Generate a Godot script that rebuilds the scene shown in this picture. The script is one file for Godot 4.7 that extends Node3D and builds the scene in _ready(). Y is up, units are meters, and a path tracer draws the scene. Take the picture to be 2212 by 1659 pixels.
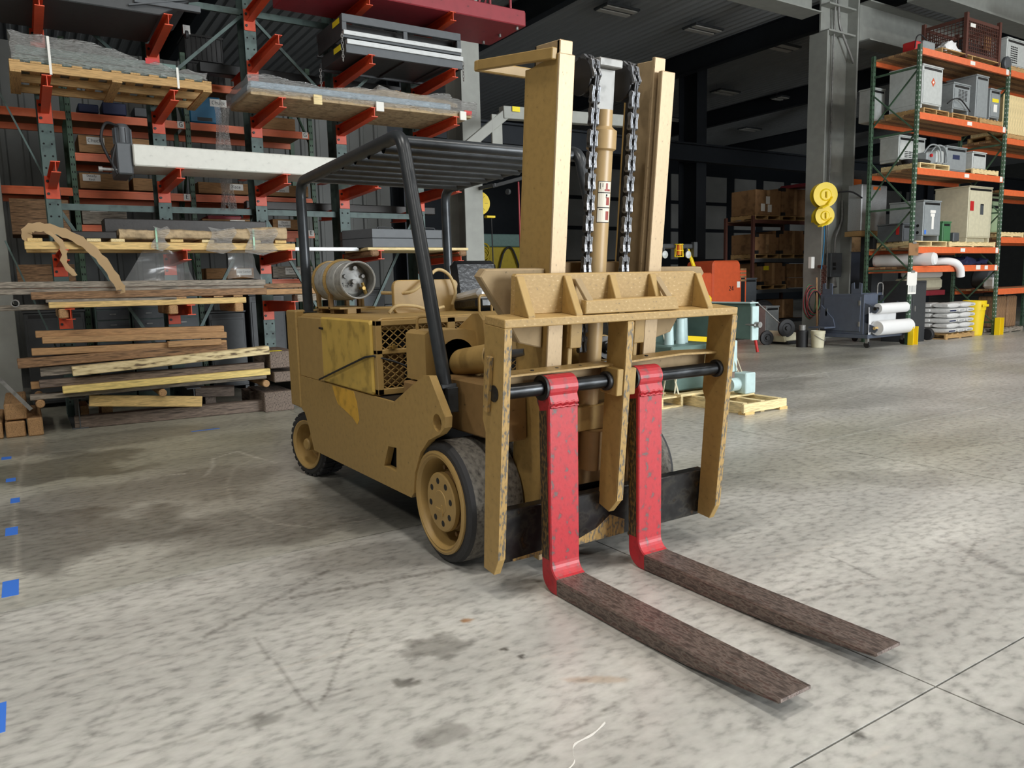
extends Node3D
# An old tan forklift standing in a warehouse hall. World axes: x along the racks, z out of the racks towards the door, y up; metres.

var MT := {}            # materials by name
var names := {}
var rng := RandomNumberGenerator.new()
const TILT := 0.1       # forward tilt of the mast
var MAST := Transform3D(Basis(Vector3(1, 0, 0), Vector3(0, cos(TILT), sin(TILT)), Vector3(0, -sin(TILT), cos(TILT))), Vector3(0, 0, -3.039))

# ---------------------------------------------------------------- geometry helpers
func S() -> SurfaceTool:
	var st := SurfaceTool.new(); st.begin(Mesh.PRIMITIVE_TRIANGLES); return st

func v3(st: SurfaceTool, p: Vector3, n: Vector3, uv := Vector2.ZERO) -> void:
	st.set_normal(n); st.set_uv(uv); st.add_vertex(p)

func tri(st: SurfaceTool, a: Vector3, b: Vector3, c: Vector3, n: Vector3) -> void:
	if (b - a).cross(c - a).dot(n) > 0.0:
		v3(st, a, n); v3(st, c, n); v3(st, b, n)
	else:
		v3(st, a, n); v3(st, b, n); v3(st, c, n)

func tris(st: SurfaceTool, a: Vector3, b: Vector3, c: Vector3, na: Vector3, nb: Vector3, nc: Vector3) -> void:
	if (b - a).cross(c - a).dot(na + nb + nc) > 0.0:
		v3(st, a, na); v3(st, c, nc); v3(st, b, nb)
	else:
		v3(st, a, na); v3(st, b, nb); v3(st, c, nc)

func quad(st: SurfaceTool, a: Vector3, b: Vector3, c: Vector3, d: Vector3, n: Vector3) -> void:
	tri(st, a, b, c, n); tri(st, a, c, d, n)

func face(st: SurfaceTool, a: Vector3, b: Vector3, c: Vector3, d: Vector3, out: Vector3) -> void:  # flat quad with its own normal turned towards out
	var n := (c - a).cross(d - b).normalized()
	if n.dot(out) < 0.0: n = -n
	quad(st, a, b, c, d, n)

# box of a given size about the frame xf, its edges chamfered by b
func BX(st: SurfaceTool, xf: Transform3D, size: Vector3, b := 0.0) -> void:
	var h := size * 0.5
	b = minf(b, minf(h.x, minf(h.y, h.z)) * 0.8)
	for ax in 3:
		for s in [-1.0, 1.0]:
			var u := (ax + 1) % 3
			var w := (ax + 2) % 3
			var n := Vector3.ZERO; n[ax] = s
			var p := []
			for k in [[-1, -1], [1, -1], [1, 1], [-1, 1]]:
				var q := Vector3.ZERO
				q[ax] = s * h[ax]; q[u] = k[0] * (h[u] - b); q[w] = k[1] * (h[w] - b)
				p.append(xf * q)
			quad(st, p[0], p[1], p[2], p[3], xf.basis * n)
	if b <= 0.0: return
	for ax in 3:
		var u := (ax + 1) % 3
		var w := (ax + 2) % 3
		for su in [-1.0, 1.0]:
			for sw in [-1.0, 1.0]:
				var n := Vector3.ZERO; n[u] = su; n[w] = sw
				var p := []
				for k in [[-1, 0], [1, 0], [1, 1], [-1, 1]]:
					var q := Vector3.ZERO
					q[ax] = k[0] * (h[ax] - b)
					q[u] = su * (h[u] - (b if k[1] == 1 else 0.0))
					q[w] = sw * (h[w] - (b if k[1] == 0 else 0.0))
					p.append(xf * q)
				quad(st, p[0], p[1], p[2], p[3], (xf.basis * n).normalized())
	for sx in [-1.0, 1.0]:
		for sy in [-1.0, 1.0]:
			for sz in [-1.0, 1.0]:
				var s := Vector3(sx, sy, sz)
				var a := xf * (s * Vector3(h.x, h.y - b, h.z - b))
				var c := xf * (s * Vector3(h.x - b, h.y, h.z - b))
				var d := xf * (s * Vector3(h.x - b, h.y - b, h.z))
				tri(st, a, c, d, (xf.basis * s).normalized())

func B(st: SurfaceTool, x0: float, x1: float, y0: float, y1: float, z0: float, z1: float, b := 0.0) -> void:
	BX(st, Transform3D(Basis(), Vector3((x0 + x1) / 2, (y0 + y1) / 2, (z0 + z1) / 2)), Vector3(absf(x1 - x0), absf(y1 - y0), absf(z1 - z0)), b)

func aim(a: Vector3, c: Vector3, up := Vector3.UP) -> Basis:  # z axis from a to c, y as near up as can be
	var z := (c - a).normalized()
	if absf(z.dot(up)) > 0.98: up = Vector3.BACK if absf(z.z) < 0.9 else Vector3.RIGHT
	var x := up.cross(z).normalized()
	return Basis(x, z.cross(x), z)

func bar(st: SurfaceTool, a: Vector3, c: Vector3, w: float, h: float, b := 0.0, up := Vector3.UP) -> void:
	BX(st, Transform3D(aim(a, c, up), (a + c) / 2), Vector3(w, h, a.distance_to(c)), b)

func ax3(axis: String, p: Vector2, t: float) -> Vector3:  # x: (z, y) along x; y: (x, z) along y; z: (x, y) along z
	if axis == "x": return Vector3(t, p.y, p.x)
	if axis == "y": return Vector3(p.x, t, p.y)
	return Vector3(p.x, p.y, t)

func poly(a: Array) -> PackedVector2Array:  # a flat list x, y, x, y ...
	var o := PackedVector2Array()
	for i in range(0, a.size(), 2): o.append(Vector2(a[i], a[i + 1]))
	return o

func inset(p: PackedVector2Array, b: float) -> PackedVector2Array:
	var o := PackedVector2Array()
	var n := p.size()
	var s := 1.0 if not Geometry2D.is_polygon_clockwise(p) else -1.0
	for i in n:
		var e0 := (p[i] - p[(i + n - 1) % n]).normalized()
		var e1 := (p[(i + 1) % n] - p[i]).normalized()
		var n0 := Vector2(-e0.y, e0.x) * s
		var n1 := Vector2(-e1.y, e1.x) * s
		var m := n0 + n1
		var l := maxf(m.length_squared(), 0.25)
		o.append(p[i] + m * (2.0 * b / l))
	return o

# a polygon extruded along an axis from a to c, edges of both ends chamfered by b, with holes
func prism(st: SurfaceTool, p: PackedVector2Array, axis: String, a: float, c: float, b := 0.0, holes := []) -> void:
	if holes.size():
		var h: PackedVector2Array = holes[0]
		var mid := Vector2.ZERO
		for q in h: mid += q
		mid /= h.size()
		for side in [-1.0, 1.0]:
			var half := PackedVector2Array([mid + Vector2(0, -90), mid + Vector2(90 * side, -90), mid + Vector2(90 * side, 90), mid + Vector2(0, 90)])
			for piece in Geometry2D.intersect_polygons(p, half):
				for rest in Geometry2D.clip_polygons(piece, h):
					var inner := []
					for k in range(1, holes.size()):
						if Geometry2D.intersect_polygons(rest, holes[k]).size(): inner.append(holes[k])
					prism(st, rest, axis, a, c, 0.0, inner)
		return
	var n := p.size()
	if b > 0.0:
		var s := signf(c - a)
		var q := inset(p, b)
		cap(st, q, axis, a, -s); cap(st, q, axis, c, s)
		rim(st, q, a, p, a + s * b, axis); rim(st, p, a + s * b, p, c - s * b, axis); rim(st, p, c - s * b, q, c, axis)
	else:
		cap(st, p, axis, a, -signf(c - a)); cap(st, p, axis, c, signf(c - a))
		rim(st, p, a, p, c, axis)

func cap(st: SurfaceTool, p: PackedVector2Array, axis: String, t: float, s: float) -> void:
	var n := ax3(axis, Vector2.ZERO, s)
	var idx := Geometry2D.triangulate_polygon(p)
	for i in range(0, idx.size(), 3):
		tri(st, ax3(axis, p[idx[i]], t), ax3(axis, p[idx[i + 1]], t), ax3(axis, p[idx[i + 2]], t), n)

func rim(st: SurfaceTool, p: PackedVector2Array, a: float, q: PackedVector2Array, c: float, axis: String) -> void:
	var n := p.size()
	var s := 1.0 if not Geometry2D.is_polygon_clockwise(p) else -1.0
	for i in n:
		var j := (i + 1) % n
		var e := (p[j] - p[i]).normalized()
		face(st, ax3(axis, p[i], a), ax3(axis, p[j], a), ax3(axis, q[j], c), ax3(axis, q[i], c), ax3(axis, Vector2(e.y, -e.x) * s, 0.0))

func circle(c: Vector2, r: float, n := 24, from := 0.0, to := TAU) -> PackedVector2Array:
	var o := PackedVector2Array()
	var whole := is_equal_approx(to - from, TAU)
	for i in (n if whole else n + 1):
		var a := from + (to - from) * i / n
		o.append(c + Vector2(cos(a), sin(a)) * r)
	return o

func round_rect(x0: float, y0: float, x1: float, y1: float, r: float, n := 5) -> PackedVector2Array:
	var o := PackedVector2Array()
	for k in 4:
		var c := Vector2(x1 - r if k in [0, 3] else x0 + r, y1 - r if k < 2 else y0 + r)
		o.append_array(circle(c, r, n, k * PI / 2, (k + 1) * PI / 2))
	return o

# rings of points joined by a smooth skin; each ring is closed
func skin(st: SurfaceTool, rings: Array, closed := true, capped := true) -> void:
	var m: int = rings.size()
	var n: int = rings[0].size()
	var mid := []
	for r in rings:
		var c := Vector3.ZERO
		for p in r: c += p
		mid.append(c / n)
	var nor := []
	for i in m:
		var row := []
		for j in n:
			var du: Vector3 = rings[mini(i + 1, m - 1)][j] - rings[maxi(i - 1, 0)][j]
			var dv: Vector3 = rings[i][(j + 1) % n if closed else mini(j + 1, n - 1)] - rings[i][(j + n - 1) % n if closed else maxi(j - 1, 0)]
			var q := du.cross(dv).normalized()
			if closed and q.dot(rings[i][j] - mid[i]) < 0.0: q = -q
			row.append(q)
		nor.append(row)
	for i in m - 1:
		for j in (n if closed else n - 1):
			var k := (j + 1) % n
			tris(st, rings[i][j], rings[i][k], rings[i + 1][k], nor[i][j], nor[i][k], nor[i + 1][k])
			tris(st, rings[i][j], rings[i + 1][k], rings[i + 1][j], nor[i][j], nor[i + 1][k], nor[i + 1][j])
	if closed and capped:
		for e in [0, m - 1]:
			var o: Vector3 = (mid[0] - mid[1]).normalized() if e == 0 else (mid[m - 1] - mid[m - 2]).normalized()
			for j in n: tri(st, mid[e], rings[e][j], rings[e][(j + 1) % n], o)

func tube(st: SurfaceTool, pts: Array, r: float, n := 10, capped := true) -> void:
	var rings := []
	var m := pts.size()
	var up := Vector3.ZERO
	for i in m:
		var t: Vector3 = (pts[mini(i + 1, m - 1)] - pts[maxi(i - 1, 0)]).normalized()
		if up == Vector3.ZERO: up = Vector3.UP if absf(t.y) < 0.9 else Vector3.RIGHT
		var x := t.cross(up).normalized()
		up = x.cross(t).normalized()
		var ring := []
		for j in n:
			var a := TAU * j / n
			ring.append(pts[i] + (x * cos(a) + up * sin(a)) * r)
		rings.append(ring)
	skin(st, rings, true, capped)

# corners of a polyline rounded off with arcs of radius r
func bend(pts: Array, r: float, n := 6) -> Array:
	var o := [pts[0]]
	for i in range(1, pts.size() - 1):
		var p: Vector3 = pts[i]
		var d0: Vector3 = (pts[i - 1] - p).normalized()
		var d1: Vector3 = (pts[i + 1] - p).normalized()
		var l := r / tan(acos(clampf(d0.dot(d1), -0.999, 0.999)) / 2)
		l = minf(l, minf(p.distance_to(pts[i - 1]), p.distance_to(pts[i + 1])) * 0.49)
		var a := p + d0 * l
		var c := p + d1 * l
		for k in n + 1:
			var t := float(k) / n
			o.append(a.lerp(p, t).lerp(p.lerp(c, t), t))
	o.append(pts[-1])
	return o

func curve(pts: Array, per := 6) -> Array:  # Catmull-Rom through the points
	var o := []
	for i in pts.size() - 1:
		var p0: Vector3 = pts[maxi(i - 1, 0)]
		var p3: Vector3 = pts[mini(i + 2, pts.size() - 1)]
		for k in per: o.append(pts[i].cubic_interpolate(pts[i + 1], p0, p3, float(k) / per))
	o.append(pts[-1])
	return o

# profile of (radius, distance along the axis) turned about the axis from a in direction d; sharp corners where a point repeats
func lathe(st: SurfaceTool, a: Vector3, d: Vector3, prof: Array, n := 20) -> void:
	var bs := aim(Vector3.ZERO, d)
	for i in prof.size() - 1:
		var p: Vector2 = prof[i]
		var q: Vector2 = prof[i + 1]
		if p.is_equal_approx(q): continue
		var e := (q - p).normalized()
		var nr := Vector2(e.y, -e.x)
		for j in n:
			var w := []
			for k in [j, j + 1]:
				var an: float = TAU * k / n
				w.append(bs.x * cos(an) + bs.y * sin(an))
			var n0: Vector3 = w[0] * nr.x + bs.z * nr.y
			var n1: Vector3 = w[1] * nr.x + bs.z * nr.y
			var P0: Vector3 = a + w[0] * p.x + bs.z * p.y
			var P1: Vector3 = a + w[1] * p.x + bs.z * p.y
			var Q0: Vector3 = a + w[0] * q.x + bs.z * q.y
			var Q1: Vector3 = a + w[1] * q.x + bs.z * q.y
			if p.x > 1e-5: tris(st, P0, P1, Q1, n0, n1, n1)
			if q.x > 1e-5: tris(st, P0, Q1, Q0, n0, n1, n0)

func cyl(st: SurfaceTool, a: Vector3, c: Vector3, r0: float, r1 := -1.0, n := 16, b := 0.0) -> void:
	if r1 < 0.0: r1 = r0
	var l := a.distance_to(c)
	if b > 0.0: lathe(st, a, c - a, [Vector2(0, 0), Vector2(r0 - b, 0), Vector2(r0, b), Vector2(r1, l - b), Vector2(r1 - b, l), Vector2(0, l)], n)
	else: lathe(st, a, c - a, [Vector2(0, 0), Vector2(r0, 0), Vector2(r1, l), Vector2(0, l)], n)

func ibeam(st: SurfaceTool, a: Vector3, c: Vector3, w: float, h: float, t := 0.012, h_end := -1.0) -> void:  # flanges across, web upright; depth may taper from h to h_end with the top level
	if h_end < 0.0: h_end = h
	var bs := aim(a, c)
	var up := bs.y
	bar(st, a + up * (h / 2 - t / 2), c + up * (h / 2 - t / 2), w, t)
	bar(st, a - up * (h / 2 - t / 2), c + up * (h / 2 - h_end + t / 2), w, t)
	var x := bs.x * t * 0.4
	var p := [a + up * (h / 2 - t), a - up * (h / 2 - t), c + up * (h / 2 - h_end + t), c + up * (h / 2 - t)]
	face(st, p[0] + x, p[1] + x, p[2] + x, p[3] + x, x); face(st, p[0] - x, p[1] - x, p[2] - x, p[3] - x, -x)
	face(st, p[2] + x, p[2] - x, p[3] - x, p[3] + x, c - a)

# ---------------------------------------------------------------- objects
func numbered(called: String) -> String:
	var k: int = names.get(called, 0)
	names[called] = k + 1
	return called if k == 0 else "%s_%03d" % [called, k]

func tag(o: Node3D, label: String, category := "", group := "", kind := "") -> Node3D:
	if label: o.set_meta("label", label)
	if category: o.set_meta("category", category)
	if group: o.set_meta("group", group)
	if kind: o.set_meta("kind", kind)
	return o

func thing(called: String, label: String, category: String, at := Vector3.ZERO, group := "") -> Node3D:
	var o := Node3D.new()
	o.name = numbered(called)
	add_child(o)
	o.position = at
	return tag(o, label, category, group)

# a mesh whose vertices are in world axes (or in the frame xf), under parent
func obj(called: String, st: SurfaceTool, mat: Material, parent: Node3D = self, xf := Transform3D()) -> MeshInstance3D:
	var o := MeshInstance3D.new()
	o.name = numbered(called) if parent == self else called
	st.set_material(mat)
	o.mesh = st.commit()
	parent.add_child(o, true)
	o.transform = (parent.global_transform.affine_inverse() if parent != self else Transform3D()) * xf
	return o

func single(called: String, st: SurfaceTool, mat: Material, label: String, category: String, group := "") -> MeshInstance3D:  # a thing of one mesh
	var o := obj(called, st, mat)
	tag(o, label, category, group)
	return o

func dup(root: Node3D, at: Vector3, label: String, group := "", turn := 0.0) -> Node3D:
	var r: Node3D = root.duplicate()
	r.name = numbered(str(root.name).rstrip("0123456789").trim_suffix("_"))
	add_child(r)
	r.position = at
	if turn: r.rotation.y = turn
	tag(r, label, "", group)
	return r

func structure(called: String, st: SurfaceTool, mat: Material, parent: Node3D = self) -> MeshInstance3D:
	var o := obj(called, st, mat, parent)
	if parent == self: o.set_meta("kind", "structure")
	return o

func text(called: String, s: String, size: float, mat: Material, parent: Node3D, at: Vector3, bs := Basis(), font := "Droid Sans", deep := 0.002) -> MeshInstance3D:
	var m := TextMesh.new()
	var f := SystemFont.new(); f.font_names = PackedStringArray([font])
	m.font = f; m.text = s; m.font_size = 32; m.pixel_size = size / 32.0; m.depth = deep
	m.material = mat
	var o := MeshInstance3D.new(); o.name = called; o.mesh = m
	parent.add_child(o, true)
	o.transform = (parent.global_transform.affine_inverse() if parent != self else Transform3D()) * Transform3D(bs, at)
	return o

# ---------------------------------------------------------------- materials
func noise(seed_: int, freq: float, ramp: Array, oct := 4, w := 256, kind := FastNoiseLite.TYPE_SIMPLEX_SMOOTH) -> NoiseTexture2D:
	var n := FastNoiseLite.new()
	n.seed = seed_; n.frequency = freq; n.noise_type = kind; n.fractal_octaves = oct
	var t := NoiseTexture2D.new()
	t.width = w; t.height = w; t.seamless = true; t.noise = n
	if ramp.size():
		var g := Gradient.new()
		var off := PackedFloat32Array()
		var col := PackedColorArray()
		for k in ramp: off.append(k[0]); col.append(k[1])
		g.offsets = off; g.colors = col
		t.color_ramp = g
	return t

func mat(called: String, c: Color, rough := 0.6, metal := 0.0, tex: Texture2D = null, scale := Vector3.ONE, bump: Texture2D = null, bump_cm := 0.1) -> StandardMaterial3D:
	var m := StandardMaterial3D.new()
	m.resource_name = called
	m.albedo_color = c; m.roughness = rough; m.metallic = metal
	if tex or bump:
		m.uv1_triplanar = true
		m.uv1_scale = scale
		if tex: m.albedo_texture = tex
		if bump: m.heightmap_enabled = true; m.heightmap_texture = bump; m.heightmap_scale = bump_cm
	MT[called] = m
	return m

func g(v: float) -> Color: return Color(v, v, v)
func C(r: int, gg: int, b: int) -> Color: return Color8(r, gg, b)

func _ready() -> void:
	rng.seed = 7
	# camera
	var cam := Camera3D.new()
	cam.name = "camera"
	cam.fov = 53.72
	cam.near = 0.05; cam.far = 200.0
	cam.transform = Transform3D(Basis(Vector3(0.8407, -0.0240, 0.5410), Vector3(0.0938, 0.9909, -0.0968), Vector3(-0.5333, 0.1349, 0.8351)).orthonormalized(), Vector3(0, 1.55, 0))
	add_child(cam); cam.current = true
	# sky outside the unseen dock door, exposure
	var we := WorldEnvironment.new(); we.name = "surroundings"
	var env := Environment.new()
	var sky := Sky.new()
	var sm := ProceduralSkyMaterial.new()
	sm.sky_top_color = C(190, 205, 225); sm.sky_horizon_color = C(225, 230, 235); sm.ground_bottom_color = C(120, 118, 112); sm.ground_horizon_color = C(200, 200, 198)
	sm.sun_angle_max = 0.0
	sky.sky_material = sm
	env.background_mode = Environment.BG_SKY; env.sky = sky
	env.background_energy_multiplier = 1.6
	env.ambient_light_source = Environment.AMBIENT_SOURCE_DISABLED
	env.tonemap_mode = Environment.TONE_MAPPER_LINEAR
	env.tonemap_exposure = 1.0
	env.sdfgi_enabled = true; env.ssao_enabled = true; env.ssil_enabled = true
	we.environment = env
	add_child(we)
	# daylight of an unseen dock door behind the camera, lighting forklift and racks
	area("unseen_door_daylight", Vector3(11.5, 3.6, 11.8), Vector3(9.0, 2.0, -6.0), Vector2(9.0, 6.4), Color(0.97, 0.99, 1.0), DOOR)
	materials()
	setting()
	forklift()
	left_rack()
	back_rack()
	left_loads()
	right_side()
	middle()

const DOOR := 330.0
const LAMP := 22.0

func area(called: String, at: Vector3, to: Vector3, size: Vector2, c: Color, e: float) -> AreaLight3D:
	var l := AreaLight3D.new()
	l.name = called
	l.area_size = size
	l.area_normalize_energy = true
	l.light_color = c; l.light_energy = e
	l.shadow_enabled = true
	l.area_range = 90.0; l.area_attenuation = 2.0
	add_child(l)
	l.look_at_from_position(at, to, Vector3.UP if absf((to - at).normalized().y) < 0.95 else Vector3.BACK)
	return l

func materials() -> void:
	var soft := noise(1, 0.012, [[0.0, g(0.72)], [0.45, g(0.95)], [1.0, g(1.0)]], 5)
	var clean := noise(2, 0.02, [[0.0, g(0.93)], [1.0, g(1.0)]], 4)
	var spots := noise(5, 0.03, [[0.0, g(0.42)], [0.07, g(0.6)], [0.13, g(0.93)], [0.5, g(0.98)], [1.0, g(1.0)]], 7)
	var wear := noise(9, 0.03, [[0.0, C(84, 80, 74)], [0.36, C(118, 108, 92)], [0.42, C(160, 129, 78)], [0.6, C(172, 141, 86)], [1.0, C(188, 154, 100)]], 7)
	var scuff := noise(10, 0.03, [[0.0, C(96, 88, 76)], [0.1, C(124, 106, 78)], [0.16, C(166, 136, 84)], [0.6, C(173, 142, 88)], [0.84, C(180, 149, 97)], [0.9, C(206, 184, 144)], [1.0, C(214, 196, 160)]], 7)
	var bump := noise(21, 0.05, [], 5)
	var fine := noise(23, 0.2, [], 3)
	mat("tan", C(170, 139, 82), 0.5, 0.0, spots, Vector3.ONE * 2.6, fine, 0.02)
	mat("tan_clean", C(173, 142, 86), 0.45, 0.0, clean, Vector3.ONE * 1.6, fine, 0.02)
	mat("tan_worn", Color.WHITE, 0.5, 0.1, wear, Vector3(6.0, 2.5, 6.0), fine, 0.03)
	mat("tan_scuffed", Color.WHITE, 0.5, 0.0, scuff, Vector3(4.0, 7.0, 7.0), fine, 0.03)
	mat("tan_dusty", C(158, 136, 102), 0.8, 0.0, spots, Vector3.ONE * 2.0)
	mat("tan_shadow", C(136, 106, 64), 0.6, 0.0, spots, Vector3.ONE * 1.5)  # darker copy of tan, shade put into the colour of recessed parts
	mat("yellow_door", C(206, 172, 84), 0.55, 0.0, soft, Vector3.ONE * 1.6, fine, 0.02)
	mat("yellow_patch", C(222, 172, 62), 0.6, 0.0, soft, Vector3.ONE * 2.0)
	mat("guard", C(56, 60, 64), 0.34, 0.2, soft, Vector3.ONE * 2.0)
	mat("black", C(24, 24, 25), 0.5)
	mat("dark_steel", C(52, 50, 49), 0.45, 0.5, spots, Vector3.ONE * 2.0, bump, 0.04)
	mat("oily", C(46, 45, 44), 0.3, 0.3, noise(31, 0.02, [[0.0, C(30, 30, 32)], [0.5, C(70, 70, 70)], [0.62, C(96, 92, 84)], [0.72, C(58, 56, 54)], [1.0, C(176, 124, 60)]], 6), Vector3.ONE * 1.3)
	MT.oily.albedo_color = g(0.62)
	mat("shaft", C(64, 66, 68), 0.28, 0.75, noise(33, 0.03, [[0.0, g(0.35)], [0.5, g(0.7)], [1.0, g(1.0)]], 4), Vector3(1.0, 3.0, 3.0))
	mat("chain", C(124, 126, 130), 0.32, 0.75)
	mat("chain_dark", C(66, 66, 68), 0.35, 0.6)
	mat("bright_steel", C(150, 149, 146), 0.5, 0.35, soft, Vector3.ONE * 2.0)
	mat("rail_face", C(178, 154, 120), 0.4, 0.25, noise(35, 0.05, [[0.0, g(0.55)], [0.12, g(0.85)], [0.2, g(0.96)], [1.0, g(1.0)]], 7), Vector3(5.0, 2.0, 5.0))
	mat("cyl_paint", C(188, 158, 112), 0.35, 0.0, clean, Vector3(2.0, 0.7, 2.0))
	mat("fork_red", Color.WHITE, 0.42, 0.0, noise(41, 0.02, [[0.0, C(96, 84, 80)], [0.14, C(118, 80, 78)], [0.2, C(160, 42, 50)], [0.4, C(182, 44, 52)], [0.7, C(188, 44, 52)], [1.0, C(170, 40, 48)]], 7), Vector3(3.2, 2.4, 3.2), bump, 0.035)
	mat("fork_blade", Color.WHITE, 0.42, 0.35, noise(43, 0.02, [[0.0, C(70, 60, 56)], [0.4, C(100, 88, 82)], [0.58, C(128, 114, 106)], [0.75, C(92, 78, 72)], [1.0, C(104, 74, 68)]], 7), Vector3(7.0, 7.0, 2.2), bump, 0.06)
	mat("fork_side", Color.WHITE, 0.5, 0.1, noise(45, 0.02, [[0.0, C(40, 36, 36)], [0.42, C(64, 52, 50)], [0.52, C(128, 30, 36)], [1.0, C(150, 34, 42)]], 6), Vector3(3.0, 3.0, 1.5), bump, 0.1)
	mat("fork_back", Color.WHITE, 0.5, 0.1, noise(47, 0.03, [[0.0, C(40, 36, 32)], [0.5, C(66, 56, 44)], [0.66, C(110, 86, 50)], [1.0, C(140, 108, 60)]], 7), Vector3(8.0, 3.0, 8.0), bump, 0.05)
	mat("tire_tread", C(132, 127, 118), 0.85, 0.0, noise(51, 0.05, [[0.0, g(0.35)], [0.4, g(0.8)], [1.0, g(1.0)]], 6), Vector3.ONE * 2.2, bump, 0.5)
	mat("tire_side", C(46, 46, 48), 0.7, 0.0, spots, Vector3.ONE * 2.0, bump, 0.15)
	mat("vinyl", C(22, 22, 24), 0.28, 0.0, null, Vector3.ONE, noise(53, 0.02, [], 3), 0.12)
	MT.vinyl.uv1_scale = Vector3.ONE * 4.0
	mat("duct_tape", C(196, 198, 200), 0.35, 0.2, null, Vector3.ONE * 5.0, noise(54, 0.02, [], 3), 0.15)
	mat("tank", C(176, 176, 172), 0.4, 0.15, noise(55, 0.02, [[0.0, g(0.55)], [0.4, g(0.9)], [1.0, g(1.0)]], 5), Vector3.ONE * 3.0)
	mat("brass", C(170, 140, 80), 0.35, 0.8)
	mat("hose_wrap", C(200, 174, 124), 0.6)
	mat("decal_white", C(224, 216, 200), 0.5)
	mat("decal_red", C(150, 60, 50), 0.5)
	# concrete, steelwork and cladding
	mat("joint", C(34, 33, 31), 0.9)
	mat("ceiling", C(182, 185, 187), 0.55, 0.1)
	mat("navy_steel", C(48, 53, 60), 0.6, 0.0, clean, Vector3.ONE * 0.5)
	mat("siding", C(100, 102, 100), 0.6, 0.0, clean, Vector3.ONE * 0.4)
	mat("column_gray", C(160, 162, 156), 0.55, 0.0, clean, Vector3.ONE * 0.7)
	mat("wall_panel", C(190, 190, 186), 0.6, 0.0, clean, Vector3.ONE * 0.2)
	# racking
	mat("rack_green", C(84, 104, 100), 0.5, 0.1, soft, Vector3.ONE * 1.5)
	mat("post_green", C(74, 102, 80), 0.5, 0.0, soft, Vector3.ONE * 1.5)
	mat("arm_red", C(224, 80, 40), 0.45, 0.0, clean, Vector3.ONE * 2.0)
	mat("beam_orange", C(232, 114, 66), 0.45, 0.0, clean, Vector3.ONE * 1.5)
	mat("hole", C(14, 15, 16), 0.8)
	# wood; the grain runs along x, z or y
	var grain := noise(61, 0.02, [[0.0, g(0.66)], [0.35, g(0.9)], [0.55, g(1.0)], [0.7, g(0.84)], [1.0, g(0.97)]], 5)
	var old := noise(63, 0.02, [[0.0, g(0.35)], [0.3, g(0.66)], [0.6, g(1.0)], [0.75, g(0.7)], [1.0, g(1.15)]], 6)
	for w in [["pine", C(232, 198, 132), grain], ["new_pine", C(244, 222, 168), grain], ["oak", C(184, 144, 100), grain], ["brown_wood", C(158, 122, 88), old], ["gray_wood", C(164, 154, 140), old], ["dark_wood", C(134, 118, 106), old], ["pallet_wood", C(196, 158, 104), grain], ["crate_wood", C(166, 124, 80), grain]]:
		for ax in ["x", "z", "y"]:
			var sc := Vector3(8, 8, 8)
			sc["xyz".find(ax)] = 0.55
			mat("%s_%s" % [w[0], ax], w[1], 0.75, 0.0, w[2], sc)
	mat("weathered_pine", Color.WHITE, 0.75, 0.0, noise(66, 0.02, [[0.0, C(84, 70, 54)], [0.22, C(130, 112, 84)], [0.36, C(206, 186, 140)], [0.7, C(236, 218, 172)], [1.0, C(214, 196, 150)]], 6), Vector3(0.7, 3.5, 3.5))
	mat("yellow_pine", C(250, 222, 140), 0.7, 0.0, grain, Vector3(0.5, 9, 9))
	mat("crane_yellow_dimmed", C(168, 146, 26), 0.5, 0.0, spots, Vector3.ONE)  # yellow darkened in the colour for the gloom of the unlit bay
	mat("cardboard", C(186, 148, 104), 0.8, 0.0, soft, Vector3.ONE)
	mat("cardboard_dark", C(150, 112, 74), 0.8, 0.0, soft, Vector3.ONE)
	mat("brown_paper", C(190, 166, 130), 0.75, 0.0, soft, Vector3.ONE * 2.0, noise(71, 0.02, [], 3), 0.8)
	var film := mat("film", Color(0.92, 0.93, 0.93, 0.13), 0.2)
	film.transparency = BaseMaterial3D.TRANSPARENCY_ALPHA
	mat("film_gloss", Color(0.96, 0.96, 0.95, 0.32), 0.12, 0.0, null, Vector3(1.2, 9.0, 6.0), noise(72, 0.03, [], 4), 5.0)
	MT.film_gloss.transparency = BaseMaterial3D.TRANSPARENCY_ALPHA
	mat("white_paint", C(214, 214, 206), 0.5, 0.0, noise(73, 0.02, [[0.0, g(0.7)], [0.1, g(0.86)], [0.2, g(0.97)], [1.0, g(1.0)]], 8), Vector3(1.5, 1.5, 1.5))
	mat("paper", C(232, 230, 224), 0.8)
	mat("ink", C(24, 24, 28), 0.8)
	mat("machine_gray", C(150, 156, 158), 0.5, 0.1, clean, Vector3.ONE * 1.5)
	mat("machine_light", C(198, 202, 200), 0.5, 0.1, clean, Vector3.ONE * 1.5)
	mat("machine_dark", C(86, 90, 94), 0.5, 0.1, clean, Vector3.ONE * 1.5)
	mat("machine_cream", C(214, 208, 180), 0.5, 0.0, clean, Vector3.ONE * 1.5)
	mat("charcoal", C(64, 66, 68), 0.5, 0.1, spots, Vector3.ONE)
	mat("maroon", C(150, 48, 58), 0.5, 0.0, spots, Vector3.ONE * 0.8)
	mat("aluminium", C(186, 188, 188), 0.45, 0.4, spots, Vector3(1.0, 4.0, 4.0))
	mat("tool_green", C(96, 122, 116), 0.45, 0.0, clean, Vector3.ONE * 1.5)
	mat("tool_light", C(190, 214, 214), 0.45, 0.0, clean, Vector3.ONE * 1.5)
	mat("lift_orange", C(214, 92, 52), 0.45, 0.0, clean, Vector3.ONE * 1.2)
	mat("safety_yellow", C(240, 208, 30), 0.45)
	mat("slate", C(92, 100, 116), 0.45, 0.1, clean, Vector3.ONE)
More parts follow.
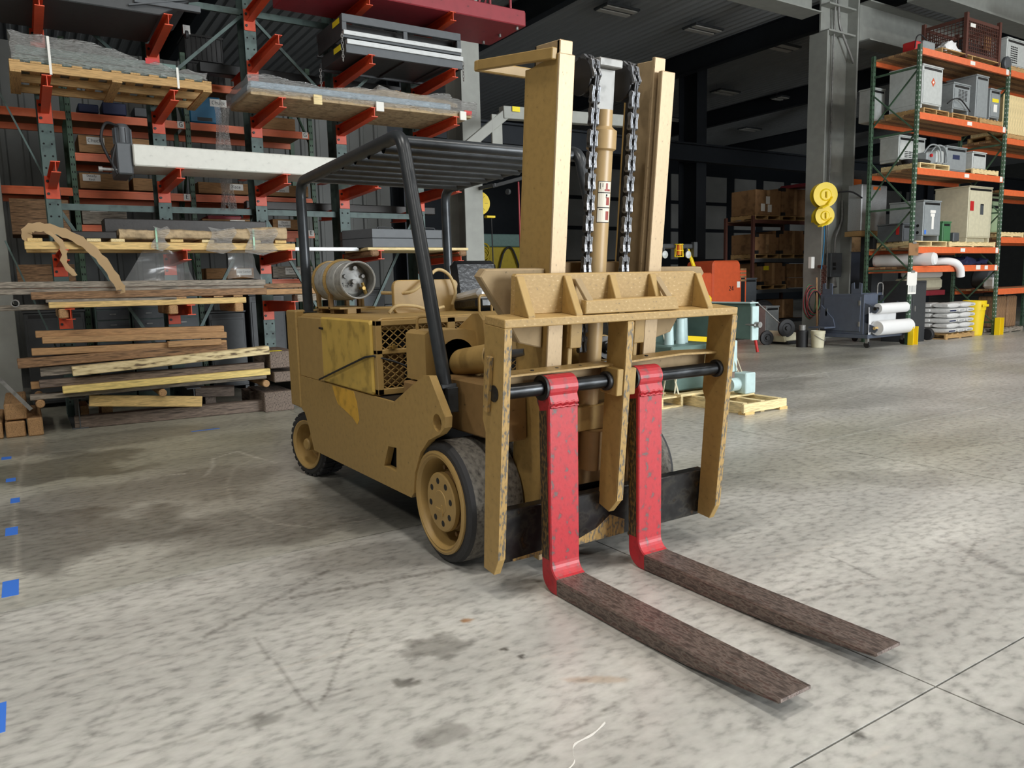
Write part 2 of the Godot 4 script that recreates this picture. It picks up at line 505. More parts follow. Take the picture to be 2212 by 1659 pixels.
	mat("white_roll", C(232, 232, 232), 0.5)
	mat("rust", C(96, 58, 48), 0.7, 0.2, spots, Vector3.ONE * 2.0)
	mat("bag_white", C(222, 222, 220), 0.55, 0.0, clean, Vector3.ONE * 3.0, noise(74, 0.02, [], 3), 0.4)
	mat("red", C(190, 40, 40), 0.5)
	mat("blue", C(36, 110, 150), 0.5)
	mat("tape_blue", C(60, 120, 220), 0.6)
	mat("rubber", C(30, 30, 32), 0.6)
	mat("tag_yellow", C(240, 220, 40), 0.6)
	mat("tag_orange", C(236, 120, 50), 0.6)
	mat("green_plastic", C(70, 120, 80), 0.5)
	mat("navy", C(36, 44, 78), 0.6)

# ---------------------------------------------------------------- the hall
func concrete() -> StandardMaterial3D:
	# stains, scuffs and worn patches of the polished slab, painted into one picture over x -6..26, z -14..4
	var W := 2048
	var H := 1152
	var mk := func(sd: int, fr: float, oct: int) -> PackedByteArray:
		var n := FastNoiseLite.new()
		n.seed = sd; n.frequency = fr; n.fractal_octaves = oct; n.noise_type = FastNoiseLite.TYPE_SIMPLEX_SMOOTH
		var stretch: int = 4 if oct == 6 else 1
		var small := n.get_image(W / stretch, H, false, false, true)
		small.resize(W, H, Image.INTERPOLATE_BILINEAR)
		return small.get_data()
	var a: PackedByteArray = mk.call(3, 0.006, 4)
	var b: PackedByteArray = mk.call(4, 0.02, 6)
	var c: PackedByteArray = mk.call(8, 0.0025, 3)
	var data := PackedByteArray()
	data.resize(W * H * 3)
	for i in W * H:
		var d := 0.70 + 0.10 * a[i] / 255.0 + 0.17 * b[i] / 255.0
		var dark := clampf((c[i] / 255.0 - 0.5) * 2.0, 0.0, 1.0) * 0.12
		var px_ := i % W
		var pz_ := i / W
		var grimy := (0.035 if pz_ < 617 else 0.0) * smoothstep(700.0, 500.0, px_) + 0.08 * smoothstep(480.0, 200.0, pz_) * smoothstep(900.0, 600.0, px_)
		var v := clampf((d - dark - grimy) * 0.93, 0.0, 1.0)
		data[i * 3] = int(v * 250); data[i * 3 + 1] = int(v * 248); data[i * 3 + 2] = int(v * (240 - 130 * (grimy + dark)))
	var im := Image.create_from_data(W, H, false, Image.FORMAT_RGB8, data)
	im.convert(Image.FORMAT_RGBA8)
	# blobs of oil and damp, broad dark patches beside and under the forklift: x, z, half length, half width, turn, darkness
	for s in [[0.0, -5.6, 0.9, 0.75, 0.1, 0.34], [0.2, -7.8, 0.75, 0.7, 0.2, 0.34], [1.3, -5.0, 1.1, 0.5, 0.2, 0.26], [0.9, -6.4, 1.2, 0.6, 0.1, 0.2], [2.5, -5.2, 1.0, 1.3, 0.0, 0.34], [1.37, -2.8, 0.17, 0.12, 0.5, 0.26], [1.1, -2.2, 0.12, 0.08, 0.2, 0.2], [0.6, -2.66, 0.07, 0.05, 0.4, 0.24], [1.13, -2.6, 0.06, 0.04, 0.6, 0.4], [1.5, -4.0, 1.0, 0.25, 0.3, 0.16], [3.2, -0.9, 0.5, 0.3, 0.2, 0.16], [5.5, -3.2, 0.5, 0.3, 0.7, 0.12], [0.4, -9.0, 2.0, 0.5, 0.0, 0.2], [-0.6, -4.7, 0.3, 0.12, 0.4, 0.3], [4.0, -4.0, 0.9, 0.5, 0.4, 0.12], [8.5, -7.5, 1.6, 0.8, 0.2, 0.16], [12.0, -9.0, 3.0, 1.2, 0.0, 0.14], [9.0, -5.5, 1.5, 0.9, 0.3, 0.1], [0.5, -1.9, 0.05, 0.04, 0.0, 0.3], [2.25, -1.4, 0.03, 0.02, 0.0, 0.5], [1.6, -2.62, 0.02, 0.02, 0.0, 0.6], [1.62, -2.52, 0.02, 0.02, 0.0, 0.6]]:
		blot(im, s[0], s[1], s[2], s[3], s[4], Color(0.13, 0.12, 0.10), s[5], 5)
	# scuffs and worn light streaks
	for k in 900:
		var x := rng.randf_range(-4, 16)
		var z := rng.randf_range(-11, 1.5)
		var t := rng.randf_range(0, PI)
		if k % 3: t = rng.randf_range(-0.25, 0.25)
		streak(im, [Vector2(x, z), Vector2(x, z) + Vector2(cos(t), sin(t)) * rng.randf_range(0.06, 0.9)], rng.randf_range(0.3, 1.2), Color(0.9, 0.85, 0.8) if k % 2 else Color(0.2, 0.19, 0.17), rng.randf_range(0.08, 0.3))
	# tyre arcs and chalk
	streak(im, [Vector2(1.75, -7.15), Vector2(1.42, -6.78), Vector2(1.24, -6.2), Vector2(1.16, -5.65), Vector2(1.21, -5.25), Vector2(1.3, -4.95), Vector2(1.5, -4.7)], 2.4, Color(0.86, 0.85, 0.8), 0.36)
	streak(im, [Vector2(1.16, -6.65), Vector2(1.3, -7.0), Vector2(1.35, -7.3), Vector2(1.62, -7.5), Vector2(1.71, -7.05), Vector2(1.8, -6.75)], 2.6, Color(0.95, 0.94, 0.9), 0.6)
	streak(im, [Vector2(0.9, -6.9), Vector2(1.05, -6.85)], 3.5, Color(0.95, 0.94, 0.9), 0.6)
	streak(im, [Vector2(-0.09, -9.2), Vector2(-0.15, -7.7), Vector2(-0.18, -6.4), Vector2(-0.165, -5.3), Vector2(-0.14, -4.4)], 2.0, Color(0.88, 0.86, 0.8), 0.4)
	streak(im, [Vector2(10.2, -7.0), Vector2(10.9, -7.6), Vector2(11.4, -7.4), Vector2(11.0, -6.6), Vector2(9.6, -5.9), Vector2(8.2, -5.6)], 2.2, Color(0.9, 0.89, 0.86), 0.5)
	streak(im, [Vector2(6.04, -4.36), Vector2(10.2, -4.3), Vector2(14.0, -4.3)], 1.2, Color(0.92, 0.91, 0.88), 0.7)
	streak(im, [Vector2(4.4, -2.2), Vector2(4.1, -1.6)], 6.0, Color(0.2, 0.19, 0.18), 0.3)
	streak(im, [Vector2(1.0, -3.7), Vector2(1.9, -3.55)], 2.5, Color(0.2, 0.19, 0.17), 0.4)
	streak(im, [Vector2(0.55, -3.5), Vector2(1.3, -3.95)], 2.5, Color(0.2, 0.19, 0.17), 0.3)
	blot(im, 1.6, -2.95, 0.03, 0.03, 0.0, Color(0.62, 0.42, 0.26), 0.7, 3)
	blot(im, 1.75, -2.2, 0.16, 0.03, 0.6, Color(0.66, 0.5, 0.36), 0.3, 3)
	var m := StandardMaterial3D.new()
	m.resource_name = "polished_concrete"
	m.albedo_texture = ImageTexture.create_from_image(im)
	m.albedo_color = g(1.0)
	m.roughness = 0.36
	m.metallic_specular = 0.5
	m.detail_enabled = true
	m.detail_blend_mode = BaseMaterial3D.BLEND_MODE_MUL
	m.detail_uv_layer = BaseMaterial3D.DETAIL_UV_2
	m.detail_albedo = noise(81, 0.028, [[0.0, g(0.7)], [0.3, g(0.86)], [0.45, g(0.925)], [0.6, g(0.95)], [0.72, g(0.97)], [1.0, g(1.0)]], 8, 1024)
	m.roughness_texture = noise(82, 0.02, [[0.0, g(0.7)], [1.0, g(1.25)]], 5)
	MT.concrete = m
	return m

func px(x: float, z: float) -> Vector2: return Vector2((x + 6.0) * 64.0, (z + 14.0) * 64.0)

func blot(im: Image, x: float, z: float, hl: float, hw: float, turn: float, c: Color, k: float, ragged: int) -> void:
	var p := px(x, z)
	var r := int(maxf(hl, hw) * 64.0 * 1.5) + 1
	var n := FastNoiseLite.new()
	n.seed = int(p.x + p.y); n.frequency = 0.35 / maxf(r, 3.0) * ragged; n.fractal_octaves = 3
	for j in range(-r, r + 1):
		for i in range(-r, r + 1):
			var X := int(p.x) + i
			var Y := int(p.y) + j
			if X < 0 or Y < 0 or X >= 2048 or Y >= 1152: continue
			var q := Vector2(i, j).rotated(-turn) / 64.0
			var d: float = sqrt(pow(q.x / hl, 2) + pow(q.y / hw, 2)) + n.get_noise_2d(i, j) * 0.55
			if d < 1.0: im.set_pixel(X, Y, im.get_pixel(X, Y).lerp(c, k * smoothstep(0.0, 0.35, 1.0 - d)))

func streak(im: Image, pts: Array, w: float, c: Color, k: float) -> void:
	for i in pts.size() - 1:
		var a := px(pts[i].x, pts[i].y)
		var b := px(pts[i + 1].x, pts[i + 1].y)
		var n: int = int(a.distance_to(b)) + 1
		for t in n:
			var p := a.lerp(b, float(t) / n)
			var kk := k * (0.35 + 0.65 * rng.randf())
			for dy in range(-int(ceil(w / 2)), int(ceil(w / 2)) + 1):
				var X := int(p.x)
				var Y := int(p.y) + dy
				if absf(a.y - b.y) > absf(a.x - b.x): X = int(p.x) + dy; Y = int(p.y)
				if X < 0 or Y < 0 or X >= 2048 or Y >= 1152 or absf(dy) > w / 2 + 0.3: continue
				im.set_pixel(X, Y, im.get_pixel(X, Y).lerp(c, kk * (1.0 - absf(dy) / (w / 2 + 1.0))))

func slab_mesh(x0: float, x1: float, z0: float, z1: float, y1: float) -> ArrayMesh:
	var st := S()
	var b := 0.0005
	var top := [Vector3(x0 + b, y1, z0 + b), Vector3(x1 - b, y1, z0 + b), Vector3(x1 - b, y1, z1 - b), Vector3(x0 + b, y1, z1 - b)]
	var low := [Vector3(x0, y1 - b, z0), Vector3(x1, y1 - b, z0), Vector3(x1, y1 - b, z1), Vector3(x0, y1 - b, z1)]
	var base := [Vector3(x0, y1 - 0.06, z0), Vector3(x1, y1 - 0.06, z0), Vector3(x1, y1 - 0.06, z1), Vector3(x0, y1 - 0.06, z1)]
	var put := func(q: Array, n: Vector3) -> void:
		for k in [0, 1, 2, 0, 2, 3]:
			st.set_normal(n)
			st.set_uv(px(q[k].x, q[k].z) / Vector2(2048, 1152))
			st.set_uv2(Vector2(q[k].x * 0.3, q[k].z * 0.55))
			st.add_vertex(q[k])
	put.call(top, Vector3.UP)
	for i in 4:
		var j := (i + 1) % 4
		var o := Vector3([0, 1, 0, -1][i], 0, [-1, 0, 1, 0][i])
		put.call([top[j], top[i], low[i], low[j]], (o + Vector3.UP).normalized())
		put.call([low[j], low[i], base[i], base[j]], o)
	st.set_material(MT.concrete)
	return st.commit()

func setting() -> void:
	concrete()
	var st := S()
	B(st, -10, 62, -0.4, -0.03, -33, 12.4)
	var fl := structure("floor", st, MT.joint)
	tag(fl, "polished gray concrete floor cut into square slabs by dark joints")
	var xs := [-3.77, -0.5, 2.77, 6.04, 9.31, 12.58, 15.85]
	var zs := [-13.6, -10.52, -7.47, -4.37, -1.415, 1.6, 4.65]
	for i in 6:
		for j in 6:
			var o := MeshInstance3D.new()
			o.name = "slab"
			o.mesh = slab_mesh(xs[i] + 0.004, xs[i + 1] - 0.004, zs[j] + 0.004, zs[j + 1] - 0.004, 0.0)
			fl.add_child(o, true)
	for r in [[-10.0, -3.773, -33.0, 12.4], [15.853, 62.0, -33.0, 12.4], [-3.77, 15.85, -33.0, -13.603], [-3.77, 15.85, 4.653, 12.4]]:
		var o := MeshInstance3D.new()
		o.name = "slab"
		o.mesh = slab_mesh(r[0], r[1], r[2], r[3], 0.0)
		fl.add_child(o, true)
	# roof deck: ribs run along z
	st = S()
	B(st, -10, 62, 9.35, 9.6, -33, 12.4)
	var ce := structure("ceiling", st, MT.ceiling)
	tag(ce, "dark corrugated steel roof deck with ribs running away from the racks")
	st = S()
	for i in 240:
		var x := -9.9 + i * 0.3
		var p := poly([x, 9.36, x + 0.05, 9.29, x + 0.13, 9.29, x + 0.18, 9.36])
		prism(st, p, "z", -33, 12.2)
	tag(obj("deck_ribs", st, MT.ceiling, ce), "", "", "", "stuff")
	# walls with thickness; an unseen dock door stands open behind the camera
	st = S(); B(st, -10.4, -10, 0, 9.6, -33, 12.4); structure("wall_left", st, MT.siding)
	st = S(); B(st, 62, 62.4, 0, 9.6, -33, 12.4); structure("wall_right", st, MT.siding)
	st = S(); B(st, -10, 62, 0, 9.6, -33.4, -33); structure("wall_far", st, MT.navy_steel)
	st = S()
	B(st, -10, 6.9, 0, 9.6, 12, 12.4); B(st, 16.1, 62, 0, 9.6, 12, 12.4); B(st, 6.9, 16.1, 7.0, 9.6, 12, 12.4)
	structure("wall_front", st, MT.siding)
	# ribbed partition behind the cantilever rack
	st = S()
	B(st, -10, 6.7, 0, 5.6, -15.2, -15.06)
	for i in 54:
		var x := -9.9 + i * 0.307
		prism(st, poly([x, -15.07, x + 0.03, -15.03, x + 0.09, -15.03, x + 0.12, -15.07]), "y", 0, 5.6)
	structure("wall_back", st, MT.siding)
	# light panels of the far wall between dark posts and girts
	for k in 14:
		var x := 24.0 + k * 2.7
		for r in [[0.6, 2.4], [2.7, 4.3], [4.5, 5.9], [6.1, 7.6]]:
			st = S(); B(st, x + 0.25, x + 2.2, r[0], r[1], -32.98, -32.9, 0.01)
			obj("wall_panel", st, MT.wall_panel, get_node("wall_far"))
	# rafters along z
	st = S()
	for x in [-4.0, 4.6, 12.4, 20.2, 28.0, 36.0, 44.0]:
		ibeam(st, Vector3(x, 8.95, -33), Vector3(x, 8.95, 12), 0.25, 0.7, 0.03)
	structure("trim_1", st, MT.navy_steel)
	tag(get_node("trim_1"), "dark steel rafters under the roof deck")
	# columns on the line of the racks
	column("column", -0.5, -0.09, -12.5, "gray steel column at the left edge of the picture beside the timber pile", 0.3)
	column("column", 6.77, 7.145, -12.3, "gray steel column standing just right of the cantilever rack", 0.3)
	# the tall tapered column with its flanges
	var col := thing("column", "tall gray steel column carrying the yellow hose reels", "column", Vector3(17.2, 0, -12.0))
	st = S(); B(st, 16.65, 17.7, 0, 8.9, -12.02, -11.98); obj("web", st, MT.column_gray, col)
	st = S(); B(st, 16.6, 16.65, 0, 7.3, -12.25, -11.75, 0.005); obj("flange", st, MT.column_gray, col)
	st = S(); B(st, 17.7, 17.76, 0, 8.9, -12.25, -11.7, 0.005); obj("flange", st, MT.column_gray, col)
	st = S(); B(st, 16.3, 18.1, 0, 0.03, -12.35, -11.65, 0.004); obj("base_plate", st, MT.column_gray, col)
	for y in [7.3, 7.9]:
		st = S(); B(st, 16.65, 17.7, y, y + 0.04, -11.98, -11.75); obj("stiffener", st, MT.column_gray, col)
	st = S(); tube(st, bend([Vector3(17.05, 0.9, -11.9), Vector3(17.05, 7.0, -11.9), Vector3(16.95, 8.4, -11.8)], 0.2), 0.022); obj("conduit", st, MT.bright_steel, col)
	st = S(); tube(st, bend([Vector3(17.8, 6.6, -11.8), Vector3(17.1, 7.5, -11.8), Vector3(17.0, 8.6, -11.8)], 0.5), 0.03); obj("conduit", st, MT.bright_steel, col)
	# beams between the columns
	for b in [[7.3, 16.3, 7.62, "gray steel beam running from the top of the tall column out of the picture"], [18.2, 40.0, 7.3, "gray steel beam over the pallet rack, running right from the tall column"]]:
		var o := thing("roof_beam", b[3], "beam", Vector3(b[0], b[2], -12))
		st = S(); B(st, b[0], b[1], b[2], b[2] + 0.03, -12.25, -11.7); obj("flange", st, MT.column_gray, o)
		st = S(); B(st, b[0], b[1], b[2] + 0.03, b[2] + 0.9, -12.015, -11.985); obj("web", st, MT.column_gray, o)
		st = S(); B(st, b[0], b[1], b[2] + 0.9, b[2] + 0.93, -12.25, -11.7); obj("flange", st, MT.column_gray, o)
	var o2 := thing("crane_girder", "deep pale gray girder high above the pallet rack", "beam", Vector3(24, 8.0, -10.6))
	st = S(); B(st, 18.4, 46, 8.0, 8.75, -10.75, -10.45, 0.01); obj("web", st, MT.column_gray, o2)
	st = S(); B(st, 18.4, 46, 7.95, 8.0, -10.9, -10.3); obj("flange", st, MT.column_gray, o2)
	var hp := thing("orange_pipe", "orange pipe run in the upper right corner under the roof", "pipe", Vector3(24, 8.0, -9.0))
	st = S(); B(st, 20.8, 34, 7.78, 7.95, -9.3, -9.1, 0.02); obj("casing", st, MT.lift_orange, hp)
	# dark crane runway and its columns in the unlit bay
	o2 = thing("crane_runway", "dark crane runway beam across the unlit bay behind the mast", "beam", Vector3(23, 5.75, -20))
	st = S(); ibeam(st, Vector3(8, 6.0, -20), Vector3(46, 6.0, -20), 0.35, 0.6, 0.03); obj("girder", st, MT.navy_steel, o2)
	st = S(); B(st, 8, 46, 6.3, 6.36, -20.04, -19.96); obj("rail", st, MT.navy_steel, o2)
	var k := 0
	for x in [9.6, 21.2, 29.5, 36.5]:
		var c := thing("dark_column", ["dark navy column of the unlit bay seen between the guard and the mast", "wide dark navy column just right of the mast top", "dark navy column behind the stacked cartons", "dark navy column deep in the unlit bay, right of the cartons"][k], "column", Vector3(x, 0, -20.5))
		st = S(); ibeam(st, Vector3(x, 0, -20.5), Vector3(x, 9.3, -20.5), 0.5, 0.9, 0.03); obj("shaft", st, MT.navy_steel, c)
		st = S(); B(st, x - 0.35, x + 0.35, 0, 0.03, -21.1, -19.95); obj("base_plate", st, MT.navy_steel, c)
		k += 1
	# switched-off fixtures of the unlit bay and unseen burning ones placed to light the front bay
	k = 0
	for p in [[14.7, -17.1], [18.1, -17.1], [21.8, -17.1], [24.8, -22.2], [28.0, -21.8], [26.6, -27.0], [32.0, -27.0]]:
		fixture(Vector3(p[0], 9.0, p[1]), false, ["first", "second", "third", "fourth", "fifth", "sixth", "seventh"][k], k)
		k += 1
	k = 0
	for p in [[0.5, -2.0], [6.5, 0.5], [12.5, -2.5], [0.5, 5.0], [18.5, -3.5], [24.5, -4.0], [12.5, 3.5], [-5.5, -4.5], [-5.5, 2.0]]:  # all out of view; the last two light the left side of the forklift
		fixture(Vector3(p[0], 8.9, p[1]), true, ["over the open floor left of the forklift", "over the fork tips", "over the aisle before the right rack", "behind the camera on the left", "close before the right rack posts", "before the right bay of the rack", "behind the camera by the unseen dock door", "near the left wall over the blue tape, lighting the left of the forklift", "near the left wall behind the camera, lighting the left of the forklift"][k], k)
		k += 1

func column(called: String, x0: float, x1: float, z: float, label: String, d: float) -> void:
	var o := thing(called, label, "column", Vector3((x0 + x1) / 2, 0, z))
	var st := S(); B(st, x0, x1, 0, 8.9, z + d - 0.04, z + d, 0.004); obj("flange", st, MT.column_gray, o)
	st = S(); B(st, (x0 + x1) / 2 - 0.01, (x0 + x1) / 2 + 0.01, 0, 8.9, z - d + 0.04, z + d - 0.04); obj("web", st, MT.column_gray, o)
	st = S(); B(st, x0, x1, 0, 8.9, z - d, z - d + 0.04, 0.004); obj("flange", st, MT.column_gray, o)
	st = S(); B(st, x0 - 0.06, x1 + 0.06, 0, 0.025, z - d - 0.06, z + d + 0.06, 0.004); obj("base_plate", st, MT.column_gray, o)

func fixture(p: Vector3, lit: bool, word: String, k: int) -> void:
	var o := thing("ceiling_light", ("unlit high-bay light fixture, %s of those under the dark roof counted from the left" % word) if not lit else "unseen burning high-bay light fixture " + word, "light fixture", p, "unlit high-bay fixtures" if not lit else "unseen burning high-bay fixtures")
	var st := S(); B(st, p.x - 0.6, p.x + 0.6, p.y, p.y + 0.06, p.z - 0.3, p.z + 0.3, 0.01); obj("housing", st, MT.machine_dark, o)
	for s in [-0.15, 0.15]:
		st = S(); B(st, p.x - 0.55, p.x + 0.55, p.y - 0.03, p.y, p.z + s - 0.09, p.z + s + 0.09, 0.005)
		var m: StandardMaterial3D = MT.paper
		if lit:
			if not MT.has("lamp_glow"):
				m = mat("lamp_glow", g(0.9), 0.5)
				m.emission_enabled = true; m.emission = Color(1.0, 0.97, 0.92); m.emission_energy_multiplier = 3.0
			m = MT.lamp_glow
		obj("lens", st, m, o)
	st = S(); tube(st, [p + Vector3(-0.5, 0.06, 0), p + Vector3(-0.5, 0.3, 0)], 0.006, 5); tube(st, [p + Vector3(0.5, 0.06, 0), p + Vector3(0.5, 0.3, 0)], 0.006, 5)
	obj("hanger", st, MT.bright_steel, o)
	if lit: area("unseen_ceiling_light_source", p + Vector3(0, -0.06, 0), p + Vector3(0, -5, 0), Vector2(1.1, 0.5), Color(1.0, 0.975, 0.94), LAMP)  # lamp out of view, placed for its light on the front bay

# ---------------------------------------------------------------- the forklift
func forklift() -> void:
	var T := thing("forklift", "old tan forklift with red forks, tall mast and dark tubular overhead guard", "forklift", Vector3(2.6, 0, -4.9))
	var st: SurfaceTool
	var cx := 2.6
	# side plates with the stepped hood line, wheel arch, square window and round eye
	var side := poly([-6.068, 0.575, -6.0, 0.555, -5.93, 0.48, -5.86, 0.36, -5.81, 0.275, -4.02, 0.3, -3.985, 0.335, -3.955, 0.46, -3.87, 0.6, -3.76, 0.69, -3.62, 0.745, -3.56, 0.79, -3.55, 0.85, -3.72, 1.055, -3.80, 1.05, -4.22, 0.85, -6.068, 0.85])
	for s in [-1.0, 1.0]:
		var a: float = cx + s * 0.76
		var b: float = cx + s * 0.715
		st = S()
		prism(st, side, "x", a, b, 0.0, [poly([-4.41, 0.42, -4.22, 0.415, -4.205, 0.57, -4.33, 0.56]), circle(Vector2(-3.645, 0.805), 0.05, 16)])
		obj("side_plate", st, MT.tan, T)
	st = S()
	prism(st, poly([-5.3, 0.845, -4.88, 0.847, -4.83, 0.78, -4.8, 0.66, -4.84, 0.62, -4.92, 0.66, -5.1, 0.7, -5.2, 0.72, -5.26, 0.78]), "x", 1.8397, 1.8385); obj("touch_up_patch", st, MT.yellow_patch, T)
	# frame between the plates
	st = S(); B(st, 1.9, 3.3, 0.32, 0.84, -6.0, -4.1, 0.01); obj("frame", st, MT.black, T)
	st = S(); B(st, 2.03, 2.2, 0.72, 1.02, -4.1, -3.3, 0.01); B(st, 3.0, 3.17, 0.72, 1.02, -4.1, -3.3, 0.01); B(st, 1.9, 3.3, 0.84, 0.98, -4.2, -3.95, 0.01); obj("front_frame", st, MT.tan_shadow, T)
	st = S(); B(st, 1.86, 3.34, 0.83, 0.853, -4.54, -4.0, 0.004); obj("step", st, MT.dark_steel, T)
	# rear counterweight slab
	st = S(); prism(st, round_rect(1.833, 0.58, 3.367, 1.372, 0.015, 3), "z", -6.325, -6.07, 0.012); obj("counterweight", st, MT.tan, T)
	# hood
	st = S(); prism(st, poly([1.86, 1.3, 1.88, 1.335, 1.91, 1.35, 3.29, 1.35, 3.32, 1.335, 3.34, 1.3, 3.34, 1.27, 1.86, 1.27]), "z", -6.06, -4.5, 0.008); obj("hood_top", st, MT.tan, T)
	st = S(); B(st, 1.842, 1.87, 0.85, 1.325, -6.05, -5.485, 0.006); obj("side_panel", st, MT.tan_clean, T)
	st = S(); prism(st, poly([-5.475, 0.856, -4.555, 0.856, -4.525, 0.875, -4.525, 1.31, -4.545, 1.335, -5.475, 1.335]), "x", 1.836, 1.872, 0.012); var door := obj("side_door", st, MT.yellow_door, T); tag(door, "brighter yellow engine door")
	st = S(); B(st, 1.828, 1.836, 1.245, 1.26, -5.5, -5.42, 0.002); obj("latch", st, MT.black, door)
	st = S(); B(st, 3.33, 3.36, 0.85, 1.325, -6.05, -4.53, 0.006); obj("side_panel", st, MT.tan_clean, T)
	st = S(); tube(st, [Vector3(1.822, 0.868, -5.53), Vector3(1.822, 1.0, -5.0), Vector3(1.825, 1.1, -4.6), Vector3(1.84, 1.113, -4.5), Vector3(1.95, 1.075, -4.43), Vector3(2.126, 1.0, -4.43)], 0.007, 6); obj("strap", st, MT.rubber, T)
	# front of the engine bay: frame and two expanded metal grilles
	st = S()
	for r in [[1.85, 3.34, 1.30, 1.335], [1.85, 3.34, 1.12, 1.15], [1.85, 3.34, 0.86, 0.9], [1.85, 1.892, 0.86, 1.335], [2.36, 2.42, 0.86, 1.335], [3.28, 3.34, 0.86, 1.335]]:
		B(st, r[0], r[1], r[2], r[3], -4.52, -4.47, 0.004)
	obj("grille_frame", st, MT.tan_clean, T)
	for r in [[1.892, 2.36, 1.15, 1.3], [1.892, 2.36, 0.9, 1.12], [2.42, 3.28, 0.9, 1.3]]:
		st = S()
		mesh_panel(st, r[0], r[1], r[2], r[3], -4.49)
		tag(obj("expanded_metal", st, MT.tan_clean, T), "", "", "", "stuff")
	st = S(); B(st, 1.89, 3.28, 0.88, 1.28, -6.0, -4.9); obj("engine", st, MT.black, T)
	st = S(); B(st, 1.93, 2.08, 0.9, 1.12, -4.7, -4.56, 0.01); B(st, 1.97, 2.03, 1.06, 1.14, -4.6, -4.53, 0.008); obj("battery_box", st, MT.tan_shadow, T)
	st = S(); B(st, 1.93, 1.99, 1.155, 1.172, -4.47, -4.455, 0.003); B(st, 1.95, 1.97, 1.15, 1.185, -4.46, -4.445, 0.003); obj("latch", st, MT.brass, T)
	# cowl around the left tilt cylinder, and its twin
	for s in [-1.0, 1.0]:
		var X := func(v: float) -> float: return v if s < 0 else 2 * cx - v
		var arch := poly([1.94, 0.99, 1.94, 1.265, 1.97, 1.285, 2.2, 1.285, 2.27, 1.27, 2.31, 1.23, 2.33, 1.02, 2.29, 0.99])
		var hole := PackedVector2Array([Vector2(2.03, 0.995), Vector2(2.03, 1.1)])
		hole.append_array(circle(Vector2(2.15, 1.11), 0.12, 12, PI, 0.0))
		hole.append(Vector2(2.27, 0.995))
		if s > 0:
			var m := PackedVector2Array()
			for q in arch: m.append(Vector2(2 * cx - q.x, q.y))
			m.reverse(); arch = m
			m = PackedVector2Array()
			for q in hole: m.append(Vector2(2 * cx - q.x, q.y))
			m.reverse(); hole = m
		st = S()
		for rest in Geometry2D.clip_polygons(arch, hole): prism(st, rest, "z", -4.22, -3.96)
		obj("cowl", st, MT.tan_clean, T)
		st = S(); tube(st, bend([Vector3(X.call(1.99), 1.28, -4.16), Vector3(X.call(1.99), 1.36, -4.16), Vector3(X.call(2.1), 1.36, -4.12), Vector3(X.call(2.1), 1.28, -4.12)], 0.025), 0.009, 8); obj("grab_handle", st, MT.tan_clean, T)
		var a := Vector3(X.call(2.15), 1.03, -4.3)
		var c := Vector3(X.call(2.2), 1.14, -3.62)
		st = S(); cyl(st, a, c, 0.082, 0.082, 24, 0.006); var tc := obj("tilt_cylinder", st, MT.tan, T)
		st = S(); cyl(st, c, c + (c - a).normalized() * 0.02, 0.074, 0.07, 24); cyl(st, c, c + (c - a).normalized() * 0.05, 0.04, 0.04, 8); obj("gland", st, MT.oily, tc)
		st = S(); cyl(st, c, c + (c - a).normalized() * 0.3, 0.025); obj("rod", st, MT.chain, tc)
		# sloping fender plate beside the seat
		st = S(); prism(st, poly([-4.35, 1.20, -4.0, 1.38, -3.92, 1.385, -3.86, 1.34, -3.84, 1.15, -4.3, 1.15]), "x", X.call(2.28), X.call(2.5), 0.01); obj("fender", st, MT.tan_clean, T)
	# wheels
	for s in [-1.0, 1.0]:
		front_wheel(T, cx + s * 0.735, s)
		rear_wheel(T, cx + s * 0.725, s)
	st = S(); cyl(st, Vector3(1.95, 0.345, -3.7), Vector3(3.25, 0.345, -3.7), 0.09); obj("front_axle", st, MT.black, T)
	st = S(); B(st, 2.0, 3.2, 0.2, 0.32, -6.33, -6.15, 0.01); obj("steer_axle", st, MT.black, T)
	guard(T)
	driver_station(T)
	mast(T)
	carriage(T)
	fork(T, 2.102, 2.282, "left")
	fork(T, 2.682, 2.852, "right")
	propane()

func mesh_panel(st: SurfaceTool, x0: float, x1: float, y0: float, y1: float, z: float) -> void:
	var w := 0.062
	var h := 0.044
	var nx := int(round((x1 - x0) / w))
	var ny := int(round((y1 - y0) / h))
	w = (x1 - x0) / nx; h = (y1 - y0) / ny
	for i in nx:
		for j in ny:
			var a := Vector3(x0 + i * w, y0 + j * h, z)
			for q in [[Vector3(0, h / 2, 0), Vector3(w / 2, h, 0)], [Vector3(w / 2, h, 0), Vector3(w, h / 2, 0)], [Vector3(w, h / 2, 0), Vector3(w / 2, 0, 0)], [Vector3(w / 2, 0, 0), Vector3(0, h / 2, 0)]]:
				bar(st, a + q[0], a + q[1], 0.0055, 0.006, 0.0, Vector3.BACK)

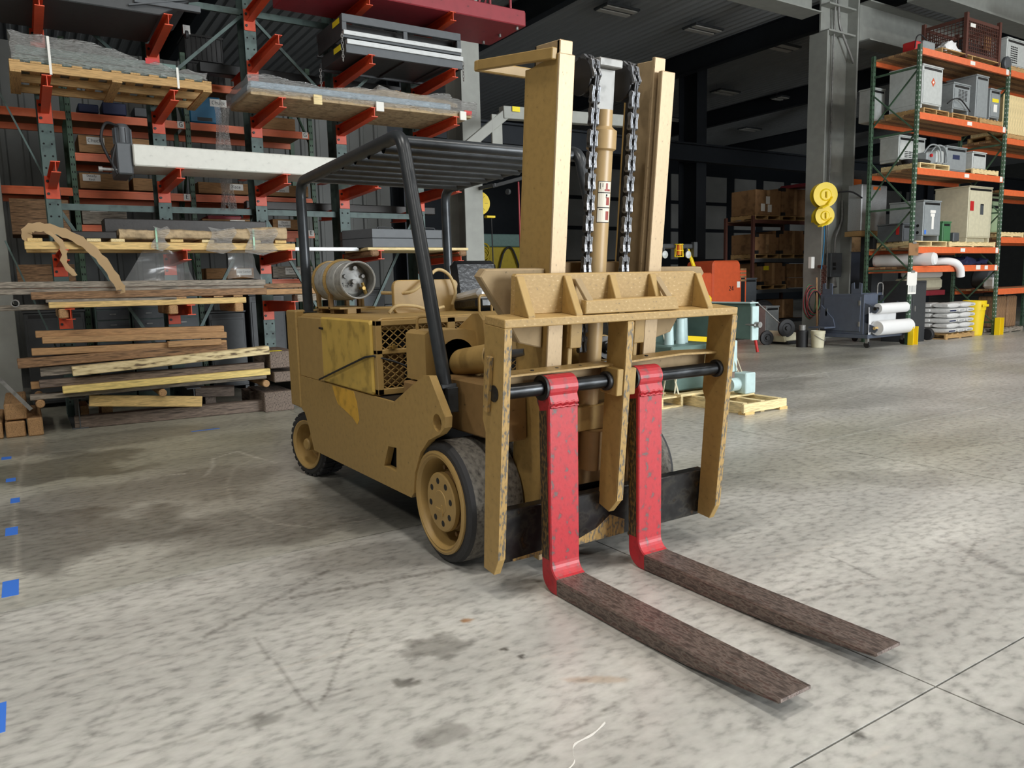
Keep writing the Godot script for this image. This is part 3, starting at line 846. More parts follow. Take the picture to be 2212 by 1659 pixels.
func front_wheel(T: Node3D, x: float, s: float) -> void:  # x of the outer face; s the way the face looks
	var c := Vector3(x, 0.345, -3.69)
	var d := Vector3(-s, 0, 0)
	var R := 0.345
	var st := S()
	var prof := [Vector2(0.28, 0.0), Vector2(0.318, 0.0), Vector2(0.336, 0.012), Vector2(R, 0.036), Vector2(R, 0.185), Vector2(R - 0.03, 0.19), Vector2(R - 0.03, 0.205), Vector2(R, 0.21), Vector2(R, 0.33), Vector2(R - 0.03, 0.335), Vector2(R - 0.03, 0.35), Vector2(R, 0.355), Vector2(R, 0.44), Vector2(R - 0.03, 0.47), Vector2(0.2, 0.47)]
	lathe(st, c, d, prof.slice(3), 40)
	var t := obj("front_tire", st, MT.tire_tread, T)
	st = S(); lathe(st, c, d, prof.slice(0, 4), 40); obj("sidewall", st, MT.tire_side, t)
	st = S(); lathe(st, c, d, [Vector2(0.292, 0.004), Vector2(0.292, -0.012), Vector2(0.278, -0.016), Vector2(0.27, -0.01), Vector2(0.262, -0.014), Vector2(0.25, 0.0), Vector2(0.235, 0.07), Vector2(0.215, 0.13), Vector2(0.0, 0.13)], 40); var rm := obj("rim", st, MT.tan_clean, T)
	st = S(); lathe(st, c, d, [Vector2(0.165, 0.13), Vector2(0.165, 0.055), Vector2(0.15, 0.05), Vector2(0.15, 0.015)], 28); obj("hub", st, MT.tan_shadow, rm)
	st = S(); lathe(st, c, d, [Vector2(0.168, 0.03), Vector2(0.168, 0.006), Vector2(0.16, 0.0), Vector2(0.07, 0.0), Vector2(0.066, -0.004), Vector2(0.0, -0.004)], 36); var cap_ := obj("hub_cap", st, MT.tan_clean, rm)
	st = S()
	for k in 8:
		var a := TAU * (k + 0.25) / 8
		cyl(st, c + Vector3(s * 0.0005, sin(a) * 0.12, cos(a) * 0.12), c + Vector3(s * 0.0012, sin(a) * 0.12, cos(a) * 0.12), 0.018, 0.018, 12)
	tag(obj("bolt_holes", st, MT.black, cap_), "", "", "", "stuff")
	st = S()
	B(st, x + s * 0.001, x + s * 0.008, 0.29, 0.31, -3.74, -3.68, 0.002); B(st, x + s * 0.001, x + s * 0.008, 0.27, 0.335, -3.675, -3.66, 0.002)
	obj("cast_mark", st, MT.tan_clean, cap_)
	st = S()
	for k in 10:
		var a := TAU * k / 10
		var q := c + Vector3(-s * 0.06, sin(a) * 0.19, cos(a) * 0.19)
		cyl(st, q + Vector3(-s * 0.07, 0, 0), q, 0.014, 0.014, 6)
	tag(obj("lug_nuts", st, MT.tan_shadow, rm), "", "", "", "stuff")

func rear_wheel(T: Node3D, x: float, s: float) -> void:
	var F := Transform3D(Basis(Vector3.UP, 0.24), Vector3(x, 0.268, -6.1))  # steered
	var c := Vector3.ZERO
	var d := Vector3(-s, 0, 0)
	var R := 0.268
	var st := S()
	lathe(st, c, d, [Vector2(0.2, 0.0), Vector2(0.235, 0.0), Vector2(R - 0.012, 0.02), Vector2(R - 0.012, 0.22), Vector2(0.235, 0.25), Vector2(0.18, 0.25)], 40)
	for k in 26:
		var a := TAU * k / 26
		var bs := Basis(Vector3(1, 0, 0), a)
		BX(st, Transform3D(bs, c + d * 0.06 + bs * Vector3(0, R - 0.01, 0)), Vector3(0.1, 0.024, 0.042), 0.004)
		BX(st, Transform3D(Basis(Vector3(1, 0, 0), a + PI / 26), c + d * 0.17 + Basis(Vector3(1, 0, 0), a + PI / 26) * Vector3(0, R - 0.01, 0)), Vector3(0.1, 0.024, 0.042), 0.004)
	obj("rear_tire", st, MT.tire_side, T, F)
	st = S(); lathe(st, c, d, [Vector2(0.205, 0.003), Vector2(0.205, -0.008), Vector2(0.195, -0.01), Vector2(0.172, 0.004), Vector2(0.165, 0.06), Vector2(0.15, 0.12), Vector2(0.0, 0.13)], 32); var rm := obj("rim", st, MT.tan_clean, T, F)
	st = S(); lathe(st, c, d, [Vector2(0.085, 0.13), Vector2(0.085, 0.07), Vector2(0.075, 0.065), Vector2(0.055, 0.06), Vector2(0.05, 0.0), Vector2(0.04, -0.01), Vector2(0.0, -0.012)], 24); obj("hub", st, MT.tan, rm, F)

func guard(T: Node3D) -> void:
	var st := S()
	for x in [1.95, 3.25]:
		st = S()
		tube(st, bend([Vector3(x, 1.34, -6.09), Vector3(x, 2.385, -6.12), Vector3(x, 2.425, -4.18), Vector3(x - 0.0, 0.985, -3.745)], 0.14, 7), 0.04, 14)
		obj("guard_hoop", st, MT.guard, T)
		st = S()
		B(st, x - 0.05, x + 0.05, 1.35, 1.362, -6.15, -6.03, 0.003)
		obj("guard_foot", st, MT.guard, T)
		st = S()
		bar(st, Vector3(x + 0.005, 0.975, -3.765), Vector3(x + 0.005, 0.99, -3.705), 0.1, 0.03, 0.006)
		B(st, x - 0.02, x + 0.045, 0.845, 0.985, -3.77, -3.675, 0.004)
		cyl(st, Vector3(x - 0.035, 0.89, -3.71), Vector3(x - 0.015, 0.89, -3.71), 0.02, 0.02, 6)
		obj("guard_foot", st, MT.guard, T)
	for k in 8:
		var z := -5.86 + k * 0.235
		st = S(); tube(st, [Vector3(1.95, 2.39, z), Vector3(3.25, 2.39, z)], 0.036, 10, false); obj("guard_bar", st, MT.guard, T)

func driver_station(T: Node3D) -> void:
	var st := S()
	prism(st, round_rect(2.29, 1.34, 2.83, 1.59, 0.05, 4), "z", -5.2, -5.16, 0.005); obj("rear_panel", st, MT.tan_clean, T)
	# seat with duct tape
	st = S(); BX(st, Transform3D(Basis(Vector3(1, 0, 0), -0.06), Vector3(3.0, 1.4, -5.0)), Vector3(0.42, 0.12, 0.4), 0.04); var seat := obj("seat", st, MT.vinyl, T)
	st = S(); BX(st, Transform3D(Basis(Vector3(1, 0, 0), -0.2), Vector3(3.0, 1.58, -5.2)), Vector3(0.40, 0.3, 0.09), 0.035); obj("backrest", st, MT.vinyl, seat)
	st = S(); BX(st, Transform3D(Basis(Vector3(1, 0, 0), -0.12), Vector3(3.0, 1.46, -4.99)), Vector3(0.426, 0.075, 0.41), 0.03); obj("duct_tape", st, MT.duct_tape, seat)
	st = S(); B(st, 2.8, 3.2, 1.28, 1.35, -5.2, -4.8, 0.01); obj("seat_base", st, MT.black, T)
	for q in [[2.66, -4.56], [2.99, -4.56]]:
		st = S(); tube(st, bend([Vector3(q[0], 1.33, q[1]), Vector3(q[0], 1.47, q[1]), Vector3(q[0] + 0.1, 1.47, q[1]), Vector3(q[0] + 0.1, 1.33, q[1])], 0.03), 0.009, 8); obj("grab_handle", st, MT.tan_clean, T)
	# wrapped hydraulic and gas hoses
	for pts in [[Vector3(2.27, 1.5, -5.33), Vector3(2.4, 1.5, -5.12), Vector3(2.52, 1.58, -5.1), Vector3(2.62, 1.66, -5.1), Vector3(2.72, 1.62, -5.1), Vector3(2.77, 1.5, -5.1), Vector3(2.74, 1.4, -5.1)], [Vector3(2.2, 1.36, -5.05), Vector3(2.26, 1.405, -5.05), Vector3(2.4, 1.4, -5.05), Vector3(2.52, 1.37, -5.05), Vector3(2.64, 1.385, -5.05)]]:
		st = S()
		var path := curve(pts, 12)
		tube(st, path, 0.009, 8)
		var len := 0.0
		for i in path.size() - 1:
			var a: Vector3 = path[i]
			var c: Vector3 = path[i + 1]
			for q in 2:
				var m: Vector3 = a.lerp(c, 0.25 + 0.5 * q)
				var dd: Vector3 = (c - a).normalized() * 0.004
				cyl(st, m - dd, m + dd, 0.0125, 0.0125, 8)
		obj("hose", st, MT.hose_wrap, T)

func propane() -> void:
	var c := Vector3(2.1, 1.598, -6.03)
	var d := Vector3(0, 0, 1)
	var T := thing("propane_tank", "gray propane tank lying on the rear hood of the forklift", "gas tank", Vector3(2.1, 1.44, -5.7))
	var st := S()
	lathe(st, c, d, [Vector2(0, -0.02), Vector2(0.1, 0.0), Vector2(0.14, 0.03), Vector2(0.15, 0.07), Vector2(0.15, 0.26), Vector2(0.153, 0.265), Vector2(0.153, 0.285), Vector2(0.15, 0.29), Vector2(0.15, 0.47), Vector2(0.14, 0.52), Vector2(0.1, 0.555), Vector2(0.0, 0.57)], 36)
	obj("body", st, MT.tank, T)
	st = S()
	lathe(st, c, d, [Vector2(0.135, 0.5), Vector2(0.135, 0.66), Vector2(0.14, 0.67), Vector2(0.134, 0.676), Vector2(0.127, 0.67), Vector2(0.128, 0.51)], 36)
	obj("collar", st, MT.tank, T)
	st = S()
	cyl(st, c + Vector3(0, -0.01, 0.56), c + Vector3(0, -0.01, 0.6), 0.022, 0.018, 6); cyl(st, c + Vector3(-0.06, 0.03, 0.55), c + Vector3(-0.06, 0.03, 0.58), 0.018, 0.014, 8); cyl(st, c + Vector3(0.075, 0.03, 0.545), c + Vector3(0.075, 0.03, 0.59), 0.02, 0.014, 8)
	cyl(st, c + Vector3(0.01, 0.09, 0.545), c + Vector3(0.01, 0.09, 0.6), 0.016, 0.016, 8)
	obj("fittings", st, MT.bright_steel, T)
	st = S(); cyl(st, c + Vector3(0.06, -0.06, 0.55), c + Vector3(0.06, -0.06, 0.63), 0.014, 0.014, 8); cyl(st, c + Vector3(0.06, -0.02, 0.6), c + Vector3(0.08, -0.11, 0.62), 0.013, 0.016, 8); obj("valve", st, MT.brass, T)
	text("lettering", "1-24", 0.045, MT.ink, T, c + Vector3(-0.05, -0.035, 0.572))
	# the cradle is part of the truck
	var F: Node3D = get_node("forklift")
	for z in [-5.92, -5.65]:
		st = S()
		for k in 18:
			var a := PI * 0.02 + PI * 1.56 * k / 18 - PI * 0.3
			var a2 := a + PI * 1.56 / 18
			var q := func(w: float, r: float) -> Vector3: return Vector3(c.x + cos(w) * r, c.y + sin(w) * r, z)
			bar(st, q.call(a, 0.158), q.call(a2, 0.158), 0.03, 0.008, 0.0, q.call(a, 1.0) - c)
		obj("tank_strap", st, MT.tan_clean, F)
		st = S(); B(st, c.x - 0.11, c.x + 0.11, 1.35, 1.39, z - 0.04, z + 0.04, 0.004); B(st, c.x - 0.13, c.x - 0.1, 1.38, 1.5, z - 0.02, z + 0.02, 0.003); B(st, c.x + 0.1, c.x + 0.13, 1.38, 1.5, z - 0.02, z + 0.02, 0.003); obj("tank_cradle", st, MT.tan_shadow, F)
	st = S(); B(st, 1.97, 2.25, 1.385, 1.4, -5.98, -5.42, 0.003); B(st, 2.03, 2.1, 1.35, 1.39, -5.5, -5.42, 0.003); cyl(st, Vector3(2.17, 1.4, -5.47), Vector3(2.17, 1.46, -5.47), 0.014, 0.012, 10); obj("tank_tray", st, MT.tan_clean, F)

func mast(T: Node3D) -> void:
	var st := S()
	for s in [-1.0, 1.0]:
		var X := func(v: float) -> float: return v if s < 0 else 5.155 - v
		var xs := func(a: float, c: float) -> Array: return [minf(X.call(a), X.call(c)), maxf(X.call(a), X.call(c))]
		var e: Array = xs.call(2.205, 2.232)
		st = S()
		prism(st, poly([-0.475, 0.05, -0.2, 0.05, -0.2, 2.6, -0.475, 2.555]), "x", e[0], e[1], 0.004)
		var web := obj("outer_rail", st, MT.tan, T, MAST)
		e = xs.call(2.205, 2.30)
		st = S(); B(st, e[0], e[1], 0.05, 2.6, -0.225, -0.195, 0.004); obj("front_flange", st, MT.rail_face, web, MAST)
		st = S(); B(st, e[0], e[1], 0.05, 2.56, -0.48, -0.455, 0.004); obj("rear_flange", st, MT.tan_clean, web, MAST)
		e = xs.call(2.238, 2.262)
		st = S(); B(st, e[0], e[1], 0.1, 2.67, -0.44, -0.24, 0.004)
		var inner := obj("inner_rail", st, MT.tan_dusty, T, MAST)
		e = xs.call(2.238, 2.315)
		st = S(); B(st, e[0], e[1], 0.1, 2.67, -0.262, -0.238, 0.004); obj("front_flange", st, MT.rail_face, inner, MAST)
		st = S(); B(st, e[0], e[1], 0.1, 2.67, -0.45, -0.43, 0.004); obj("rear_flange", st, MT.oily, inner, MAST)
		e = xs.call(2.34, 2.37)
		st = S(); B(st, e[0], e[1], 0.75, 1.5, -0.3, -0.2, 0.004); obj("carriage_rail", st, MT.tan_clean, T, MAST)
		st = S(); B(st, xs.call(2.325, 2.4)[0], xs.call(2.325, 2.4)[1], 1.2, 1.36, -0.2, -0.165, 0.004); obj("roller_block", st, MT.tan, T, MAST)
		# tie arms at the top, splayed to the rear
		if s < 0:
			st = S(); bar(st, Vector3(X.call(2.189), 2.596, -0.21), Vector3(X.call(2.189), 2.638, -0.9), 0.03, 0.052, 0.004); obj("tie_arm", st, MT.tan_clean, T, MAST)
		# broad wing plate of the mast brace, its ends cut off at a slant
		var w := poly([X.call(1.828), 1.565, X.call(1.856), 1.6, X.call(2.2), 1.6, X.call(2.2), 1.2, X.call(2.06), 1.235, X.call(2.02), 1.3])
		st = S(); prism(st, w, "z", -0.30, -0.235, 0.006); obj("wing_plate", st, MT.tan_dusty, T, MAST)
		# lift chain over its sheave
		var cxs: float = 2.467 if s < 0 else 2.724
		chain(T, cxs)
		st = S(); lathe(st, Vector3(cxs - 0.03, 2.535, -0.335), Vector3(1, 0, 0), [Vector2(0, 0), Vector2(0.088, 0.0), Vector2(0.088, 0.008), Vector2(0.07, 0.012), Vector2(0.07, 0.048), Vector2(0.088, 0.052), Vector2(0.088, 0.06), Vector2(0, 0.06)], 28); obj("chain_sheave", st, MT.chain_dark, T, MAST)
	st = S(); B(st, 2.175, 2.9, 2.61, 2.665, -0.94, -0.9, 0.006); obj("tie_bar", st, MT.tan_clean, T, MAST)
	st = S(); B(st, 2.5, 2.65, 2.59, 2.63, -0.36, -0.26, 0.005); B(st, 2.505, 2.645, 2.38, 2.59, -0.34, -0.31, 0.004); obj("crosshead", st, MT.bright_steel, T, MAST)
	st = S(); lathe(st, Vector3(2.577, 0.62, -0.31), Vector3(0, 1, 0), [Vector2(0, 0), Vector2(0.061, 0), Vector2(0.061, 1.57), Vector2(0.076, 1.58), Vector2(0.076, 1.67), Vector2(0.06, 1.68), Vector2(0.05, 1.69), Vector2(0.05, 1.77), Vector2(0, 1.77)], 32); var cy := obj("lift_cylinder", st, MT.cyl_paint, T, MAST)
	# warning decal wrapped on the cylinder
	var ring := func(h0: float, h1: float, a0: float, a1: float, r: float, m: Material, nm: String) -> void:
		var q := S()
		for k in 8:
			var p := []
			for kk in [k, k + 1]:
				var an := lerpf(a0, a1, kk / 8.0)
				p.append(Vector3(2.577 + sin(an) * r, 0, -0.31 + cos(an) * r))
			face(q, p[0] + Vector3(0, h0, 0), p[1] + Vector3(0, h0, 0), p[1] + Vector3(0, h1, 0), p[0] + Vector3(0, h1, 0), p[0] - Vector3(2.577, 0, -0.31))
		obj(nm, q, m, cy, MAST)
	ring.call(1.832, 2.04, -0.75, 0.55, 0.0625, MT.ink, "decal_border")
	for r in [[1.835, 1.905], [1.91, 1.98], [1.985, 2.037]]: ring.call(r[0], r[1], -0.72, 0.52, 0.063, MT.decal_white, "decal")
	for r in [[1.845, 1.89, 0.0, 0.35], [1.92, 1.96, 0.0, 0.35], [2.0, 2.03, -0.1, 0.1], [1.99, 2.0, -0.2, 0.4]]: ring.call(r[0], r[1], r[2], r[3], 0.0634, MT.decal_red, "decal_picture")
	for r in [[1.895, 1.9, -0.6, -0.3], [1.965, 1.975, -0.05, 0.1], [1.955, 1.965, -0.05, 0.0], [2.0, 2.03, -0.6, -0.55], [2.01, 2.03, -0.4, -0.36]]: ring.call(r[0], r[1], r[2], r[3], 0.0634, MT.ink, "decal_print")
	# cross members low on the mast
	st = S(); B(st, 2.24, 2.92, 0.72, 0.86, -0.34, -0.24, 0.006); obj("lower_crossmember", st, MT.tan, T, MAST)
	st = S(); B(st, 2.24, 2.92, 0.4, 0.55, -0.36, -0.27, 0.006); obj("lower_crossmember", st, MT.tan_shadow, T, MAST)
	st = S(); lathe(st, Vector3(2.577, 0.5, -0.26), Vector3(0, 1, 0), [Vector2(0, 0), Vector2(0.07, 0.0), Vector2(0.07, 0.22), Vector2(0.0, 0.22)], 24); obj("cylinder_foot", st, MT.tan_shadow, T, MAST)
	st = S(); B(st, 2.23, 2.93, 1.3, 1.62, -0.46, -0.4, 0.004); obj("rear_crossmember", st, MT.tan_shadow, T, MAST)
	st = S(); tube(st, [Vector3(2.69, 1.5, -0.38), Vector3(2.69, 2.3, -0.38)], 0.012, 8); tube(st, [Vector3(2.4, 1.3, -0.36), Vector3(2.4, 2.45, -0.36)], 0.014, 8); obj("mast_hose", st, MT.rubber, T, MAST)

func chain(T: Node3D, x: float) -> void:
	var holder := Node3D.new(); holder.name = "lift_chain"
	T.add_child(holder, true)
	var st := S()
	var p := 0.052
	for sx in [-0.021, -0.012, 0.012, 0.021]:
		var fig := PackedVector2Array()
		fig.append_array(circle(Vector2(0, p / 2), 0.0185, 8, 0.15 * PI, 0.85 * PI)); fig.append(Vector2(-0.011, 0))
		fig.append_array(circle(Vector2(0, -p / 2), 0.0185, 8, 1.15 * PI, 1.85 * PI)); fig.append(Vector2(0.011, 0))
		prism(st, fig, "x", sx - 0.0038, sx + 0.0038, 0.001)
	cyl(st, Vector3(-0.027, p / 2, 0), Vector3(0.027, p / 2, 0), 0.008, 0.008, 8)
	var outer := st.commit()
	st = S()
	for sx in [-0.0065, 0.0065]:
		var fig := PackedVector2Array()
		fig.append_array(circle(Vector2(0, p / 2), 0.018, 8, 0.15 * PI, 0.85 * PI)); fig.append(Vector2(-0.011, 0))
		fig.append_array(circle(Vector2(0, -p / 2), 0.018, 8, 1.15 * PI, 1.85 * PI)); fig.append(Vector2(0.011, 0))
		prism(st, fig, "x", sx - 0.0048, sx + 0.0048, 0.001)
	cyl(st, Vector3(-0.027, p / 2, 0), Vector3(0.027, p / 2, 0), 0.008, 0.008, 8)
	var inner := st.commit()
	var places := []
	var h := 2.535
	var top := Vector3(0, 2.535, -0.335)
	for k in 5:
		var a := PI / 2 + 0.25 - k * 0.36
		places.append([top + Vector3(0, sin(a) * 0.088, cos(a) * 0.088), a])
	h = 2.5
	while h > 1.16:
		places.append([Vector3(0, h, -0.247), 0.0]); h -= p
	var k := 0
	for q in places:
		var o := MeshInstance3D.new(); o.name = "link"
		o.mesh = outer if k % 2 == 0 else inner
		o.material_override = MT.chain if k % 2 == 0 else MT.chain_dark
		holder.add_child(o, true)
		o.transform = T.global_transform.affine_inverse() * MAST * Transform3D(Basis(Vector3(1, 0, 0), -q[1]), Vector3(x, 0, 0) + q[0])
		k += 1

func carriage(T: Node3D) -> void:
	var st := S()
	# outer side plates, centre plate
	for s in [-1.0, 1.0]:
		var x0 := 1.822 if s < 0 else 3.325
		st = S()
		prism(st, poly([-0.175, 1.352, -0.175, 0.89, -0.145, 0.83, -0.13, 0.13, -0.035, 0.13, 0.0, 0.215, 0.0, 1.352]), "x", x0, x0 + 0.042, 0.003)
		var sp := obj("carriage_side", st, MT.tan, T, MAST)
		st = S(); B(st, x0 + 0.001, x0 + 0.041, 0.22, 1.345, -0.0005, 0.0022); tag(obj("worn_edge", st, MT.tan_worn, sp, MAST), "front edge with the paint worn through to steel")
		st = S(); bar(st, Vector3(x0 - 0.012 if s < 0 else x0 + 0.054, 1.21, -0.1), Vector3(x0 - 0.012 if s < 0 else x0 + 0.054, 0.94, -0.118), 0.024, 0.035, 0.004); obj("pin_keeper", st, MT.tan_worn, sp, MAST)
		st = S(); cyl(st, Vector3(x0 - 0.004 if s < 0 else x0 + 0.046, 1.035, -0.075), Vector3(x0, 1.035, -0.075), 0.04, 0.04, 18); obj("shaft_end", st, MT.oily, sp, MAST)
	st = S(); prism(st, poly([-0.15, 1.35, -0.15, 0.33, -0.06, 0.31, -0.005, 0.385, 0.0, 1.35]), "x", 2.557, 2.6, 0.003); var mp := obj("centre_plate", st, MT.tan, T, MAST)
	st = S(); B(st, 2.558, 2.599, 0.39, 1.345, -0.0005, 0.0022); obj("worn_edge", st, MT.tan_worn, mp, MAST)
	st = S(); B(st, 2.515, 2.556, 0.965, 1.105, -0.14, -0.004, 0.004); B(st, 2.601, 2.642, 0.965, 1.105, -0.14, -0.004, 0.004); obj("shaft_boss", st, MT.tan, T, MAST)
	# top plate with the low backrest, gussets and front bar
	st = S(); B(st, 1.822, 3.367, 1.352, 1.392, -0.175, 0.0, 0.004); obj("top_plate", st, MT.tan_scuffed, T, MAST)
	st = S(); prism(st, poly([1.955, 1.392, 3.21, 1.392, 3.155, 1.575, 3.13, 1.585, 1.965, 1.585, 1.955, 1.575]), "z", -0.165, -0.13, 0.004); obj("back_plate", st, MT.tan_scuffed, T, MAST)
	for x in [1.957, 2.235, 2.52, 2.795, 3.135]:
		st = S()
		var low: float = -0.01 if x in [1.957, 2.235, 3.135] else -0.03
		prism(st, poly([-0.13, 1.392, low, 1.392, low, 1.402, -0.118, 1.575, -0.13, 1.575]), "x", x, x + 0.042, 0.003); obj("gusset", st, MT.tan, T, MAST)
	st = S(); prism(st, poly([2.29, 1.397, 2.92, 1.397, 2.89, 1.468, 2.29, 1.462]), "z", -0.05, -0.008, 0.004); obj("front_bar", st, MT.tan_scuffed, T, MAST)
	for x in [2.3, 2.83]:
		st = S(); prism(st, poly([-0.125, 1.545, -0.118, 1.56, -0.012, 1.463, -0.03, 1.45]), "x", x, x + 0.04, 0.002); obj("bar_strut", st, MT.tan_dusty, T, MAST)
	# thin bent plate above the shaft, punched with holes
	st = S(); prism(st, poly([1.864, 1.1, 2.557, 1.106, 2.557, 1.116, 1.864, 1.11]), "z", -0.185, -0.09); obj("shaft_cover", st, MT.tan_scuffed, T, MAST)
	st = S(); prism(st, poly([2.6, 1.112, 3.06, 1.128, 3.325, 1.118, 3.325, 1.129, 3.06, 1.139, 2.6, 1.122]), "z", -0.185, -0.09); obj("shaft_cover", st, MT.tan_scuffed, T, MAST)
	st = S()
	for k in 9:
		var x := 1.93 + k * 0.15
		if absf(x - 2.58) > 0.05: cyl(st, Vector3(x, 1.105 + (0.02 if x > 2.6 else 0.0), -0.14), Vector3(x, 1.1145 + (0.02 if x > 2.6 else 0.0), -0.14), 0.01, 0.01, 8)
	tag(obj("cover_holes", st, MT.hole, T, MAST), "", "", "", "stuff")
	st = S(); B(st, 1.864, 2.557, 1.03, 1.1, -0.19, -0.175); B(st, 2.6, 3.325, 1.03, 1.12, -0.19, -0.175); obj("upper_crossbar", st, MT.tan_dusty, T, MAST)
	st = S(); cyl(st, Vector3(1.83, 1.035, -0.075), Vector3(2.56, 1.035, -0.075), 0.036, 0.036, 24); cyl(st, Vector3(2.6, 1.035, -0.075), Vector3(3.36, 1.035, -0.075), 0.036, 0.036, 24); obj("fork_shaft", st, MT.shaft, T, MAST)
	for x in [2.485, 3.3]:
		st = S(); cyl(st, Vector3(x, 1.035, -0.075), Vector3(x + 0.028, 1.035, -0.075), 0.05, 0.05, 20, 0.005); obj("shaft_collar", st, MT.black, T, MAST)
	# lower plate the forks lean on
	st = S(); B(st, 1.95, 3.37, 0.115, 0.4, -0.2, -0.14, 0.005); obj("lower_plate", st, MT.oily, T, MAST)
	st = S(); prism(st, poly([2.0, 0.116, 2.75, 0.116, 2.75, 0.2, 2.64, 0.25, 2.55, 0.19, 2.42, 0.15, 2.0, 0.13]), "z", -0.1399, -0.1385); obj("bare_paint", st, MT.tan_worn, T, MAST)

func fork(T: Node3D, x0: float, x1: float, which: String) -> void:
	var c := Vector2(-3.0153, 1.038)  # shaft centre (z, y)
	var st := S()
	# shank with the eye at its top and the rounded heel
	var p := PackedVector2Array()
	p.append_array(circle(Vector2(-2.955, 0.095), 0.095, 7, 1.5 * PI, PI))
	p.append_array(poly([-3.05, 0.93, -3.068, 0.96]))
	p.append_array(circle(c, 0.062, 14, PI + 0.3, -0.6))
	p.append_array(poly([-2.953, 0.965, -2.962, 0.95, -2.968, 0.16]))
	p.append_array(circle(Vector2(-2.898, 0.155), 0.07, 6, PI, 1.4 * PI))
	p.append_array(poly([-2.915, 0.0]))
	prism(st, p, "x", x0, x1, 0.006)
	var f := obj("fork", st, MT.fork_red, T)
	tag(f, "red painted fork with a worn bare blade")
	# weld bead under the eye
	for y in [0.945, 0.964]:
		st = S()
		var pts := []
		for k in 13: pts.append(Vector3(lerpf(x0 + 0.006, x1 - 0.006, k / 12.0), y + 0.003 * sin(k * 2.1), -2.957 + 0.001 * cos(k * 3.7)))
		tube(st, pts, 0.006, 6)
		obj("weld_bead", st, MT.fork_red, f)
	# blade, its underside tapering up to the tip
	p = poly([-2.93, 0.0, -2.35, 0.001, -2.05, 0.012, -1.61, 0.06, -1.6, 0.068, -1.602, 0.08, -2.6, 0.082, -2.9, 0.0845, -2.93, 0.09])
	st = S()
	prism(st, p, "x", x0 - 0.0003, x1 + 0.0003, 0.007)
	var bl := obj("blade", st, MT.fork_blade, f)
	# paint left on the side of the blade, bare steel on the back half of the shank
	for q in [[x0 - 0.0005, -0.0006], [x1 + 0.0005, 0.0006]]:
		st = S()
		prism(st, inset(p, 0.01), "x", q[0], q[0] + q[1])
		obj("side_paint", st, MT.fork_side, bl)
	st = S()
	prism(st, poly([-3.045, 0.17, -2.985, 0.17, -2.982, 0.93, -3.045, 0.92]), "x", x0 - 0.0002, x0 - 0.0012); obj("shank_side", st, MT.fork_back, f)
	var ring := [Vector2(0.063, -0.012), Vector2(0.063, 0.0), Vector2(0.037, 0.0), Vector2(0.037, -0.012), Vector2(0.063, -0.012)]
	st = S(); lathe(st, Vector3(x0, c.y, c.x), Vector3(1, 0, 0), ring, 24); obj("eye_face", st, MT.black, f)


# ---------------------------------------------------------------- left: cantilever rack, pallet rack behind it and what lies on them
func bxm(called: String, x0: float, x1: float, y0: float, y1: float, z0: float, z1: float, m: Material, parent: Node3D = self, b := 0.0) -> MeshInstance3D:
	var st := S()
	B(st, x0, x1, y0, y1, z0, z1, b)
	return obj(called, st, m, parent)

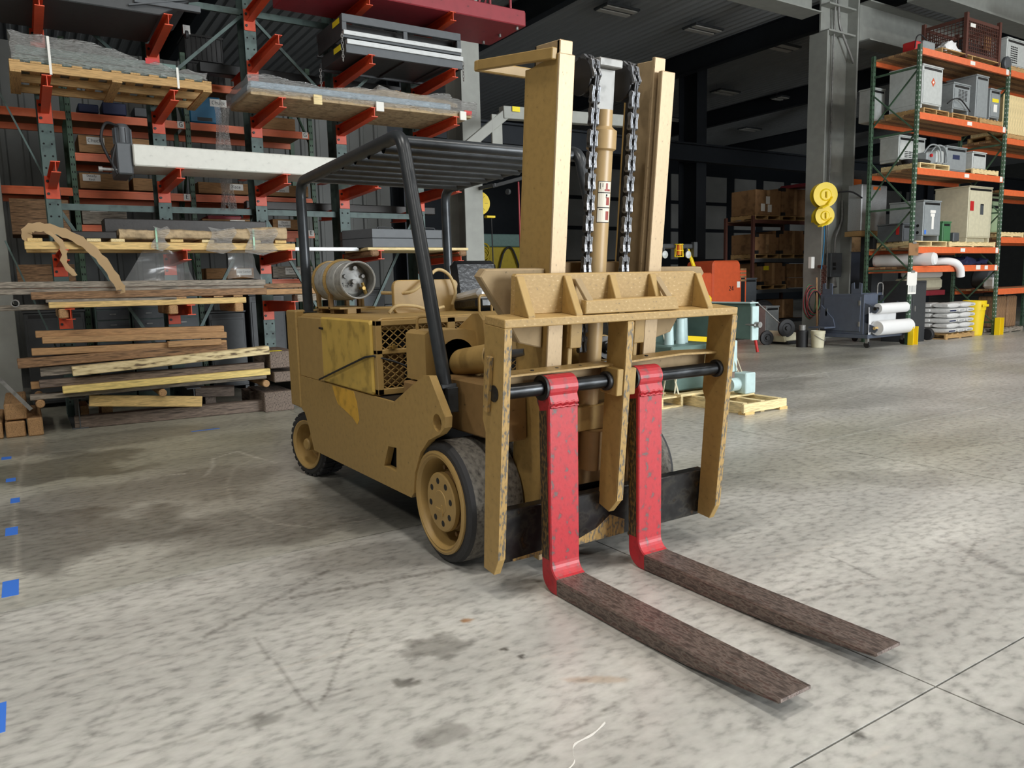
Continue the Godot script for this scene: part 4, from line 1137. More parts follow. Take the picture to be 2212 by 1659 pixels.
func left_rack() -> void:
	var R := thing("cantilever_rack", "dark green cantilever rack with red arms standing along the left", "rack", Vector3(2.9, 0, -11.0))
	var xs := [0.44, 1.69, 2.93, 4.14, 5.37]
	var levels := [[1.385, 2.03, 2.965, 3.85, 4.66], [1.385, 2.03, 2.965, 3.835, 4.66], [1.385, 2.03, 2.965, 3.885, 4.62, 5.28], [2.03, 2.965, 3.885, 4.55, 5.28], [2.0, 2.965, 3.885, 4.53, 5.28]]
	var hole_st := S()
	for r in 40:
		for s in [-0.042, 0.042]: cyl(hole_st, Vector3(s, 0.2 + r * 0.143, 0.011), Vector3(s, 0.2 + r * 0.143, 0.0125), 0.012, 0.012, 8)
	for i in 5:
		var x: float = xs[i]
		var st := S()
		B(st, x - 0.08, x + 0.08, 0.0, 5.9, -10.97, -10.95, 0.003); B(st, x - 0.008, x + 0.008, 0.0, 5.9, -11.28, -10.97); B(st, x - 0.08, x + 0.08, 0.0, 5.9, -11.3, -11.28, 0.003)
		var c := obj("upright", st, MT.rack_green, R)
		var hs := S(); hs.append_from(hole_st.commit(), 0, Transform3D(Basis(), Vector3(x, 0, -10.96)))
		tag(obj("bolt_holes", hs, MT.hole, c), "", "", "", "stuff")
		st = S(); ibeam(st, Vector3(x, 0.18, -11.2), Vector3(x, 0.18, -9.95), 0.16, 0.36, 0.014); obj("base", st, MT.machine_dark, R)
		for y in levels[i]:
			st = S(); ibeam(st, Vector3(x, y - 0.0775, -10.94), Vector3(x, y - 0.0775, -9.68), 0.09, 0.155, 0.009, 0.12)
			var arm := obj("arm", st, MT.arm_red, R)
			st = S(); B(st, x - 0.075, x + 0.075, y - 0.27, y + 0.0, -10.95, -10.936, 0.002); obj("mount_plate", st, MT.arm_red, arm)
			for q in [-0.06, -0.21]:
				st = S(); cyl(st, Vector3(x - 0.045, y + q, -10.936), Vector3(x - 0.045, y + q, -10.92), 0.017, 0.017, 6); obj("bolt", st, MT.black, arm)
	for q in [[2, 3.28], [3, 3.28], [3, 2.72], [4, 2.72], [2, 2.72], [2, 4.6], [3, 4.6], [4, 4.6]]:
		var st := S(); ibeam(st, Vector3(xs[q[0]], q[1] - 0.0775, -11.29), Vector3(xs[q[0]], q[1] - 0.0775, -12.0), 0.09, 0.155, 0.009, 0.12); obj("arm", st, MT.arm_red, R)
	for i in 4:
		for y in [2.62, 5.28]:
			var st := S(); B(st, xs[i] + 0.05, xs[i + 1] - 0.05, y - 0.04, y + 0.04, -11.12, -11.08); obj("brace", st, MT.rack_green, R)
		var st2 := S(); bar(st2, Vector3(xs[i] + 0.05, 4.2 if i % 2 else 5.25, -11.1), Vector3(xs[i + 1] - 0.05, 5.25 if i % 2 else 4.2, -11.1), 0.04, 0.04); obj("brace", st2, MT.rack_green, R)
		st2 = S(); bar(st2, Vector3(xs[i] + 0.05, 0.5 if i % 2 else 2.6, -11.1), Vector3(xs[i + 1] - 0.05, 2.6 if i % 2 else 0.5, -11.1), 0.04, 0.04); obj("brace", st2, MT.rack_green, R)
	for q in [[2.9, 4.2], [2.2, 0.6]]:
		var st3 := S(); bar(st3, Vector3(-0.1, q[1] if q[0] > 2.5 else q[0], -11.1), Vector3(0.4, q[0] if q[0] > 2.5 else q[1], -11.1), 0.02, 0.02); obj("brace", st3, MT.rack_green, R)

func sign_plate(parent: Node3D, x0: float, x1: float, y0: float, y1: float, z: float, lines: Array, size: float) -> void:
	bxm("sign", x0, x1, y0, y1, z, z + 0.003, MT.paper, parent)
	for i in lines.size():
		text("lettering", lines[i], size, MT.ink, parent, Vector3((x0 + x1) / 2, (y0 + y1) / 2 + ((lines.size() - 1) * 0.5 - i) * size * 1.15, z + 0.004))

func crate(called: String, label: String, x0: float, x1: float, y0: float, y1: float, z1: float, depth: float, m: Material, group := "", cat := "crate") -> Node3D:
	var o := thing(called, label, cat, Vector3((x0 + x1) / 2, y0, z1 - depth / 2), group)
	var t := 0.02
	bxm("front_board", x0, x1, y0, y1, z1 - t, z1, m, o, 0.003); bxm("back_board", x0, x1, y0, y1, z1 - depth, z1 - depth + t, m, o)
	bxm("side_board", x0, x0 + t, y0, y1, z1 - depth + t, z1 - t, m, o); bxm("side_board", x1 - t, x1, y0, y1, z1 - depth + t, z1 - t, m, o)
	bxm("bottom_board", x0 + t, x1 - t, y0, y0 + t, z1 - depth + t, z1 - t, m, o)
	return o

func back_rack() -> void:
	var R := thing("pallet_rack", "pallet rack with green posts and orange beams behind the cantilever rack", "rack", Vector3(2.4, 0, -12.8))
	for x in [-1.1, 0.77, 2.3, 4.15]:
		for z in [-12.35, -13.35]:
			var st := S(); B(st, x - 0.035, x + 0.035, 0, 5.0, z - 0.035, z + 0.035, 0.004)
			var p := obj("post", st, MT.post_green, R)
			if z > -13.0:
				st = S()
				for r in 46:
					for s in [-0.015, 0.015]: B(st, x + s - 0.006, x + s + 0.006, 0.3 + r * 0.1, 0.328 + r * 0.1, z + 0.034, z + 0.0362)
				tag(obj("slots", st, MT.hole, p), "", "", "", "stuff")
		for k in 4:
			var st := S(); bar(st, Vector3(x, 0.5 + k * 1.1, -12.35 if k % 2 else -13.35), Vector3(x, 1.5 + k * 1.1, -13.35 if k % 2 else -12.35), 0.03, 0.03); obj("brace", st, MT.post_green, R)
	for q in [[-1.06, 0.735, [4.02, 3.0, 1.72]], [0.805, 2.265, [4.02, 3.48, 2.98, 2.5, 1.7]], [2.335, 4.115, [4.6, 4.02, 2.98, 2.46, 1.7]]]:
		for y in q[2]:
			for z in [-12.33, -13.33]:
				var st := S()
				prism(st, poly([z - 0.02, y - 0.11, z + 0.025, y - 0.11, z + 0.025, y - 0.03, z + 0.005, y - 0.025, z + 0.005, y, z - 0.02, y]), "x", q[0], q[1]); var b := obj("beam", st, MT.beam_orange, R)
			bxm("deck", q[0], q[1], y - 0.02, y - 0.005, -13.3, -12.36, MT.brown_wood_x, R)
	for q in [["G", 2.2, 3.97], ["G", 4.05, 3.97], ["E", 2.21, 2.93], ["E", 4.06, 2.43]]:
		bxm("bay_sign", q[1] - 0.045, q[1] + 0.045, q[2] - 0.05, q[2] + 0.045, -12.303, -12.3, MT.paper, R)
		text("lettering", q[0], 0.085, MT.ink, R, Vector3(q[1], q[2], -12.298), Basis(), "Droid Sans", 0.002)
	# signed crates
	var o := crate("wood_crate", "long wooden crate with a Chucks sign on the upper orange shelf", 0.86, 1.92, 3.49, 3.72, -12.3, 0.7, MT.crate_wood_x)
	sign_plate(o, 0.96, 1.18, 3.6, 3.7, -12.298, ["Chucks"], 0.062)
	o = crate("wood_crate", "wooden crate with a Steady Rest sign on the left shelf below the Chucks crate", 0.83, 1.44, 3.0, 3.21, -12.3, 0.7, MT.crate_wood_x)
	sign_plate(o, 0.87, 1.09, 3.1, 3.19, -12.298, ["Steady", "Rest"], 0.042)
	crate("wood_crate", "small plain wooden crate right of the lower Steady Rest crate", 1.5, 1.86, 3.0, 3.17, -12.3, 0.6, MT.crate_wood_x)
	o = crate("wood_crate", "gray wooden crate with a Face Plates sign", 0.82, 1.38, 2.51, 2.78, -12.3, 0.7, MT.gray_wood_x)
	sign_plate(o, 0.92, 1.14, 2.68, 2.77, -12.298, ["Face Plates"], 0.04)
	o = crate("wood_crate", "wooden crate with a Steady Rest sign on the top shelf under the stacked gray frames", 3.45, 4.08, 4.6, 4.79, -12.3, 0.7, MT.crate_wood_x)
	sign_plate(o, 3.55, 3.78, 4.68, 4.78, -12.298, ["Steady", "Rest"], 0.045)
	o = crate("wood_crate", "wooden crate whose sign begins Face, below the white beam", 2.38, 3.12, 3.0, 3.16, -12.3, 0.7, MT.crate_wood_x)
	sign_plate(o, 2.83, 3.03, 3.06, 3.15, -12.298, ["Face"], 0.06)
	o = crate("wood_crate", "wooden crate with half a Plates sign under the third arm", 3.4, 4.05, 3.0, 3.17, -12.3, 0.7, MT.crate_wood_x)
	sign_plate(o, 3.48, 3.74, 3.06, 3.16, -12.298, ["Face", "Plates"], 0.045)
	o = crate("wood_crate", "wooden crate with a Lathe Center Drivers sign", 2.4, 3.14, 2.48, 2.62, -12.3, 0.7, MT.crate_wood_x)
	sign_plate(o, 2.8, 3.02, 2.5, 2.61, -12.298, ["Lathe Center", "Drivers"], 0.04)
	o = crate("wood_crate", "wooden crate with a Chuck Backplates sign", 3.45, 4.0, 2.48, 2.64, -12.3, 0.7, MT.crate_wood_x)
	sign_plate(o, 3.53, 3.73, 2.51, 2.62, -12.298, ["Chuck", "Backplates"], 0.04)
	o = crate("wood_crate", "wooden crate with a Live Center sign above the stacked boards", 2.4, 3.2, 1.72, 1.88, -12.3, 0.7, MT.crate_wood_x)
	sign_plate(o, 2.84, 3.07, 1.77, 1.87, -12.298, ["Live Center"], 0.042)
	o = crate("wood_crate", "gray wooden crate with a Quick Change Tool Post sign behind the guard post", 3.4, 4.05, 1.72, 1.9, -12.3, 0.7, MT.gray_wood_x)
	sign_plate(o, 3.6, 3.85, 1.77, 1.88, -12.298, ["Quick Change", "Tool Post"], 0.036)
	o = crate("wood_crate", "plain wooden crate under the wrapped sheet pack, beside the right G sign", 3.35, 3.9, 4.02, 4.2, -12.3, 0.6, MT.crate_wood_x)
	crate("wood_crate", "large brown wooden crate behind the leftmost upright", -0.02, 0.66, 2.35, 2.82, -12.2, 0.8, MT.brown_wood_x)
	crate("wood_crate", "dim wooden crate low behind the cardboard strip", -0.02, 0.66, 1.72, 1.95, -12.2, 0.8, MT.brown_wood_x)
	# a blue machine and black tubs
	o = thing("blue_machine", "blue machine cabinet with a Chuck sign, left of the wrapped sheet pack", "machine", Vector3(2.55, 4.02, -12.6))
	bxm("housing", 2.34, 2.8, 4.03, 4.42, -12.95, -12.35, MT.blue, o, 0.02); bxm("slot", 2.45, 2.66, 4.06, 4.11, -12.35, -12.345, MT.black, o)
	sign_plate(o, 2.64, 2.88, 4.28, 4.39, -12.34, ["Chuck"], 0.07)
	for q in [[2.36, 2.9, 4.605, 4.92, "black slatted tub on the top shelf between the two wrapped loads"], [2.36, 2.9, 4.93, 5.3, "upper black slatted tub behind the diagonal brace"]]:
		o = thing("plastic_tub", q[4], "tub", Vector3((q[0] + q[1]) / 2, q[2], -12.6))
		bxm("wall", q[0], q[1], q[2], q[3], -12.9, -12.4, MT.black, o, 0.01)
		for k in 8:
			bxm("rib", q[0] + 0.02 + k * (q[1] - q[0] - 0.05) / 7, q[0] + 0.035 + k * (q[1] - q[0] - 0.05) / 7, q[2] + 0.02, q[3] - 0.03, -12.4, -12.385, MT.rubber, o)
		bxm("lip", q[0] - 0.01, q[1] + 0.01, q[3] - 0.03, q[3], -12.91, -12.38, MT.rubber, o)
	for q in [[0.9, 1.15, 4.04, 4.15], [1.2, 1.5, 4.04, 4.2], [1.6, 1.95, 4.04, 4.17]]:
		single("instrument_case", box_st(q[0], q[1], q[2], q[3], -12.8, -12.35, 0.01), MT.navy if q[0] < 1.3 else MT.charcoal, ["navy instrument case under the left wrapped pallet", "dark instrument case with a white plate under the left wrapped pallet", "third dark case from the left under the left wrapped pallet"][int((q[0] - 0.8) / 0.38)], "case")
	single("red_toolbox", box_st(2.5, 3.0, 2.62, 2.68, -12.9, -12.4, 0.01), MT.maroon, "flat red case lying in the Lathe Center Drivers crate", "case")
	# drawer cabinets, and plain dark boxes filling the gloom at floor level
	var kk := 0
	for x in [0.84, 1.3, 1.76]:
		o = thing("drawer_cabinet", ["left", "middle", "right"][kk] + " gray-green drawer cabinet in the gloom behind the lowest arms", "cabinet", Vector3(x + 0.22, 0.0, -12.3))
		bxm("case", x, x + 0.44, 0.0, 1.5, -12.7, -12.05, MT.rack_green, o, 0.006)
		for r in 9:
			bxm("drawer", x + 0.02, x + 0.42, 0.12 + r * 0.15, 0.255 + r * 0.15, -12.05, -12.035, MT.machine_dark, o, 0.003)
			bxm("pull", x + 0.18, x + 0.26, 0.19 + r * 0.15, 0.205 + r * 0.15, -12.035, -12.02, MT.bright_steel, o)
		kk += 1
	kk = 0
	for q in [[0.0, 0.72, 0.0, 1.3], [2.36, 2.9, 0.0, 1.2], [2.95, 3.5, 0.0, 1.45], [3.55, 4.1, 0.0, 1.1], [4.3, 5.2, 0.0, 1.5], [5.25, 6.3, 0.0, 1.2]]:
		o = cabinet("dark_box", ["leftmost", "second", "third", "fourth", "fifth", "rightmost"][kk] + " dark box filling the gloom on the floor behind the cantilever rack", q[0], q[1], q[2], q[3], -12.8, -12.1 - 0.1 * (kk % 2), MT.charcoal, "bin", 0.06)
		kk += 1
	var bar_st := S()
	B(bar_st, 2.0, 4.9, 3.28, 3.38, -11.7, -11.6, 0.01); single("long_bar", bar_st, MT.dark_steel, "long dark steel bar behind the white beam", "bar")
	bar_st = S(); B(bar_st, 2.9, 6.0, 2.72, 2.84, -11.8, -11.66, 0.01); single("long_bar", bar_st, MT.dark_steel, "long dark steel bar under the right part of the white beam", "bar")
	bar_st = S(); B(bar_st, 2.4, 5.6, 4.6, 4.74, -11.9, -11.7, 0.01); single("long_bar", bar_st, MT.black, "long black bar high behind the diagonal brace", "bar")

func box_st(x0: float, x1: float, y0: float, y1: float, z0: float, z1: float, b := 0.0) -> SurfaceTool:
	var st := S(); B(st, x0, x1, y0, y1, z0, z1, b); return st

# a timber of depth d in z and height h between two end points of its front face centre line
func timber(label: String, m: Material, a: Vector3, c: Vector3, d: float, h: float, group := "") -> Node3D:
	var st := S()
	var off := Vector3(0, 0, -d / 2)
	bar(st, a + off, c + off, d, h, 0.006)
	return single("timber", st, m, label, "timber", group)

func pallet(label: String, x0: float, x1: float, y0: float, z0: float, z1: float, along: String, n: int, m: String, group := "", h := 0.125) -> Node3D:
	var o := thing("pallet", label, "pallet", Vector3((x0 + x1) / 2, y0, (z0 + z1) / 2), group)
	var t := 0.02
	var ml: Material = MT[m + "_" + along]
	var mc: Material = MT[m + ("_z" if along == "x" else "_x")]
	for k in 3:
		var f := k / 2.0
		if along == "x":
			var z := lerpf(z0 + 0.02, z1 - 0.02, f)
			bxm("stringer", x0, x1, y0 + t, y0 + h - t, z - 0.02, z + 0.02, ml, o, 0.003)
		else:
			var x := lerpf(x0 + 0.02, x1 - 0.02, f)
			bxm("stringer", x - 0.02, x + 0.02, y0 + t, y0 + h - t, z0, z1, ml, o, 0.003)
	for lv in 2:
		var nn := n if lv else maxi(3, n / 3)
		for k in nn:
			var f := k / float(nn - 1)
			var y := y0 + (h - t if lv else 0.0)
			if along == "x":
				var x := lerpf(x0 + 0.05, x1 - 0.05, f)
				bxm("board", x - 0.05, x + 0.05, y, y + t, z0, z1 + 0.003, mc, o, 0.002)
			else:
				var z := lerpf(z0 + 0.05, z1 - 0.05, f)
				bxm("board", x0, x1, y, y + t, z - 0.05, z + 0.05, mc, o, 0.002)
	return o

# a crumpled skin of film over a box, its surface pushed about by noise
func film_skin(st: SurfaceTool, x0: float, x1: float, prof: Callable, amp: float, sd: int, nx := 40) -> void:
	var n := FastNoiseLite.new(); n.seed = sd; n.frequency = 1.6; n.fractal_octaves = 4
	var rings := []
	for i in nx + 1:
		var x := lerpf(x0, x1, float(i) / nx)
		var ring := []
		for q in prof.call(x):
			var p := Vector3(x, q.y, q.x)
			ring.append(p + Vector3(n.get_noise_3d(p.x * 2 + 9, p.y * 6, p.z * 6), n.get_noise_3d(p.x * 2, p.y * 6, p.z * 6), n.get_noise_3d(p.x * 2 + 31, p.y * 6, p.z * 6)) * amp)
		rings.append(ring)
	skin(st, rings)

func ring_box(z0: float, z1: float, y0: float, y1: float) -> Array:  # points round a box section, several per side
	var o := []
	for k in 6: o.append(Vector2(lerpf(z0, z1, k / 6.0), y0))
	for k in 4: o.append(Vector2(z1, lerpf(y0, y1, k / 4.0)))
	for k in 6: o.append(Vector2(lerpf(z1, z0, k / 6.0), y1))
	for k in 4: o.append(Vector2(z0, lerpf(y1, y0, k / 4.0)))
	return o

func left_loads() -> void:
	var st: SurfaceTool
	var o: Node3D
	# --- upper left: wrapped green bars on a long pallet, big sheet metal hood above
	pallet("long oak pallet carrying the film-wrapped green bars at upper left", 0.115, 2.11, 3.852, -10.75, -9.7, "x", 11, "pallet_wood")
	o = thing("wrapped_bars", "film-wrapped bundle of green machine bars on the long pallet at upper left", "bundle", Vector3(1.1, 3.98, -10.2))
	for k in 3:
		for j in 3:
			if j == 2 and k == 2: continue
			bxm("bar", 0.16 + 0.02 * j, [2.03, 1.75, 1.15][j], 3.979 + j * 0.085, 4.055 + j * 0.085, -10.6 + k * 0.29, -10.36 + k * 0.29, MT.tool_green, o, 0.006)
	st = S(); film_skin(st, 0.14, 2.07, func(x: float) -> Array: return ring_box(-10.66, -9.73, 3.978, lerpf(4.27, 4.08, smoothstep(0.6, 1.9, x))), 0.035, 5, 60); obj("film", st, MT.film_gloss, o)
	bxm("red_tag", 1.42, 1.56, 4.1, 4.16, -9.725, -9.722, MT.red, o)
	for x in [0.485, 1.745]: bxm("strap", x - 0.012, x + 0.012, 3.86, 4.25 if x < 1 else 4.09, -9.705, -9.697, MT.paper, o)
	o = thing("metal_hood", "big dark sheet-metal hood on the topmost left arms, cut off by the picture edge", "hood", Vector3(0.6, 4.66, -10.3))
	st = S(); prism(st, poly([-0.9, 4.662, 1.62, 4.662, 1.95, 4.86, 2.06, 5.6, -1.1, 5.6]), "z", -10.9, -9.78, 0.01); obj("shell", st, MT.charcoal, o)
	st = S(); bar(st, Vector3(1.3, 4.71, -9.78), Vector3(2.05, 4.9, -9.78), 0.1, 0.012); bxm("rim_flange", 1.36, 2.06, 4.75, 4.82, -9.8, -9.74, MT.machine_dark, o, 0.004)
	obj("rim_edge", st, MT.machine_dark, o)
	for q in [[1.98, 4.62, "front caster hanging at the corner of the sheet-metal hood"], [1.86, 4.5, ""]]:
		if q[2] == "": continue
		st = S(); cyl(st, Vector3(1.95, 4.62, -10.2), Vector3(1.99, 4.62, -10.2), 0.05, 0.05, 16, 0.008); obj("caster", st, MT.rubber, o)
		bxm("caster_fork", 1.93, 2.01, 4.62, 4.72, -10.23, -10.17, MT.bright_steel, o)
	# --- the long sheet pack wrapped in film
	o = thing("sheet_pack", "long film-wrapped pack of blue-faced sheets on cardboard above the white beam", "bundle", Vector3(4.1, 3.89, -10.2))
	bxm("cardboard_base", 2.56, 5.64, 3.892, 3.97, -10.75, -9.72, MT.brown_paper, o, 0.006)
	bxm("blue_sheet", 2.56, 5.3, 3.972, 4.05, -10.7, -9.71, mat("blue_film", C(168, 196, 216), 0.4), o, 0.01)
	st = S(); film_skin(st, 3.6, 5.5, func(x: float) -> Array: return ring_box(-10.4, -9.85, 4.05, 4.10 + 0.07 * sin(clampf((x - 3.6) / 1.9, 0, 1) * PI)), 0.03, 8, 24); obj("paper_heap", st, MT.brown_paper, o)
	st = S(); film_skin(st, 2.52, 5.7, func(x: float) -> Array: return ring_box(-10.8, -9.685, 3.92, 4.095 + 0.03 * sin(x * 5.0) + (0.05 if x > 4.2 and x < 5.3 else 0.0)), 0.03, 11, 90); obj("film", st, MT.film_gloss, o)
	for q in [[3.32, 3.43], [4.16, 4.27], [5.42, 5.52]]: bxm("corner_block", q[0], q[1], 3.84, 3.96, -9.69, -9.66, MT.new_pine_x if q[0] < 4 else MT.paper, o, 0.004)
	bxm("red_sticker", 5.5, 5.62, 3.92, 3.98, -9.684, -9.68, MT.red, o)
	for k in 3:
		st = S()
		var pts := []
		for i in 12: pts.append([Vector3(2.3 + k * 0.055 + 0.02 * sin(i * 0.9 + k), 3.9 - i * 0.12 + (0.1 if k == 1 else 0.0), -10.55 + 0.02 * cos(i * 1.3 + k)), Vector3(2.36 + k * 0.055 + 0.02 * sin(i * 1.1 + k), 3.9 - i * 0.12, -10.5 + 0.03 * sin(i * 0.8))])
		skin(st, pts, false)
		obj("hanging_film", st, MT.film_gloss, o)
	# --- stacked steel frames
	for f in 2:
		o = thing("steel_deck", ["lower gray steel deck frame with bright lip, on the arms under the open frame", "upper open gray steel frame with two dark bays, stacked on the solid frame"][f], "frame", Vector3(4.65, 4.555 + 0.185 * f, -10.2))
		var y0 := 4.555 + 0.185 * f
		var x0 := 3.82 - 0.04 * f
		var x1 := 5.54 - 0.02 * f
		for z in [-9.76, -10.75]: bxm("rail", x0, x1, y0, y0 + (0.105 if f == 0 else 0.03), z - 0.05, z, MT.machine_dark, o, 0.003)
		bxm("lip", x0 + 0.01, x1, y0 + (0.105 if f == 0 else 0.03), y0 + (0.165 if f == 0 else 0.085), -9.83, -9.735, MT.aluminium, o, 0.003)
		bxm("end_plate", x0, x0 + 0.02, y0, 4.72 if f == 0 else 5.02, -10.7, -9.81, MT.charcoal, o); bxm("end_plate", x1 - 0.02, x1, y0, 4.72 if f == 0 else 5.02, -10.7, -9.81, MT.charcoal, o)
		if f == 1:
			bxm("top_rail", x0, x1, 4.93, 5.03, -9.81, -9.755, MT.machine_dark, o, 0.004); bxm("top_rail", x0, x1, 4.93, 5.03, -10.75, -10.7, MT.machine_dark, o, 0.004)
			for x in [x0, 4.64, x1 - 0.06]: bxm("upright", x, x + 0.06, 4.825, 4.93, -9.8, -9.757, MT.machine_dark, o, 0.003)
			bxm("back_panel", x0 + 0.02, x1 - 0.02, 4.78, 4.98, -10.0, -9.98, MT.black, o)
			for y in [4.93, 4.6]: bxm("warning_sticker", x0 - 0.003, x0, y, y + 0.07, -10.1, -9.85, MT.tag_yellow, o)
		else:
			bxm("deck", x0 + 0.02, x1 - 0.02, y0 + 0.02, y0 + 0.04, -10.7, -9.81, MT.charcoal, o)
			for x in [0.3, 0.85, 1.4]: bxm("joist", x0 + x, x0 + x + 0.06, y0, y0 + 0.02, -10.7, -9.81, MT.charcoal, o)
	for q in [[3.765, 4.74, -9.74, 8, "steel chain hanging at the left end of the gray frames"], [3.76, 4.52, -10.6, 7, "second chain hanging behind the left end of the gray frames"], [5.555, 4.63, -9.77, 6, "short chain hanging at the right end of the gray frames"]]:
		o = thing("chain", q[4], "chain", Vector3(q[0], q[1], q[2]))
		for k in q[3]:
			st = S()
			var ring := []
			for i in 17:
				var a := TAU * i / 16
				var e := Vector3(cos(a) * 0.013, sin(a) * 0.026, 0)
				if k % 2: e = Vector3(0, e.y, e.x)
				ring.append(Vector3(q[0], q[1] - k * 0.041, q[2]) + e)
			tube(st, ring, 0.005, 6, false); obj("link", st, MT.bright_steel, o)
	# --- red machine bed on the top arms
	o = thing("machine_bed", "long maroon machine bed on the topmost right arms", "machine", Vector3(5.0, 5.28, -10.2))
	bxm("bed", 3.2, 6.6, 5.282, 5.5, -10.75, -9.72, MT.maroon, o, 0.012); bxm("end_cap", 6.56, 6.62, 5.29, 5.49, -10.73, -9.74, MT.maroon, o, 0.01)
	for x in [6.05, 6.4]: bxm("rail_post", x, x + 0.03, 5.5, 5.95, -9.85, -9.82, MT.maroon, o)
	for k in 5:
		st = S(); bar(st, Vector3(5.6 + k * 0.1, 5.5, -9.9), Vector3(5.75 + k * 0.1, 5.95, -9.9), 0.02, 0.03); obj("grate_bar", st, MT.maroon, o)
	for q in [[6.5, -9.8], [6.45, -10.2], [6.4, -10.6]]:
		st = S(); cyl(st, Vector3(q[0], 5.28, q[1]), Vector3(q[0], 5.24, q[1]), 0.022, 0.022, 8); obj("bolt", st, MT.bright_steel, o)
	# --- white beam with its motor
	o = thing("white_beam", "long dirty white box beam with a gray motor at its left end", "beam", Vector3(3.3, 2.97, -10.1))
	bxm("box_section", 1.215, 5.42, 2.972, 3.212, -10.42, -9.74, MT.white_paint, o, 0.012)
	bxm("head_plate", 1.05, 1.213, 2.88, 3.23, -10.4, -9.8, MT.machine_dark, o, 0.015)
	st = S(); lathe(st, Vector3(1.17, 3.22, -10.2), Vector3(0, 1, 0), [Vector2(0, 0), Vector2(0.1, 0), Vector2(0.1, 0.04), Vector2(0.085, 0.05), Vector2(0.085, 0.24), Vector2(0.06, 0.28), Vector2(0, 0.28)], 20); obj("motor", st, MT.machine_dark, o)
	for k in 10:
		var a := TAU * k / 10
		st = S(); BX(st, Transform3D(Basis(Vector3.UP, -a), Vector3(1.17 + cos(a) * 0.09, 3.36, -10.2 + sin(a) * 0.09)), Vector3(0.025, 0.18, 0.008)); obj("cooling_fin", st, MT.machine_dark, o)
	st = S(); tube(st, curve([Vector3(1.12, 3.46, -10.1), Vector3(0.98, 3.45, -9.95), Vector3(0.92, 3.25, -9.9), Vector3(1.0, 3.0, -9.85), Vector3(1.06, 2.92, -9.85)]), 0.016, 8); obj("cable", st, MT.rubber, o)
	st = S(); tube(st, curve([Vector3(1.05, 3.2, -9.8), Vector3(1.0, 3.0, -9.78), Vector3(1.04, 2.88, -9.8)]), 0.01, 8); obj("cable", st, MT.rubber, o)
	st = S(); cyl(st, Vector3(0.86, 2.93, -9.85), Vector3(1.06, 2.93, -9.85), 0.018, 0.018, 10); cyl(st, Vector3(0.86, 2.93, -9.85), Vector3(0.9, 2.93, -9.85), 0.03, 0.03, 10); obj("spindle", st, MT.bright_steel, o)
	# --- level two: 4x4s with paper-wrapped steel and a black bar
	timber("front yellow pine 4x4 under the torn brown paper", MT.pine_x, Vector3(0.08, 2.075, -9.745), Vector3(3.0, 2.07, -9.745), 0.09, 0.085)
	timber("rear pine 4x4 under the brown paper bundle", MT.pine_x, Vector3(0.1, 2.075, -10.55), Vector3(3.0, 2.075, -10.55), 0.09, 0.085)
	var k2 := 0
	for x in [0.18, 0.74, 0.98, 1.6, 1.95, 2.5, 2.82]:
		single("spacer_block", box_st(x - 0.07, x + 0.07, 2.118, 2.152, -10.6, -9.75 + 0.012 * (k2 % 2), 0.003), MT.new_pine_z if k2 % 3 else MT.pine_z, "%s pine spacer from the left between the 4x4 and the brown paper bundle" % ["first", "second", "third", "fourth", "fifth", "sixth", "seventh"][k2], "spacer")
		k2 += 1
	single("steel_channel", box_st(0.42, 0.98, 2.155, 2.235, -10.5, -9.8, 0.008), MT.dark_steel, "bare gray steel channel at the left end of the brown paper bundle", "channel")
	o = thing("paper_bundle", "long bundle wrapped in torn brown paper and film on the second level", "bundle", Vector3(1.95, 2.16, -10.1))
	st = S(); film_skin(st, 1.0, 2.9, func(x: float) -> Array: return ring_box(-10.56, -9.74 - 0.03 * smoothstep(1.3, 1.0, x), 2.158, 2.26 + 0.05 * smoothstep(2.0, 2.75, x)), 0.022, 15, 60); obj("brown_paper", st, MT.brown_paper, o)
	for q in [[1.35, 1.5, 2.05], [1.95, 2.25, 2.02], [2.4, 2.75, 2.0]]:
		st = S()
		var rows := []
		for i in 9:
			var t := i / 8.0
			rows.append([Vector3(q[0] + 0.04 * sin(t * 5), lerpf(2.3, q[2], t), -9.72 + 0.02 * sin(t * 9)), Vector3(lerpf(q[0], q[1], 0.5), lerpf(2.27, q[2] - 0.04, t), -9.705 + 0.02 * cos(t * 7)), Vector3(q[1] + 0.03 * sin(t * 7), lerpf(2.3, q[2] + 0.03, t), -9.72 + 0.02 * sin(t * 6 + 1))])
		skin(st, rows, false); obj("torn_film", st, MT.film_gloss, o)
	for x in [0.9 + 0.48, 2.48]: bxm("green_strap", x - 0.01, x + 0.01, 2.03, 2.28, -9.722, -9.718, mat("strap_green", C(150, 200, 170), 0.4), o)
	for q in [[1.25, 1.7, 1.62], [2.2, 2.5, 1.68]]:
		st = S()
		var rows := []
		for i in 9:
			var t := i / 8.0
			rows.append([Vector3(q[0] - 0.25 * t * (1 if q[0] < 2 else 0), lerpf(2.04, q[2], t), -9.95 + 0.05 * sin(t * 5)), Vector3((q[0] + q[1]) / 2, lerpf(2.04, q[2] + 0.03, t), -9.9 + 0.04 * cos(t * 6)), Vector3(q[1] + 0.12 * t, lerpf(2.04, q[2] - 0.02, t), -10.0 + 0.05 * sin(t * 8))])
		skin(st, rows, false); obj("hanging_film", st, MT.film, o)
	st = S()
	var strip := curve([Vector3(0.14, 2.1, -9.78), Vector3(0.11, 2.2, -9.74), Vector3(0.18, 2.262, -9.72), Vector3(0.36, 2.24, -9.7), Vector3(0.6, 2.12, -9.66), Vector3(0.8, 1.9, -9.64), Vector3(0.94, 1.62, -9.62), Vector3(0.955, 1.585, -9.62)], 5)
	var rows2 := []
